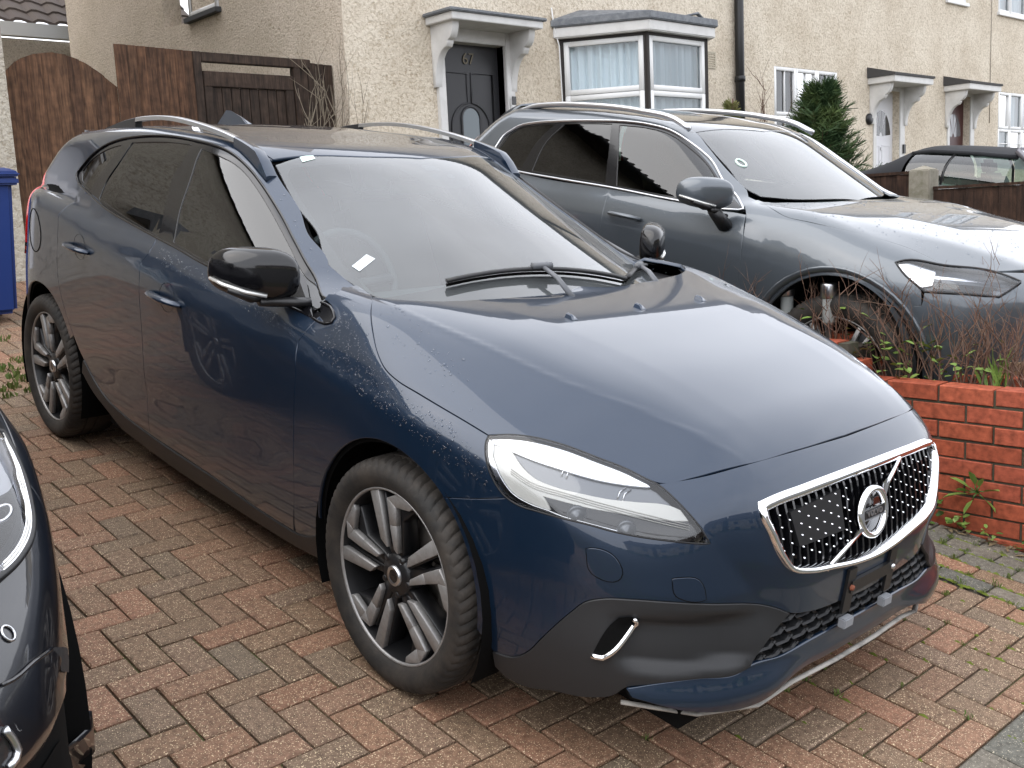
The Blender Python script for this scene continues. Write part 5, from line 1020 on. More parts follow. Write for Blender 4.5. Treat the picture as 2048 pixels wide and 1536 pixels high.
# badge: ring, arrow, bar with lettering, diagonal
th=math.radians(10); BC=Vector((.905,0,.622))
BM=Matrix.Translation(BC)@Matrix.Rotation(-th,4,'Y')@Matrix.Rotation(math.pi/2,4,'Z')@Matrix.Rotation(math.pi/2,4,'X')
mb=MB().lathe([(.052,.0),(.054,.010),(.061,.014),(.068,.010),(.070,0)],56,0,'z'); me=mb.mesh('badge_ring'); me.transform(BM); bd=link('badge_ring',me,M_chrome,car)
mb=MB().prism([(.047,.050),(.062,.062),(.078,.071),(.069,.050),(.060,.034)],.0,.010); mb.prism([(.038,.040),(.050,.052),(.054,.046),(.042,.034)],0,.009); me=mb.mesh('badge_arrow'); me.transform(BM); link('badge_arrow',me,M_chrome,bd)
mb=MB().lathe([(.001,-.004),(.053,-.004),(.053,-.012)],40,0,'z'); me=mb.mesh('badge_disc'); me.transform(BM); link('badge_disc',me,M_black,bd)
mb=MB().prism([(-.056,-.013),(.056,-.013),(.056,.013),(-.056,.013)],.0,.008); me=mb.mesh('badge_bar'); me.transform(BM); bb=link('badge_bar',me,M_trim,bd)
for s in (-1,1):
    mb=MB().box((-.056,s*.0135-.0012,.002),(.056,s*.0135+.0012,.0095)); me=mb.mesh('badge_bar_edge'); me.transform(BM); link('badge_bar_edge',me,M_chrome,bd)
textmesh('badge_lettering','VOLVO',.021,.0012,M_alu,bd,BM@Matrix.Translation((0,0,.0092)),1.12,.0004)
for a,b in (((-.225,.528),(-.055,.590)),((.052,.655),(.185,.722))):
    p,q=gx(a[0],a[1],-.006),gx(b[0],b[1],-.006); MB().tube([p,q],.0075,8,flat=.8).build('diagonal_bar',M_chrome,car)
# plate bracket
for s in (-1,1):
    v=[gx(s*.105-.018,.50,-.010),gx(s*.105+.018,.50,-.010),gx(s*.105+.018,.375,-.010),gx(s*.105-.018,.375,-.010)]; v+=[(a-.008,b,c) for a,b,c in v]
    MB().add(v,[(0,1,2,3),(4,5,6,7),(0,4,5,1),(1,5,6,2),(2,6,7,3),(3,7,4,0)]).build('plate_bracket',M_trim,car)
    a=gx(s*.10,.352,-.012); box('bracket_foot',(a[0]-.01,s*.10-.022,.335),(a[0]+.012,s*.10+.022,.362),mat('grey_plastic_clip',(.25,.26,.28),.5),car,.003)
v=[gx(y,z,-.012) for y,z in ((-.105,.465),(.105,.465),(.105,.43),(-.105,.43))]; v+=[(a-.01,b,c) for a,b,c in v]; MB().add(v,[(0,1,2,3),(4,5,6,7),(0,4,5,1),(1,5,6,2),(2,6,7,3),(3,7,4,0)]).build('plate_bracket_bar',M_trim,car)
for y,m_ in ((-.105,mat('rusty_screw',(.20,.06,.03),.8)),(.105,M_alu)):
    a=gx(y,.448,-.014); MB().lathe([(.001,a[0]+.004),(.007,a[0]+.003),(.008,a[0]-.004)],12,0,'x',(0,a[1],a[2])).build('bracket_screw',m_,car)
# tow and washer covers: a dark seam and a raised lid
for nm in ('tow','tow2'):
    P=[tuple(q) for q in o[nm]]; 
    a=patch(F,P,(-.75,.6,-.1),.02,gap=-.003,flange=0,off=.0008,corner=80); b=patch(F,P,(-.75,.6,-.1),.02,gap=.0,flange=.003,off=.0025,corner=80)
    place('cover_seam',a,M_shell,'one'); place('bumper_cover',b,M_paint,'one')
# fog slot with chrome blade
P=[tuple(q) for q in o['fog']]
for s in (1,-1):
    f=patch(Fc,P,(-.55,.8,-.1),.02,gap=0,flange=0,off=.007); place('lamp_slot',f if s==1 else flip(f),M_shell,'one')
    c=on(Fc,cr_resample([tuple(q) for q in o['chrome']],.01,False),(-.55,.8,-.1),.010); MB().tube([(p[0],p[1]*s,p[2]) for p in c],.0075,8,flat=.8).build('chrome_blade',M_chrome,car)
# headlamps
HLO=[tuple(q) for q in hl]+[tuple(q) for q in hb]
lens=patch(F,HLO,(-.6,.7,-.35),.02,gap=.002,flange=0,off=.001)
bowl=patch(F,HLO,(-.6,.7,-.35),.03,gap=-.002,flange=0,off=-.035); rim_=patch(F,HLO,(-.6,.7,-.35),.03,gap=-.0025,flange=.03,off=-.004,holes=([HLO[0]]*0,) if 0 else ())
for s in (0,1):
    g=(lambda p: flip(p)) if s else (lambda p:p)
    hx=place('headlamp',g(lens),M_lens,'one'); place('lamp_bowl',g(bowl),M_black,'one',hx)
    for nm,key,mm,of in (('lamp_reflector','hl_white',M_ref,-.010),('lamp_bezel','hl_grey',M_lgrey,-.020),('daylight_strip','hl_stripe',M_white,-.012),('projector_housing','hl_dark',M_black,-.018),('chrome_edge','hl_edge',M_ref,-.006)):
        place(nm,g(patch(F,[tuple(q) for q in o[key]],(-.6,.7,-.35),.02,gap=0,flange=.006,off=of,corner=25)),mm,'one',hx)
    for px in ((.555,-.745,.672),(.665,-.69,.66)):
        q=on(F,[px],(-.6,.7,-.35),-.013)[0]; c=(q[0],q[1]*(-1 if s else 1),q[2]); mb=MB().lathe([(.001,.012),(.014,.008),(.019,0),(.022,.003),(.024,-.006)],20,0,'x'); me=mb.mesh('projector_lens'); me.transform(Matrix.Translation(c)@Matrix.Rotation((.7 if s else -.7),4,'Z')); link('projector_lens',me,M_chrome if 0 else M_lgrey,hx)
    for k in range(1,4):
        L_=[(.37,-.79,.735),(.42,-.775,.715),(.50,-.735,.705),(.62,-.665,.690),(.76,-.575,.672)]
        c=on(F,cr_resample([(p[0],p[1],p[2]+.006*(k-2)) for p in L_],.03,False),(-.6,.7,-.35),-.010); MB().tube([(p[0],p[1]*(-1 if s else 1),p[2]) for p in c],.0012,5).build('strip_rib',mat('strip_shadow_plastic',(.42,.41,.37),.4),hx)
    for px in ((.47,-.715,.765),(.60,-.655,.735)):
        for k in (0,.016):
            c=on(F,[(px[0]+k,px[1],px[2]-.022),(px[0]+k+.006,px[1],px[2]),(px[0]+k+.016,px[1]+.01,px[2]+.012)],(-.6,.7,-.35),-.017); MB().tube([(p[0],p[1]*(-1 if s else 1),p[2]) for p in c],.0022,6).build('lamp_vane',M_ref,hx)
# seam tubes round the lamps
sp=on(F,cr_resample(HLO,.015,True,40),(-.6,.7,-.35),-.001)
for s in (1,-1): MB().tube([(p[0],p[1]*s,p[2]) for p in sp],.0028,6,closed=True).build('lamp_seal',M_trim,car)
# door handles, mirrors, rails, wipers and other fittings of the blue hatchback
def handle(par,x0,x1,y,z,s,m,mb_=M_shell):
    c=(x0+x1)/2; 
    rec=[(c+.060*math.cos(t)*(1.0),y,z+.004+.052*math.sin(t)) for t in np.linspace(0,2*math.pi,17)[:-1]]
    q=on(F,[(a-.0+.02,b,c_) for a,b,c_ in rec],(0,1,0),.0008); 
    cup=MB(); n=16; v=[tuple(p) for p in q]+[tuple((p[0]+.3*(c-p[0]),p[1]+.022,p[2]+.35*(z-p[2]))) for p in q]
    v=[(a,b*s,c_) for a,b,c_ in v]
    cup.add(v,[(i,(i+1)%n,n+(i+1)%n,n+i) for i in range(n)]+[tuple(range(n,2*n))],0,True); h=cup.build('handle_cup',mb_,par)
    ys=[y+.006,y-.012,y-.022,y-.024,y-.022,y-.012,y+.006]; xs=np.linspace(x0,x1,7); zs=[z,z+.003,z+.004,z+.003,z+.001,z-.003,z-.007]
    t=MB().tube([(xs[i],ys[i]*s,zs[i]) for i in range(7)],[.012,.016,.018,.019,.019,.018,.013],12,flat=.6); t.build('door_handle',m,par)
for s in (1,-1):
    handle(car,-1.50,-1.235,-.888,.872,s,M_paint); handle(car,-2.30,-2.055,-.892,.941,s,M_paint)
def sq(v,e): return math.copysign(abs(v)**e,v)
def mirror(par,base,c,s,half,mcap,mlow,slant=.12,arm=True):
    """c: centre of the housing, half: half sizes (x,y,z)"""
    mb=MB(); nu,nv=28,18; v=[]
    for i in range(nv+1):
        ph=-math.pi/2+math.pi*i/nv
        for j in range(nu):
            t=2*math.pi*j/nu
            x=half[0]*sq(math.cos(ph),.75)*sq(math.cos(t),.7); y=half[1]*sq(math.cos(ph),.60)*sq(math.sin(t),.58); z=half[2]*sq(math.sin(ph),.66); y*=1-.10*max(0,z/half[2])**2
            x=x if x>0 else x*.35
            x-=slant*(y*-1)*1.0 if 0 else 0
            z*=1-.22*max(0,y/half[1])*1 if z<0 else 1
            x-=.35*max(0,y/half[1])**2*half[0]*1.2; x-=.55*y
            v.append((c[0]+x,(c[1]-y)*s,c[2]+z))
    mb.add(v,[(i*nu+j,i*nu+(j+1)%nu,(i+1)*nu+(j+1)%nu,(i+1)*nu+j) for i in range(nv) for j in range(nu)],0,True)
    o_=mb.build('door_mirror',mcap,par)
    mb=MB().tube([(c[0]+half[0]*.88+.55*half[1]*.0,(c[1]+half[1]*.0)*s,c[2]-half[2]*.72),(c[0]+half[0]*.86-.55*half[1]*.5,(c[1]-half[1]*.5)*s,c[2]-half[2]*.58),(c[0]+half[0]*.50-.55*half[1]*.93,(c[1]-half[1]*.93)*s,c[2]-half[2]*.36),(c[0]-half[0]*.15-.55*half[1],(c[1]-half[1]*1.03)*s,c[2]-half[2]*.22)],.009,8,flat=.7); mb.build('indicator_strip',mat('clear_indicator',(.6,.6,.58),.15,.4,1),o_)
    MB().tube([(base[0],base[1]*s,base[2]),(base[0]-.01,(base[1]-.04)*s,base[2]+.002),(c[0]+.05,(c[1]+half[1]*.35)*s,c[2]-half[2]*1.0),(c[0]+.045,(c[1]-half[1]*.1)*s,c[2]-half[2]*.98)],[.022,.022,.028,.022],10,flat=.62).build('mirror_arm',mlow,o_)
    MB().tube([(c[0]+.01,(c[1]+half[1]*.6)*s,c[2]-half[2]*.86),(c[0]+.03,(c[1]-half[1]*.3)*s,c[2]-half[2]*.82),(c[0]+.0,(c[1]-half[1]*.85)*s,c[2]-half[2]*.55)],[.03,.034,.02],10,flat=.5).build('mirror_base',mlow,o_)
    return o_
for s in (1,-1): mirror(car,(-.55,-.79,.992),(-.675,-.905,1.068),s,(.085,.103,.079),M_black,M_trim)
# black corner plates behind the mirrors
for s in (1,-1):
    q=on(F,[(-.478,-.82,.957),(-.66,-.79,.975),(-.80,-.69,1.09),(-.66,-.71,1.03)],(0,1,-.15),.003); MB().add([(p[0],p[1]*s,p[2]) for p in q],[(0,1,2,3)]).build('mirror_plate',M_black,car)
# roof rails
for s in (1,-1):
    pts=[(-1.15,-.575,1.366),(-1.28,-.572,1.405),(-1.45,-.568,1.437),(-1.7,-.566,1.466),(-1.96,-.565,1.479),(-2.2,-.563,1.468),(-2.42,-.56,1.440),(-2.62,-.556,1.400)]
    P=cr_resample(pts,.05,False); mid=[p for p in P if -2.3<p[0]<-1.40]; fr=[p for p in P if p[0]>=-1.42]; re=[p for p in P if p[0]<=-2.28]
    def rail(pp,w,h,nm,m):
        mb=MB(); v=[]
        for i,p in enumerate(pp):
            ww=w[i] if isinstance(w,(list,np.ndarray)) else w; hh=h[i] if isinstance(h,(list,np.ndarray)) else h
            v+=[(p[0],(p[1]-ww)*s,p[2]-hh),(p[0],(p[1]-ww*.9)*s,p[2]-.003),(p[0],(p[1]-ww*.5)*s,p[2]),(p[0],(p[1]+ww*.5)*s,p[2]),(p[0],(p[1]+ww*.9)*s,p[2]-.003),(p[0],(p[1]+ww)*s,p[2]-hh)]
        k=len(pp); mb.add(v,[(6*i+j,6*i+(j+1)%6,6*i+6+(j+1)%6,6*i+6+j) for i in range(k-1) for j in range(6)]+[tuple(range(6)),tuple(range(6*k-6,6*k))],0,True); o_=mb.build(nm,m,car); sharpen(o_.data,40); return o_
    def hs_(pp,mx): 
        q=on(F,[(p[0],-abs(p[1]),1.2) for p in pp],(0,0,-1),0,1.0); return np.array([max(.012,p[2]-c[2]+.006) for p,c in zip(pp,q)])
    qf=on(F,[(p[0],-abs(p[1]),1.2) for p in fr],(0,0,-1),0,1.0); L_=fr[-1 if fr[0][0]<fr[-1][0] else 0][0]; fr=np.array(fr)
    for i in range(len(fr)): w_=sstep(np.array(fr[i][0]),-1.24,-1.13); fr[i][2]=fr[i][2]*(1-w_)+(qf[i][2]+.006)*w_
    rail(mid,.016,.018,'roof_rail',M_alu)
    rail(fr,np.interp([p[0] for p in fr],[-1.42,-1.15],[.0155,.024]),hs_(fr,.08),'rail_foot',M_paint); rail(re,np.interp([p[0] for p in re],[-2.62,-2.28],[.02,.0155]),hs_(re,.05),'rail_foot',M_trim)
# aerial fin
MB().add([(-2.64,-.03,1.425),(-2.64,.03,1.425),(-2.36,.016,1.437),(-2.36,-.016,1.437),(-2.60,0,1.497),(-2.55,0,1.497),(-2.45,0,1.470)],[(0,4,1),(0,3,6,5,4),(1,4,5,6,2),(3,2,6)],0,True).build('aerial_fin',M_paint,car,.004)
# washer jets and wipers
for y in (-.30,0,.30):
    q=on(F,[(.07,y,1.0)],(0,0,-1),0)[0]
    MB().add([(q[0]-.022,y-.012,q[2]-.001),(q[0]+.018,y-.012,q[2]-.001),(q[0]+.018,y+.012,q[2]-.001),(q[0]-.022,y+.012,q[2]-.001),(q[0]-.018,y-.006,q[2]+.016),(q[0]+.004,y-.005,q[2]+.012),(q[0]+.004,y+.005,q[2]+.012),(q[0]-.018,y+.006,q[2]+.016)],[(0,1,5,4),(1,2,6,5),(2,3,7,6),(3,0,4,7),(4,5,6,7)],0,True).build('washer_jet',M_paint,car,.003)
def wiper(p0,p1,pv):
    b=on(Fg,cr_resample([p0,p1],.05,False),(0,0,-1),.022); w=MB().tube([tuple(p) for p in b],.011,8,flat=.7).build('wiper_blade',M_trim,car)
    k=on(Fg,cr_resample([p0,p1],.05,False),(0,0,-1),.006); MB().tube([tuple(p) for p in k],.005,6).build('wiper_rubber',M_shell,w)
    m_=on(Fg,[tuple((np.array(p0)+np.array(p1))/2)],(0,0,-1),.034)[0]
    MB().tube([pv,tuple(np.array(pv)*.5+m_*.5+np.array([0,0,.012])),tuple(m_)],[.012,.010,.009],8,flat=.7).build('wiper_arm',mat('worn_grey_arm',(.10,.105,.115),.4),w)
    a=np.array(p1)-np.array(p0); a/=np.linalg.norm(a); MB().tube([tuple(m_-a*.035),tuple(m_+a*.035)],.014,8,flat=.8).build('wiper_clip',mat('worn_grey_arm'),w)
wiper((-.36,-.42,1.1),(-.20,.22,1.1),(-.12,-.10,1.015)); wiper((-.21,.24,1.1),(-.44,.60,1.1),(-.16,.36,1.015))
# fuel flap seam
cir=[(-2.685+.085*math.cos(t),-.88,.948+.095*math.sin(t)) for t in np.linspace(0,2*math.pi,25)[:-1]]
q=on(F,cir,(0,1,0),.0003); MB().tube([tuple(p) for p in q],.0022,5,closed=True).build('fuel_flap_seam',M_shell,car)
# inner shell, arches, floor
so_=pmesh('body_shell',[q for p in shell for q in (p,flip(p))],M_shell,car)
for xc in (0,-2.647):
    for s in (1,-1):
        mb=MB(); v=[]; aa=np.linspace(math.radians(-25),math.radians(205),24)
        for t in aa:
            for y in (-.872,-.60,-.52): v.append((xc+.385*math.cos(t)*(1 if y<-.55 else .2),y*s,.335+.385*math.sin(t)*(1 if y<-.55 else .2)))
        mb.add(v,[(3*i+j,3*i+j+1,3*i+j+4,3*i+j+3) for i in range(23) for j in (0,1)],0,True); mb.build('wheel_arch_liner',M_shell,car)
        wheel(car,xc,-.775*s,-s,100 if s==1 else 80,name='wheel')
box('underbody',(-3.3,-.60,.17),(.80,.60,.30),M_shell,car); box('underbody',(-2.2,-.78,.17),(-.42,.78,.30),M_shell,car); box('front_crash_beam',(.45,-.45,.30),(.68,.45,.62),M_shell,car)
# cabin
box('cabin_floor',(-2.6,-.74,.31),(-.3,.74,.5),M_int,car)
mb=MB().prism([(-.28,.93),(-.36,.965),(-.75,.955),(-.88,.90),(-.86,.72),(-.75,.5),(-.3,.5)],-.66,.66,1); mb.build('dashboard',M_int,car,.03)
for y in (-.36,.36):
    st=MB().prism([(-1.62,.52),(-1.12,.5),(-1.10,.66),(-1.55,.66),(-1.82,1.15),(-1.93,1.12)],y-.24,y+.24,1).build('front_seat',M_seat,car,.05)
    MB().prism([(-1.86,1.13),(-1.80,1.16),(-1.86,1.34),(-1.94,1.32)],y-.13,y+.13,1).build('head_restraint',M_seat,st,.035)
MB().prism([(-2.45,.55),(-2.0,.55),(-1.98,.70),(-2.40,.72),(-2.62,1.12),(-2.72,1.10)],-.62,.62,1).build('rear_seat',M_seat,car,.05)
a=[(-.98+.055*math.cos(t)*0-.075*math.sin(t),-.36+.185*math.cos(t),.955+.165*math.sin(t)) for t in np.linspace(0,2*math.pi,33)[:-1]]
sw=MB().tube(a,.015,8,closed=True).build('steering_wheel',M_seat,car); MB().tube([(-.98,-.53,.95),(-.97,-.36,.94),(-.98,-.19,.95)],.03,8,flat=.6).build('wheel_hub',M_seat,sw); MB().tube([(-.97,-.36,.94),(-.75,-.36,.86)],.03,8).build('steering_column',M_int,sw)
box('rear_view_mirror',(-1.12,-.11,1.24),(-1.09,.11,1.30),M_int,car,.01)
# rain beads standing on the paint
def beads(name,par,spec,m,seed=1,Fx=F):
    rng=np.random.default_rng(seed); V=[];Fc_=[]
    for outline,d,n,r0,r1 in spec:
        d=np.array(d,float); d/=np.linalg.norm(d); up=np.array([0,0,1.]) if abs(d[2])<.9 else np.array([1.,0,0]); U=np.cross(up,d); U/=np.linalg.norm(U); Vv=np.cross(d,U)
        P=np.array(outline,float); o_=P.mean(0); P2=np.c_[(P-o_)@U,(P-o_)@Vv]; lo,hi=P2.min(0),P2.max(0); g=rng.uniform(lo,hi,(n*4,2)); g=g[inpoly(g[:,0],g[:,1],P2)][:n]
        Q=o_+g[:,:1]*U+g[:,1:]*Vv; t,h=march(Fx,Q-d*.4,np.repeat(d[None],len(Q),0),0,.8); Q=(Q-d*.4+d*t[:,None])[h]; N=grad(Fx,Q)
        for p,nn in zip(Q,N):
            r=r0+(r1-r0)*rng.random()**3; a=np.cross(nn,[.3,.5,.8]); a/=np.linalg.norm(a); b=np.cross(nn,a); base=len(V); e=rng.uniform(.8,1.25)
            for k in range(6): an=k*math.pi/3; V.append(tuple(p+(a*math.cos(an)*e+b*math.sin(an)/e)*r))
            for k in range(6): an=k*math.pi/3; V.append(tuple(p+(a*math.cos(an)*e+b*math.sin(an)/e)*r*.66+nn*r*.42))
            V.append(tuple(p+nn*r*.58))
            for k in range(6): j=(k+1)%6; Fc_+=[(base+k,base+j,base+6+j,base+6+k),(base+6+k,base+6+j,base+12)]
    mb=MB(); mb.add(V,Fc_,0,True); o_=mb.build(name,m,par); tag(o_,kind='stuff'); return o_
M_drop=glassmat('rain_water',(.9,.93,.97),1.33)
wing=[(-.38,-.78,1.0),(-.25,-.79,.97),(-.12,-.84,.90),(.05,-.86,.85),(.2,-.84,.82),(.33,-.83,.74),(.36,-.84,.69),(.25,-.86,.71),(.12,-.88,.76),(-.1,-.88,.80),(-.4,-.86,.88)]
pil=[(-1.15,-.56,1.31),(-.7,-.64,1.06),(-.42,-.72,1.02),(-.3,-.76,1.0),(-.42,-.76,1.0),(-.75,-.665,1.07),(-1.15,-.585,1.29)]
bel=[(-.5,-.84,.93),(-1.5,-.83,1.03),(-1.5,-.855,.98),(-.52,-.86,.895)]
hd=[(-.3,-.74,1.02),(-.1,-.8,.93),(.25,-.8,.84),(.1,-.70,.9),(-.25,-.68,1.03)]
beads('rain_beads',car,[(wing,(-.35,.75,-.55),900,.0014,.0042),(pil,(-.3,.7,-.6),260,.0016,.0045),(bel,(0,1,-.3),380,.0014,.004),(hd,(-.2,.4,-.9),60,.002,.005)],M_drop)
gt=[(.86,-.43,.717),(.868,-.1,.725),(.868,.3,.722),(.86,.43,.715),(.86,.43,.735),(.86,-.43,.735)]
# ---------------------------------------------------------------- grey-blue estate car on the next drive
M_paint2=mat('grey_blue_paint',(.085,.098,.112),.32,.5,1,.02)
car2=empty('estate_car','grey-blue metallic estate car with chrome window line parked behind the planter','car',(-.35,2.75,.08),0,None,True)
def P2(name,outline,d,m,step=.035,both=True,join=False,**k):
    p=patch(k.pop('Fn',F2),outline,d,step,**k)
    if join: return pmesh(name,[p,flip(p)],m,car2)
    a=pmesh(name,[p],m,car2)
    return (a,pmesh(name,[flip(p)],m,car2)) if both else a
W2=lambda x,z: -.93
hs=[(-.56,-.70,1.10),(-.50,-.76,1.09),(-.42,-.80,1.07),(-.35,-.825,1.055),(-.2,-.83,1.04),(.05,-.80,1.02),(.28,-.76,.975)]
P2('bonnet',[(-.42,0,1.11),(-.44,-.40,1.105),(-.56,-.70,1.10)]+hs[1:]+[(.44,-.768,.937),(.60,-.66,.925),(.74,-.45,.93),(.78,0,.94)],(-.25,.1,-.95),M_paint2,join=True,center=True)
ar=lambda xc,a0,a1,r=.415,n=16: [(xc+r*math.cos(t),-.94,.415+r*math.sin(t)) for t in np.linspace(math.radians(a0),math.radians(a1),n)]
lamp2=[(.27,-.875,.925),(.30,-.85,.938),(.44,-.775,.932),(.61,-.665,.922),(.71,-.63,.89),(.70,-.71,.855),(.68,-.75,.83),(.42,-.88,.82),(.31,-.885,.89)]
P2('front_wing',hs+[(.44,-.772,.934),(.30,-.85,.938),(.27,-.875,.925),(.31,-.885,.89),(.40,-.87,.83),(.42,-.885,.76)]+ar(.05,50,188)+[(-.46,-.90,.30)]+[(-.52,-.92,.5),(-.505,-.92,.80),(-.515,-.905,.93),(-.55,-.85,1.035),(-.60,-.80,1.08),(-.66,-.70,1.12)],(-.3,.8,-.5),M_paint2,step=.03)
P2('front_door',[(-.55,-.845,1.04),(-.515,-.905,.93),(-.505,-.92,.80),(-.52,-.92,.5),(-.50,-.90,.32),(-1.44,-.90,.32),(-1.45,-.92,.8),(-1.455,-.90,.98),(-1.47,-.845,1.083),(-1.0,-.84,1.062)],(0,1,0),M_paint2)
P2('rear_door',[(-1.47,-.845,1.083),(-1.455,-.90,.98),(-1.45,-.92,.8),(-1.44,-.90,.32),(-1.87,-.90,.32),(-1.95,-.92,.60),(-2.15,-.92,.80),(-2.25,-.90,.98),(-2.28,-.84,1.11),(-2.0,-.84,1.09)],(0,1,0),M_paint2)
dlo=[(-2.52,-.79,1.19),(-2.50,-.77,1.26),(-2.48,-.75,1.31),(-2.44,-.73,1.34),(-2.38,-.71,1.375),(-2.26,-.69,1.40),(-2.07,-.67,1.418),(-1.77,-.65,1.435),(-1.62,-.64,1.44),(-1.4,-.635,1.432),(-1.25,-.64,1.41),(-1.18,-.65,1.388),(-1.07,-.66,1.34),(-.96,-.69,1.285),(-.79,-.75,1.17),(-.58,-.835,1.058)]
dlob=[(-.61,-.84,1.055),(-1.0,-.845,1.064),(-1.47,-.845,1.087),(-1.86,-.845,1.098),(-2.3,-.83,1.115),(-2.48,-.81,1.13)]
sf=[(-1.16,-.56,1.43),(-1.35,-.585,1.465),(-1.7,-.60,1.485),(-2.0,-.60,1.488),(-2.3,-.595,1.478),(-2.5,-.585,1.46),(-2.64,-.57,1.43),(-2.76,-.64,1.28),(-2.84,-.74,1.1),(-2.88,-.80,.9),(-2.85,-.85,.5)]+ar(-2.35,160,30)+[(-2.15,-.92,.80),(-2.25,-.90,.98),(-2.28,-.84,1.11)]+dlob[::-1][:1]+dlo+[(-.66,-.70,1.12),(-.70,-.655,1.145),(-.87,-.62,1.24),(-1.03,-.585,1.345)]
P2('side_frame',sf,(0,.82,-.55),M_paint2)
P2('roof',[(-1.08,0,1.445),(-1.13,-.3,1.44),(-1.16,-.56,1.43)]+sf[1:7]+[(-2.66,0,1.44)],(0,0,-1),mat('dark_roof_glass',(.02,.024,.03),.15,.2,1),join=True,center=True,step=.06)
Fg2=lambda p: green2(p[...,0],np.abs(p[...,1]),p[...,2])
w2=[(-1.09,0,1.445),(-1.12,-.25,1.44),(-1.165,-.52,1.425),(-1.03,-.565,1.345),(-.87,-.605,1.245),(-.70,-.645,1.14),(-.64,-.62,1.10),(-.58,-.5,1.07),(-.45,0,1.07)]
P2('windscreen',w2,(-.5,0,-.86),M_glass,join=True,Fn=Fg2,center=True,flange=0,off=-.003)
inn=[(-1.12,0,1.40),(-1.14,-.22,1.40),(-1.12,-.50,1.385),(-1.0,-.535,1.32),(-.85,-.575,1.225),(-.74,-.60,1.155),(-.68,-.55,1.125),(-.62,0,1.14)]
P2('windscreen_border',w2+inn[::-1],(-.5,0,-.86),M_frit,join=True,Fn=Fg2,center=True,flange=0,gap=0,off=-.006,step=.05)
gl=[[(-1.60,-.645,1.42),(-1.4,-.645,1.415),(-1.25,-.65,1.395),(-1.07,-.67,1.325),(-.96,-.70,1.27),(-.80,-.75,1.16),(-.67,-.83,1.075),(-1.0,-.835,1.08),(-1.43,-.835,1.10),(-1.53,-.72,1.30)],[(-2.02,-.67,1.405),(-1.78,-.655,1.42),(-1.66,-.655,1.425),(-1.60,-.72,1.3),(-1.52,-.835,1.105),(-2.12,-.83,1.125),(-2.10,-.74,1.30)],[(-2.10,-.68,1.40),(-2.26,-.70,1.385),(-2.38,-.72,1.36),(-2.44,-.74,1.32),(-2.49,-.79,1.20),(-2.47,-.81,1.145),(-2.22,-.825,1.13),(-2.18,-.75,1.29)]]
P2('window_surround',dlob+dlo,(0,1,-.2),M_black,holes=gl,off=-.001,flange=.006)
for nm,g,mm in zip(('front_side_window','rear_side_window','quarter_window'),gl,(M_sglass,M_tint,M_tint)): P2(nm,g,(0,1,-.2),mm,off=-.005,gap=-.003,flange=0,step=.06)
q=on(F2,cr_resample(dlob+dlo,.04),(0,1,-.1),.002)
for s in (1,-1): MB().tube([(p[0],p[1]*s,p[2]) for p in q],.011,8,closed=True,flat=.6).build('chrome_window_line',M_alu,car2)
bf=[(.78,0,.93),(.74,-.45,.92),(.60,-.66,.915),(.71,-.63,.885),(.70,-.71,.85),(.68,-.75,.825),(.42,-.88,.815),(.42,-.885,.76)]+ar(.05,50,-8,n=8)+[(.50,-.86,.22),(.70,-.6,.2),(.80,-.3,.2),(.82,0,.2)]
P2('front_bumper',bf,(-.75,.58,-.2),M_paint2,join=True,center=True)
P2('tailgate',[(-2.66,0,1.44),(-2.64,-.57,1.43),(-2.76,-.64,1.28),(-2.84,-.74,1.1),(-2.88,-.80,.9),(-2.85,-.85,.5),(-2.9,-.8,.3),(-3.1,0,.3)],(.75,.55,-.1),M_paint2,join=True,center=True,step=.08,flange=0)
P2('tail_lamp',[(-2.70,-.60,1.36),(-2.80,-.68,1.2),(-2.86,-.78,1.0),(-2.7,-.84,.98),(-2.78,-.76,1.12)],(.5,.85,0),M_red,off=.005,flange=0)
P2('spoiler',[(-2.55,0,1.46),(-2.55,-.55,1.44),(-2.72,-.56,1.38),(-2.82,-.3,1.38),(-2.85,0,1.38)],(0,0,-1),M_paint2,join=True,center=True,off=.02,step=.08)
for s in (0,1):
    g=flip if s else (lambda p:p)
    h=pmesh('headlamp',[g(patch(F2,lamp2,(-.5,.8,-.3),.03,flange=0))],M_lens,car2); pmesh('lamp_bowl',[g(patch(F2,lamp2,(-.5,.8,-.3),.03,gap=-.002,flange=0,off=-.03))],M_lgrey,h)
    for nm,poly,mm,of in (('lamp_reflector',[(.28,-.875,.923),(.31,-.85,.932),(.42,-.80,.915),(.44,-.86,.85),(.40,-.885,.835),(.33,-.885,.88)],M_ref,-.008),('projector',[(.46,-.86,.868),(.66,-.72,.865),(.64,-.76,.835),(.45,-.875,.832)],M_black,-.008),('daylight_bar',[(.42,-.83,.885),(.69,-.66,.882),(.69,-.67,.872),(.42,-.84,.874)],M_ref,-.006)):
        pmesh(nm,[g(patch(F2,poly,(-.5,.8,-.3),.03,gap=0,flange=0,off=of))],mm,h)
q=on(F2,cr_resample(lamp2,.03),(-.5,.8,-.3),.001)
for s in (1,-1): MB().tube([(p[0],p[1]*s,p[2]) for p in q],.005,6,closed=True).build('lamp_seal',M_trim,car2)
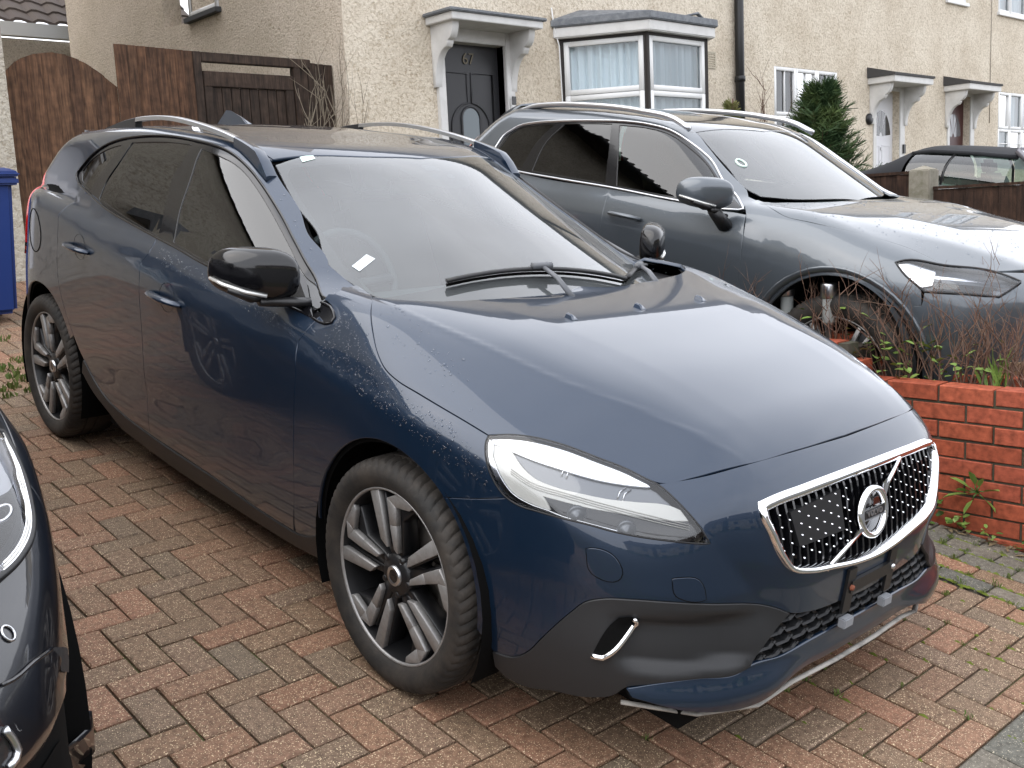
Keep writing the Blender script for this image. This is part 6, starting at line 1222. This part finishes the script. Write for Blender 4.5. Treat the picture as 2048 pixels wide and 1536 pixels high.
for s in (1,-1):
    if s==1: mirror(car2,(-.66,-.86,1.02),(-.70,-1.0,1.135),s,(.08,.105,.078),M_paint2,M_trim)
    if s==1: MB().tube([(-.64,-.89*s,.975),(-.66,-.97*s,1.05)],[.05,.04],10,flat=.7).build('mirror_stalk',M_trim,car2)
    c_=[(-1.40,-.915*s,.958),(-1.36,-.95*s,.962),(-1.22,-.953*s,.957),(-1.17,-.92*s,.948)]; MB().tube(c_,[.014,.019,.019,.014],10,flat=.6).build('door_handle',M_paint2,car2)
    c_=[(-2.36,-.915*s,.985),(-2.32,-.95*s,.988),(-2.18,-.953*s,.983),(-2.13,-.92*s,.975)]; MB().tube(c_,[.014,.019,.019,.014],10,flat=.6).build('door_handle',M_paint2,car2)
    P_=[(-1.14,-.61*s,1.425),(-1.25,-.60*s,1.47),(-1.5,-.60*s,1.505),(-1.9,-.60*s,1.522),(-2.2,-.60*s,1.515),(-2.4,-.59*s,1.495),(-2.52,-.585*s,1.462)]
    MB().tube([tuple(p) for p in cr_resample(P_,.06,False)],.017,8).build('roof_rail',M_alu,car2)
    for xc in (.05,-2.35):
        wheel(car2,xc,-.80*s,-s,60 if s==1 else 40,R=.37,rr=.265,kind=1)
        v=[];aa=np.linspace(math.radians(-20),math.radians(200),20)
        for t in aa:
            for y in (-.93,-.6,-.5): v.append((xc+.42*math.cos(t)*(1 if y<-.55 else .2),y*s,.415+.42*math.sin(t)*(1 if y<-.55 else .2)))
        MB().add(v,[(3*i+j,3*i+j+1,3*i+j+4,3*i+j+3) for i in range(19) for j in (0,1)],0,True).build('wheel_arch_liner',M_shell,car2)
        q=on(F2,[(xc+.445*math.cos(t),-.94,.415+.445*math.sin(t)) for t in np.linspace(math.radians(0),math.radians(180),24)],(0,1,0),.006); MB().tube([(p[0],p[1]*s,p[2]) for p in q],.022,8,flat=.5).build('arch_moulding',M_paint2,car2)
    MB().prism([(-.45,.18),(-.45,.33),(-1.9,.33),(-1.9,.18)],-.90*s,-.80*s,1).build('sill_cladding',M_clad,car2,.01)
box('underbody',(-2.8,-.7,.2),(.6,.6,.35),M_shell,car2); box('cabin_floor',(-2.7,-.78,.36),(-.4,.78,.6),M_int,car2); MB().prism([(-.40,1.03),(-.6,1.05),(-.95,1.03),(-1.05,.95),(-1.0,.5),(-.4,.5)],-.72,.72,1).build('dashboard',M_int,car2,.03); box('engine_bay',(-.38,-.7,.36),(.45,.7,.9),M_shell,car2)
pmesh('headlining',[patch(Fg2,[(-1.2,-.5,1.4),(-1.2,.5,1.4),(-2.5,.5,1.4),(-2.5,-.5,1.4)],(0,0,-1),.15,flange=0,off=-.02)],M_int,car2)
for y in (-.37,.37):
    st=MB().prism([(-1.75,.6),(-1.25,.6),(-1.22,.74),(-1.68,.74),(-1.92,1.18),(-2.03,1.15)],y-.25,y+.25,1).build('front_seat',M_seat,car2,.05); MB().prism([(-1.98,1.16),(-1.92,1.19),(-1.97,1.36),(-2.05,1.34)],y-.13,y+.13,1).build('head_restraint',M_seat,st,.03)
MB().prism([(-2.5,.6),(-2.1,.6),(-2.1,.78),(-2.4,.8),(-2.55,1.15),(-2.62,1.15)],-.65,.65,1).build('rear_seat',M_seat,car2,.05)
MB().tube([(-1.18+.06*math.sin(t)*-1,-.37+.18*math.cos(t),1.03+.16*math.sin(t)) for t in np.linspace(0,2*math.pi,25)[:-1]],.014,8,closed=True).build('steering_wheel',M_seat,car2)
q=on(Fg2,[(-1.05,-.08,1.4),(-1.05,.08,1.4),(-1.0,.09,1.4),(-.93,.0,1.4),(-1.0,-.09,1.4)],(0,0,-1),-.0055); MB().add([tuple(p) for p in q],[(0,1,2,3,4)]).build('sensor_housing',M_frit,car2)
q=on(Fg2,[(-.86+.03*math.cos(t),-.50+.025*math.sin(t),1.3) for t in np.linspace(0,6.28,17)[:-1]],(0,0,-1),-.001); MB().tube([tuple(p) for p in q],.006,5,closed=True).build('windscreen_sticker',mat('pale_sticker'),car2)
hd2=[(-.5,-.74,1.09),(-.2,-.80,1.05),(.2,-.78,1.0),(.6,-.6,.95),(.7,0,.97),(-.4,0,1.11)]; bt2=[(-.6,-.86,1.0),(-1.4,-.87,1.03),(-1.4,-.9,.98),(-.55,-.89,.98)]
beads('rain_beads',car2,[(hd2,(-.2,.4,-.9),420,.002,.006),(bt2,(0,1,-.3),120,.002,.005)],M_drop,4,F2)
# ---------------------------------------------------------------- black car at the left edge
M_blackp=mat('black_metallic_paint',(.0055,.006,.009),.3,.2,1,.012)
car3=empty('black_car','glossy black car whose front corner and headlamp fill the lower left edge','car'); car3.matrix_world=DM@Matrix.Translation((-.10,-2.66,0))@Matrix.Diagonal((1,1,1.1,1))
keep={'bonnet':M_blackp,'front_door':M_blackp,'rear_door':M_blackp,'side_frame':M_blackp,'tailgate':M_blackp,'roof':M_blackp,'roof_spoiler':M_blackp,'windscreen':0,'windscreen_border':0,'window_surround':0,'front_side_window':0,'rear_side_window':0,'quarter_window':0,'tail_lamp':0,'body_shell':0,'wheel_arch_liner':0,'underbody':0,'cabin_floor':0,'dashboard':0,'front_seat':0,'rear_seat':0,'window_trim':0,'cowl_panel':0,'sill_cladding':0,'wheel':0,'front_wing':M_blackp,'door_mirror':0}
for ch in list(car.children):
    nm=ch.name.split('.')[0]
    if nm not in keep or nm=='wheel' and False: continue
    def cp(o_,par,m=None):
        c=o_.copy(); 
        if m and o_.data: c.data=o_.data.copy(); c.data.materials.clear(); c.data.materials.append(m)
        COL.objects.link(c); c.parent=par
        for k in o_.children: cp(k,c)
        return c
    c=cp(ch,car3,keep[nm] or None)
    if nm=='wheel': c.scale=(1,1,1/1.1); c.location.z=.331/1.1
bf3=[(.80,0,.79)]+[(q[0],q[1],q[2]) for q in hf[::-1][1:]]+[tuple(q) for q in hl[1:iC][::-1]]+[(.303,-.81,.812)]+[tuple(q) for q in hb[::-1][0:5]]+[tuple(q) for q in blin[::-1]]+ARCH(0,52,-5,8)[1:]+[(.385,-.82,.25),(.41,-.80,.20),(.55,-.77,.20),(.72,-.69,.20),(.84,-.5,.20),(.88,-.25,.20),(.89,0,.20)]
p=patch(lambda p:F(p)+.85*np.maximum(.565-p[...,2],0),bf3,(-.75,.58,-.28),.025,center=True,gap=.001); pmesh('front_bumper',[p,flip(p)],M_blackp,car3)
def F3(p): return F(p)+.85*np.maximum(.565-p[...,2],0)
B3=dict(chrome_out=[(0.246, 0.716, 0.89), (0.189, 0.806, 0.861), (0.233, 0.806, 0.845), (0.288, 0.803, 0.825), (0.326, 0.799, 0.812), (0.392, 0.786, 0.79), (0.431, 0.775, 0.777), (0.472, 0.759, 0.768), (0.515, 0.732, 0.763), (0.547, 0.707, 0.761), (0.57, 0.685, 0.761), (0.642, 0.602, 0.77)],
chrome_in=[(0.294, 0.703, 0.88), (0.21, 0.8, 0.858), (0.259, 0.794, 0.844), (0.299, 0.791, 0.831), (0.336, 0.78, 0.823), (0.346, 0.779, 0.819), (0.385, 0.774, 0.804), (0.425, 0.764, 0.791), (0.465, 0.748, 0.781), (0.506, 0.723, 0.775), (0.542, 0.694, 0.772), (0.625, 0.607, 0.777)],
white=[(0.262, 0.712, 0.887), (0.206, 0.801, 0.859), (0.256, 0.795, 0.845), (0.299, 0.791, 0.831), (0.336, 0.78, 0.823), (0.368, 0.762, 0.82), (0.392, 0.742, 0.821), (0.445, 0.66, 0.841)],
dark=[(0.451, 0.658, 0.839), (0.394, 0.742, 0.821), (0.372, 0.763, 0.818), (0.392, 0.764, 0.808), (0.432, 0.753, 0.796), (0.473, 0.731, 0.788), (0.514, 0.703, 0.782), (0.598, 0.615, 0.787)],
vent=[(0.618, 0.739, 0.652), (0.567, 0.772, 0.622), (0.535, 0.788, 0.600), (0.545, 0.785, 0.585), (0.569, 0.776, 0.578), (0.617, 0.749, 0.61), (0.61, 0.751, 0.623), (0.619, 0.739, 0.646)],
facet=[(0.622, 0.736, 0.652), (0.603, 0.755, 0.622), (0.67, 0.716, 0.607), (0.747, 0.655, 0.578), (0.782, 0.608, 0.589), (0.8, 0.566, 0.616), (0.764, 0.581, 0.676), (0.71, 0.65, 0.669)],
crease=[(0.624, 0.733, 0.654), (0.67, 0.692, 0.665), (0.71, 0.65, 0.669), (0.724, 0.632, 0.674)],
sensor=[(0.655, 0.666, 0.713)],
fogarc=[(0.761, 0.617, 0.631), (0.761, 0.627, 0.612), (0.763, 0.633, 0.595), (0.769, 0.627, 0.587), (0.779, 0.614, 0.584)])
D3=(-.6,-.75,-.3)
ho=B3['chrome_out']; hi=B3['chrome_in']
h3=pmesh('headlamp',[patch(F3,ho,D3,.02,flange=.004,gap=0,off=.010)],M_lens,car3)
pmesh('chrome_surround',[patch(F3,ho,D3,.02,flange=.01,gap=0,off=.006,holes=[hi])],M_ref,h3)
pmesh('lamp_reflector',[patch(F3,B3['white'],D3,.02,flange=.003,gap=0,off=.004)],mat('lamp_pale_reflector',(.75,.76,.8),.2,.6),h3)
pmesh('projector_housing',[patch(F3,B3['dark'],D3,.02,flange=.003,gap=0,off=.004)],M_black,h3)
q=on(F3,cr_resample(ho,.02,True,60),D3,.008); MB().tube([tuple(p) for p in q],.006,6,closed=True).build('lamp_seal',M_trim,h3)
for k in (.25,.5,.75):
    n_=min(len(ho),len(hi)); r=[tuple(np.array(ho[i])*(1-k)+np.array(hi[i])*k) for i in range(1,min(len(ho),len(hi))-1)]; q=on(F3,cr_resample(r,.02,False),D3,.0085); MB().tube([tuple(p) for p in q],.0025,6).build('light_guide',M_ref if k!=.5 else M_white,h3)
r0=np.array(B3['dark'][3]); q=on(F3,[(r0[0]+.045+.03*math.cos(t),r0[1]-.045+.03*math.sin(t)*.9,r0[2]-.004) for t in np.linspace(0,6.28,19)[:-1]],D3,.008); MB().tube([tuple(p) for p in q],.0035,6,closed=True).build('projector_ring',M_alu,h3)
pmesh('bumper_vent',[patch(F3,B3['vent'],D3,.02,flange=0,gap=0,off=.003)],M_clad,car3)
pmesh('bumper_facet',[patch(lambda p:F3(p)-.25*(p[...,2]-.60)*0,B3['facet'],D3,.02,flange=.004,gap=0,off=.004)],M_blackp,car3)
q=on(F3,cr_resample(B3['crease'],.02,False),D3,.005); MB().tube([tuple(p) for p in q],.003,6).build('bumper_crease',M_blackp,car3)
q=on(F3,[(B3['sensor'][0][0]+.012*math.cos(t)*.7,B3['sensor'][0][1]-.012*math.cos(t)*.7,B3['sensor'][0][2]+.012*math.sin(t)) for t in np.linspace(0,6.28,15)[:-1]],D3,.002); MB().tube([tuple(p) for p in q],.0022,6,closed=True).build('parking_sensor',M_alu,car3)
q=on(F3,cr_resample(B3['fogarc'],.01,False),D3,.008); MB().tube([tuple(p) for p in q],.006,8).build('fog_lamp_ring',M_alu,car3)
# ---------------------------------------------------------------- soft-top car and the low fence before it
M_soft=mat('black_canvas',(.013,.014,.017),.85,bump=(300,.3,.001)); M_wcar=mat('white_car_paint',(.62,.63,.64),.3,0,1); M_wsf=mat('purple_grey_paint',(.09,.085,.10),.35,.4,.8)
car4=empty('soft_top_car','white convertible with black canvas roof parked beyond the low brown fence','car',(0,8.15,0),0,None,True)
RT=tab({-3.75:1.02,-3.45:1.10,-3.2:1.22,-3.0:1.34,-2.85:1.385,-2.6:1.40,-2.2:1.405,-1.95:1.395,-1.7:1.28})
def cab(x,t): # arch section, t 0..pi
    h=float(RT(x))-1.03; c,s_=math.cos(t),math.sin(t); return (x,.83*sq(c,.55)*(1-.16*abs(s_)**1.5),1.03+h*sq(s_,.75))
xs=np.linspace(-3.72,-1.95,26); ts=np.linspace(0,math.pi,31)
def ybelt(x,z):
    h=float(RT(x))-1.03; s_=max(0,min(1,(z-1.03)/max(h,.02)))**(1/.75); t=math.asin(s_); return .83*sq(math.cos(t),.55)*(1-.16*s_**1.5)
win=lambda x,z: False
def strip(mb,fn,us,vs): 
    v=[fn(u,w) for u in us for w in vs]; k=len(vs); mb.add(v,[(i*k+j,i*k+j+1,(i+1)*k+j+1,(i+1)*k+j) for i in range(len(us)-1) for j in range(k-1)],0,True)
mb=MB(); strip(mb,lambda x,t:cab(x,t),[x for x in xs if x<=-2.93]+[-2.93],ts); strip(mb,lambda x,t:cab(x,t),[-2.93]+[x for x in xs if x>-2.93],[t for t in ts if .88<t<math.pi-.88]); mb.build('canvas_roof',M_soft,car4)
for s in (1,-1):
    zt=lambda x: 1.03+(float(RT(x))-1.03)*.80
    def gp(x,k): z=1.035+(zt(x)-1.035)*k; return (x,s*(ybelt(x,z)-.006),z)
    for a,b,nm in ((-2.90,-2.53,'quarter_glass'),(-2.50,-1.93,'door_glass')):
        mb=MB(); strip(mb,gp,np.linspace(a,b,8),np.linspace(0,1,6)); mb.build(nm,glassmat('green_car_glass',(.42,.55,.48),1.55),car4)
    MB().tube([gp(-2.515,k) for k in (0,.5,1)],.014,6).build('glass_pillar',M_trim,car4)
    MB().tube([(-2.95,s*ybelt(-2.95,zt(-2.95)),zt(-2.95)),(-2.75,s*(ybelt(-2.75,zt(-2.75))+.003),zt(-2.75)+.01),(-2.3,s*(ybelt(-2.3,zt(-2.3))+.003),zt(-2.3)+.01),(-1.93,s*ybelt(-1.93,zt(-1.95)),zt(-1.95)+.01)],.022,8).build('roof_edge',M_soft,car4)
    MB().tube([(-1.93,s*.60,1.385),(-1.72,s*.66,1.25),(-1.42,s*.72,1.03)],[.045,.05,.05],10,flat=.7).build('windscreen_pillar',M_wsf,car4)
    c=(-1.62,s*1.0,1.10); mb=MB(); v=[]
    for i in range(13):
        for j in range(18):
            ph=-math.pi/2+math.pi*i/12; t=2*math.pi*j/18; v.append((c[0]+.08*math.cos(ph)*math.cos(t),c[1]+.11*sq(math.cos(ph),.8)*math.sin(t),c[2]+.075*math.sin(ph)))
    mb.add(v,[(i*18+j,i*18+(j+1)%18,(i+1)*18+(j+1)%18,(i+1)*18+j) for i in range(12) for j in range(18)],0,True); mb.tube([(c[0],s*.82,1.04),(c[0],s*.95,1.06)],.03,8); mb.build('door_mirror',M_wsf,car4)
MB().tube([(-1.93,-.60,1.39),(-1.92,-.3,1.41),(-1.92,.3,1.41),(-1.93,.60,1.39)],.03,8).build('windscreen_header',M_wsf,car4)
MB().add([(-1.9,-.58,1.385),(-1.9,.58,1.385),(-1.38,.72,1.03),(-1.38,-.72,1.03)],[(0,1,2,3)]).build('windscreen',glassmat('green_car_glass'),car4)
prof=[(-3.98,.35),(-4.0,.62),(-3.95,.88),(-3.80,1.0),(-3.5,1.03),(-1.4,1.03),(-1.2,1.0),(-.5,.95),(-.18,.85),(-.08,.65),(-.10,.3)]
mb=MB(); rings=[(.70,.0),(.80,.03),(.845,.10)]
v=[];k=len(prof)
for y in (-.86,-.80,0,.80,.86):
    sc=.0 if abs(y)<.85 else .05
    for x,z in prof: v.append((x*(1-sc)+(-2.0)*sc,y,z-(.05 if abs(y)>.85 and z>.6 else 0)))
mb.add(v,[(i*k+j,i*k+j+1,(i+1)*k+j+1,(i+1)*k+j) for i in range(4) for j in range(k-1)]+[tuple(range(k)),tuple(range(4*k,5*k))],0,True); mb.build('body',M_wcar,car4,.02)
for y in (-.36,.36):
    st=MB().prism([(-2.55,.6),(-2.1,.6),(-2.5,1.14),(-2.62,1.12)],y-.23,y+.23,1).build('front_seat',M_seat,car4,.04); MB().prism([(-2.60,1.10),(-2.52,1.12),(-2.56,1.27),(-2.66,1.26)],y-.12,y+.12,1).build('head_restraint',M_seat,st,.035)
for s in (1,-1):
    for xc in (-.75,-3.2): wheel(car4,xc,-.74*s,-s,0 if s==1 else 20,R=.30,rr=.2,kind=1)
lf=empty('low_fence','low dark brown boarded fence with a pale concrete post between the drives','fence',(0,0,0)); z1=lambda x,z: dw(x,5.05,z).z
r_=random.Random(5)
def lowpanel(xa,xb,ztop,n):
    w=(xb-xa)/n
    for i in range(n):
        x=xa+i*w; t=r_.uniform(0,.006); mb=MB(); z0=gz(x)-.05
        v=[(x,5.05-t,z0),(x+w+.008,5.062-t,z0),(x+w+.008,5.062-t,ztop),(x,5.05-t,ztop)]; v+=[(a,b+.012,c) for a,b,c in v]
        mb.add(v,[(0,1,2,3),(7,6,5,4),(3,2,6,7),(0,3,7,4),(1,5,6,2)]); mb.build('board',M_pboard,lf)
lowpanel(-3.2,-1.47,z1(-1.6,1.235),15); lowpanel(-1.30,.6,z1(-1.1,1.185),16)
for xa,xb,zt in ((-3.2,-1.47,z1(-1.6,1.235)),(-1.30,.6,z1(-1.1,1.185))): box('capping',(xa,5.04,zt+.001),(xb,5.085,zt+.022),M_pboard,lf)
mb=MB(); x0,x1=-1.465,-1.305; zt=z1(-1.39,1.29); v=[(x0,4.99,-.2),(x1,4.99,-.2),(x1,5.14,-.2),(x0,5.14,-.2),(x0,4.99,zt),(x1,4.99,zt),(x1,5.14,zt),(x0,5.14,zt),((x0+x1)/2,5.065,zt+.035)]
mb.add(v,[(0,1,5,4),(1,2,6,5),(2,3,7,6),(3,0,4,7),(4,5,8),(5,6,8),(6,7,8),(7,4,8)]); mb.build('concrete_post',M_conc,lf,.006)
# ---------------------------------------------------------------- plants
M_twig=mat('red_brown_twig',(.11,.055,.038),.8,noise=(30,(.17,.11,.075),.4,.65)); M_gtwig=mat('grey_twig',(.21,.175,.13),.85); M_leaf=mat('fresh_leaf',(.13,.22,.045),.45,noise=(14,(.22,.30,.07),.4,.65)); M_dleaf=mat('deep_green_leaf',(.06,.13,.025),.4)
M_con=mat('conifer_green',(.030,.065,.022),.7,noise=(3.5,(.085,.125,.035),.45,.62)); M_ycon=mat('yellow_conifer',(.13,.15,.04),.7,noise=(5,(.20,.19,.07),.4,.6))
def grow(mb,r_,p,d,L,r,depth,n=5,wig=.18,br=2,spread=.7,tw=None):
    pts=[Vector(p)]; d=Vector(d).normalized()
    for i in range(n):
        d=(d+Vector((r_.gauss(0,wig),r_.gauss(0,wig),r_.gauss(.06,wig*.7)))).normalized(); pts.append(pts[-1]+d*L/n)
    mb.tube(pts,[r*(1-.75*i/n) for i in range(n+1)],4,cap=False)
    if depth>0:
        for k in range(br+r_.randint(0,1)):
            i=r_.randint(max(1,n//3),n); e=(d+Vector((r_.gauss(0,spread),r_.gauss(0,spread),r_.gauss(.25,spread*.6)))).normalized(); grow(mb,r_,pts[i],e,L*r_.uniform(.35,.7),r*.55,depth-1,max(3,n-1),wig,br,spread)
def leaf(mb,p,d,L,w,r_):
    d=Vector(d).normalized(); s=d.cross(Vector((r_.gauss(0,.3),r_.gauss(0,.3),1))).normalized(); u=s.cross(d); p=Vector(p)
    v=[p,p+d*L*.35+s*w*.5+u*L*.05,p+d*L*.75+s*w*.42+u*L*.03,p+d*L-u*L*.08,p+d*L*.75-s*w*.42+u*L*.03,p+d*L*.35-s*w*.5+u*L*.05,p+d*L*.5+u*L*-.02]
    mb.add(v,[(0,1,6),(1,2,6),(2,3,6),(3,4,6),(4,5,6),(5,0,6)],0,True)
def shrub(x,label,seed,n,h,leaves=0,w=.16,m=M_twig,y=1.83,grp='bare shrubs in the brick planter'):
    r_=random.Random(seed); z=ptop(x)-.03; o_=empty('twiggy_shrub',label,'shrub',(x,y,z),0,grp); mb=MB()
    for i in range(n):
        bx,by=r_.gauss(0,w),r_.gauss(0,.05); grow(mb,r_,(bx,by,0),(bx*1.6+r_.gauss(0,.25),by*2+r_.gauss(0,.25),1),h*r_.uniform(.5,1.1),.0048*r_.uniform(.6,1.2),2,5,.16,2,.6)
    tag(mb.build('twigs',m,o_),kind='stuff')
    if leaves:
        mb=MB()
        for i in range(leaves):
            a=r_.uniform(0,6.28); p=(r_.gauss(0,w),r_.gauss(-.05,.05),h*r_.uniform(.02,.55)); leaf(mb,p,(math.cos(a),math.sin(a),r_.uniform(-.2,.8)),r_.uniform(.03,.065),r_.uniform(.018,.034),r_)
        tag(mb.build('leaves',M_leaf,o_),kind='stuff')
shrub(-1.0,'sparse red-twigged shrub against the grey car door',11,7,.34); shrub(-.62,'thin bare shrub beside the grey car front wheel arch',12,6,.30)
shrub(-.16,'bare shrub with the steel lamp standing in it',13,13,.30,10); shrub(.10,'dense leafy-based shrub at the step of the planter',14,26,.36,55); shrub(.36,'tangled bare shrub above the top brick course',15,28,.36,36); shrub(.62,'spreading bare shrub at the right end of the planter',16,24,.36,8); shrub(.9,'bare shrub beyond the grass tuft',17,14,.34,4)
for (x,y,dz) in ((-.25,1.86,.18),(-.50,1.90,.16)):
    z=ptop(x)-.03; l_=empty('garden_lamp','steel topped solar garden lamp standing among the twigs'if x>-.4 else 'steel topped solar garden lamp partly behind the bonnet','lamp',(x,y,z),0,'solar garden lamps')
    MB().lathe([(.001,.27),(.036,.27),(.038,.262),(.038,.205),(.034,.20)],24,0,'z').build('cap',M_alu,l_); MB().lathe([(.031,.199),(.031,.09),(.027,.085)],20,0,'z').build('lens',mat('ribbed_clear_plastic',(.35,.37,.36),.2,0,1),l_); MB().lathe([(.028,.085),(.02,.07),(.012,.0)],14,0,'z').build('spike',M_alu,l_)
gr=MB(); r_=random.Random(21)
for i in range(16):
    b=r_.gauss(0,.03); h_=r_.uniform(.08,.2); a=r_.uniform(-.5,.5); gr.add([(b-.004,0,0),(b+.004,0,0),(b+a*h_*.5+.003,r_.gauss(0,.02),h_*.6),(b+a*h_,r_.gauss(0,.03),h_)],[(0,1,2),(0,2,3)])
g_=gr.build('grass_tuft',M_leaf); g_.location=(.53,1.80,PT-.03); tag(g_,'bright green grass tuft on the planter edge','grass')
# seedling growing out of the brickwork, weeds along the foot of the wall
sd_=empty('wall_seedling','glossy green seedling rooted in the brick joint of the planter wall','plant',(.55,1.635,.10)); r_=random.Random(31); mb=MB(); ms=MB()
for a,e,L,w in ((150,.55,.085,.042),(40,.3,.085,.04),(215,-.15,.10,.045),(100,.9,.07,.035),(20,-.6,.075,.03),(250,-.7,.07,.03),(75,.6,.06,.03),(185,.1,.05,.03)):
    d=Vector((math.cos(math.radians(a)),-.35,e)).normalized(); q=d*.035; ms.tube([(0,0,0),tuple(q*.6+Vector((0,-.012,.006))),tuple(q)],.0025,5); leaf(mb,q,d,L,w,r_)
ms.build('stems',M_dleaf,sd_); mb.build('leaves',M_leaf,sd_)
for i,(x,n,s) in enumerate(((.40,10,1.0),(.50,14,.9),(.30,8,.8),(.62,10,.6),(.72,8,.7),(.84,7,.7),(.2,6,.6))):
    p=dw(x,1.60,0); o_=MB()
    for k in range(n): a=r_.uniform(0,6.28); leaf(o_,(r_.gauss(0,.022),r_.gauss(0,.015),r_.uniform(0,.10)*s),(math.cos(a),math.sin(a)-.3,r_.uniform(0,.7)),.042*s,.026*s,r_)
    w_=o_.build('weed_plant',M_leaf if i%2 else M_dleaf); w_.location=p; w_['kind']='stuff' if 0 else 'thing'; tag(w_,('largest weed clump at the foot of the brick planter, below the seedling','dark weed rosette beside the largest clump','weed nearest the blue car grille at the planter foot','small weed between the dead leaves under the planter','dark small weed low under the planter bricks','tiny weed at the right picture edge under the planter','weed hidden behind the car nose at the planter')[i],'weed','weeds at the foot of the planter')
dr=MB(); r_=random.Random(33)
for i in range(40):
    x=r_.uniform(.45,1.1); p=dw(x,1.60+r_.gauss(0,.02),.006); a=r_.uniform(0,6.28); leaf(dr,p,(math.cos(a),math.sin(a),.05),.05,.014,r_)
tag(dr.build('dead_leaves',mat('dry_leaf',(.20,.15,.085),.9)),kind='stuff')
# conifers
def conifer(name,label,loc,h,w,n,m,seed,open_=.5):
    o_=empty(name,label,'conifer',loc); r_=random.Random(seed); tr=MB(); tr.tube([(0,0,0),(.02,.01,h*.5),(0,.03,h*.92)],[.05,.03,.008],6); br=tr; lf_=MB()
    for i in range(n):
        t=r_.random()**.8; z=h*(.02+.95*t); R_=w*(1-t*.80)*r_.uniform(.55,1.12); a=r_.uniform(0,6.28); up=r_.uniform(.15,.7)+t*.6; d=Vector((math.cos(a),math.sin(a),up)).normalized(); base=Vector((0,0,z*.9)); tip=base+d*R_
        tr.tube([base,base+d*R_*.5,tip],[.008,.005,.002],4,cap=False)
        k=int(14+10*R_/w)
        for j in range(k):
            f=.25+.75*j/k; p=base+d*R_*f; side=1 if j%2 else -1; s=d.cross(Vector((0,0,1))).normalized()*side; e=(d*.8+s*r_.uniform(.5,1.0)+Vector((r_.gauss(0,.2),r_.gauss(0,.2),r_.gauss(.05,.25)))).normalized(); L=w*.20*r_.uniform(.6,1.2)*(1.15-f*.5); u=e.cross(Vector((0,0,1))).normalized()
            for q in range(3):
                e2=(e+u*r_.gauss(0,.35)+Vector((0,0,r_.gauss(.1,.25)))).normalized(); u2=e2.cross(Vector((r_.gauss(0,1),r_.gauss(0,1),r_.gauss(0,1)))).normalized(); wd=.011
                lf_.add([p-u2*wd*.5,p+u2*wd*.5,p+e2*L+u2*wd*.3,p+e2*L*1.15,p+e2*L-u2*wd*.3],[(0,1,2,3,4)])
    tr.build('trunk',M_twig,o_); tag(lf_.build('crown',m,o_),kind='stuff'); return o_
conifer('conifer_tree','bushy dark green conifer in front of the white cottage window',(-5.0,9.62,.75),2.15,.98,330,M_con,41)
conifer('small_conifer','small yellowish conifer at the foot of the black drainpipe',(-5.5,8.40,.8),1.95,.45,70,M_ycon,43)
def bare(name,label,loc,dirs,m,seed,r=.012):
    o_=empty(name,label,'shrub',loc); r_=random.Random(seed); mb=MB()
    for d,L in dirs: grow(mb,r_,(r_.gauss(0,.02),r_.gauss(0,.02),0),d,L,r,2,6,.12,2,.45)
    mb.build('stems',m,o_); return o_
bare('bare_shrub','leafless grey shrub against the dark gate boards',(-6.3,2.88,1.5),[((0,-.25,1),.95),((0,.3,1),1.0),((.1,.05,1),.75),((0,.45,.9),1.1),((-.1,-.1,1),.8)],M_gtwig,51)
bare('bare_shrub','thin leafless shrub rising up the cream wall corner',(-6.25,3.22,1.5),[((0,.06,1),1.3),((0,.25,1),1.0),((0,-.1,1),1.1)],M_gtwig,52,.008)
bare('bare_shrub','few bare upright stems right of the drainpipe',(-5.5,9.15,1.6),[((0,.05,1),1.15),((0,-.05,1),.9),((0,.25,1),1.05)],M_twig,53,.010)
# houses across the street, seen only as reflections in the cars
def far_house(x,y,w,label):
    h=empty('street_house',label,'house',(0,0,0),0,'houses across the street'); z=-1.2
    box('wall',(x,y-w/2,z),(x+8,y+w/2,z+5.4),M_dash3,h); v=[(x-.4,y-w/2-.3,z+5.4),(x-.4,y+w/2+.3,z+5.4),(x+4,y+w/2+.3,z+8.4),(x+4,y-w/2-.3,z+8.4),(x+8.4,y-w/2-.3,z+5.4),(x+8.4,y+w/2+.3,z+5.4)]
    MB().add(v,[(0,1,2,3),(3,2,5,4),(0,3,4),(1,5,2)]).build('roof',M_tile,h)
    for a in (-.28,.28):
        for zz in (z+1.0,z+3.4): box('window',(x-.03,y+a*w-.8,zz),(x+.02,y+a*w+.8,zz+1.2),M_dgl,h); 
for i,y in enumerate((-24,-12,0,12,24)): far_house(24,y,10.5,('first','second','third','fourth','fifth')[i]+' plain house along the row across the street')
hedge=MB(); r_=random.Random(61)
for i in range(2600):
    p=Vector((22+r_.gauss(0,.5),r_.uniform(-32,32),-1.2+r_.uniform(0,1.5))); d=Vector((r_.gauss(0,1),r_.gauss(0,1),r_.gauss(0,1))).normalized(); leaf(hedge,p,d,.5,.3,r_)
tag(hedge.build('hedge',M_dleaf),'hedge along the far side of the street','hedge',kind='stuff')
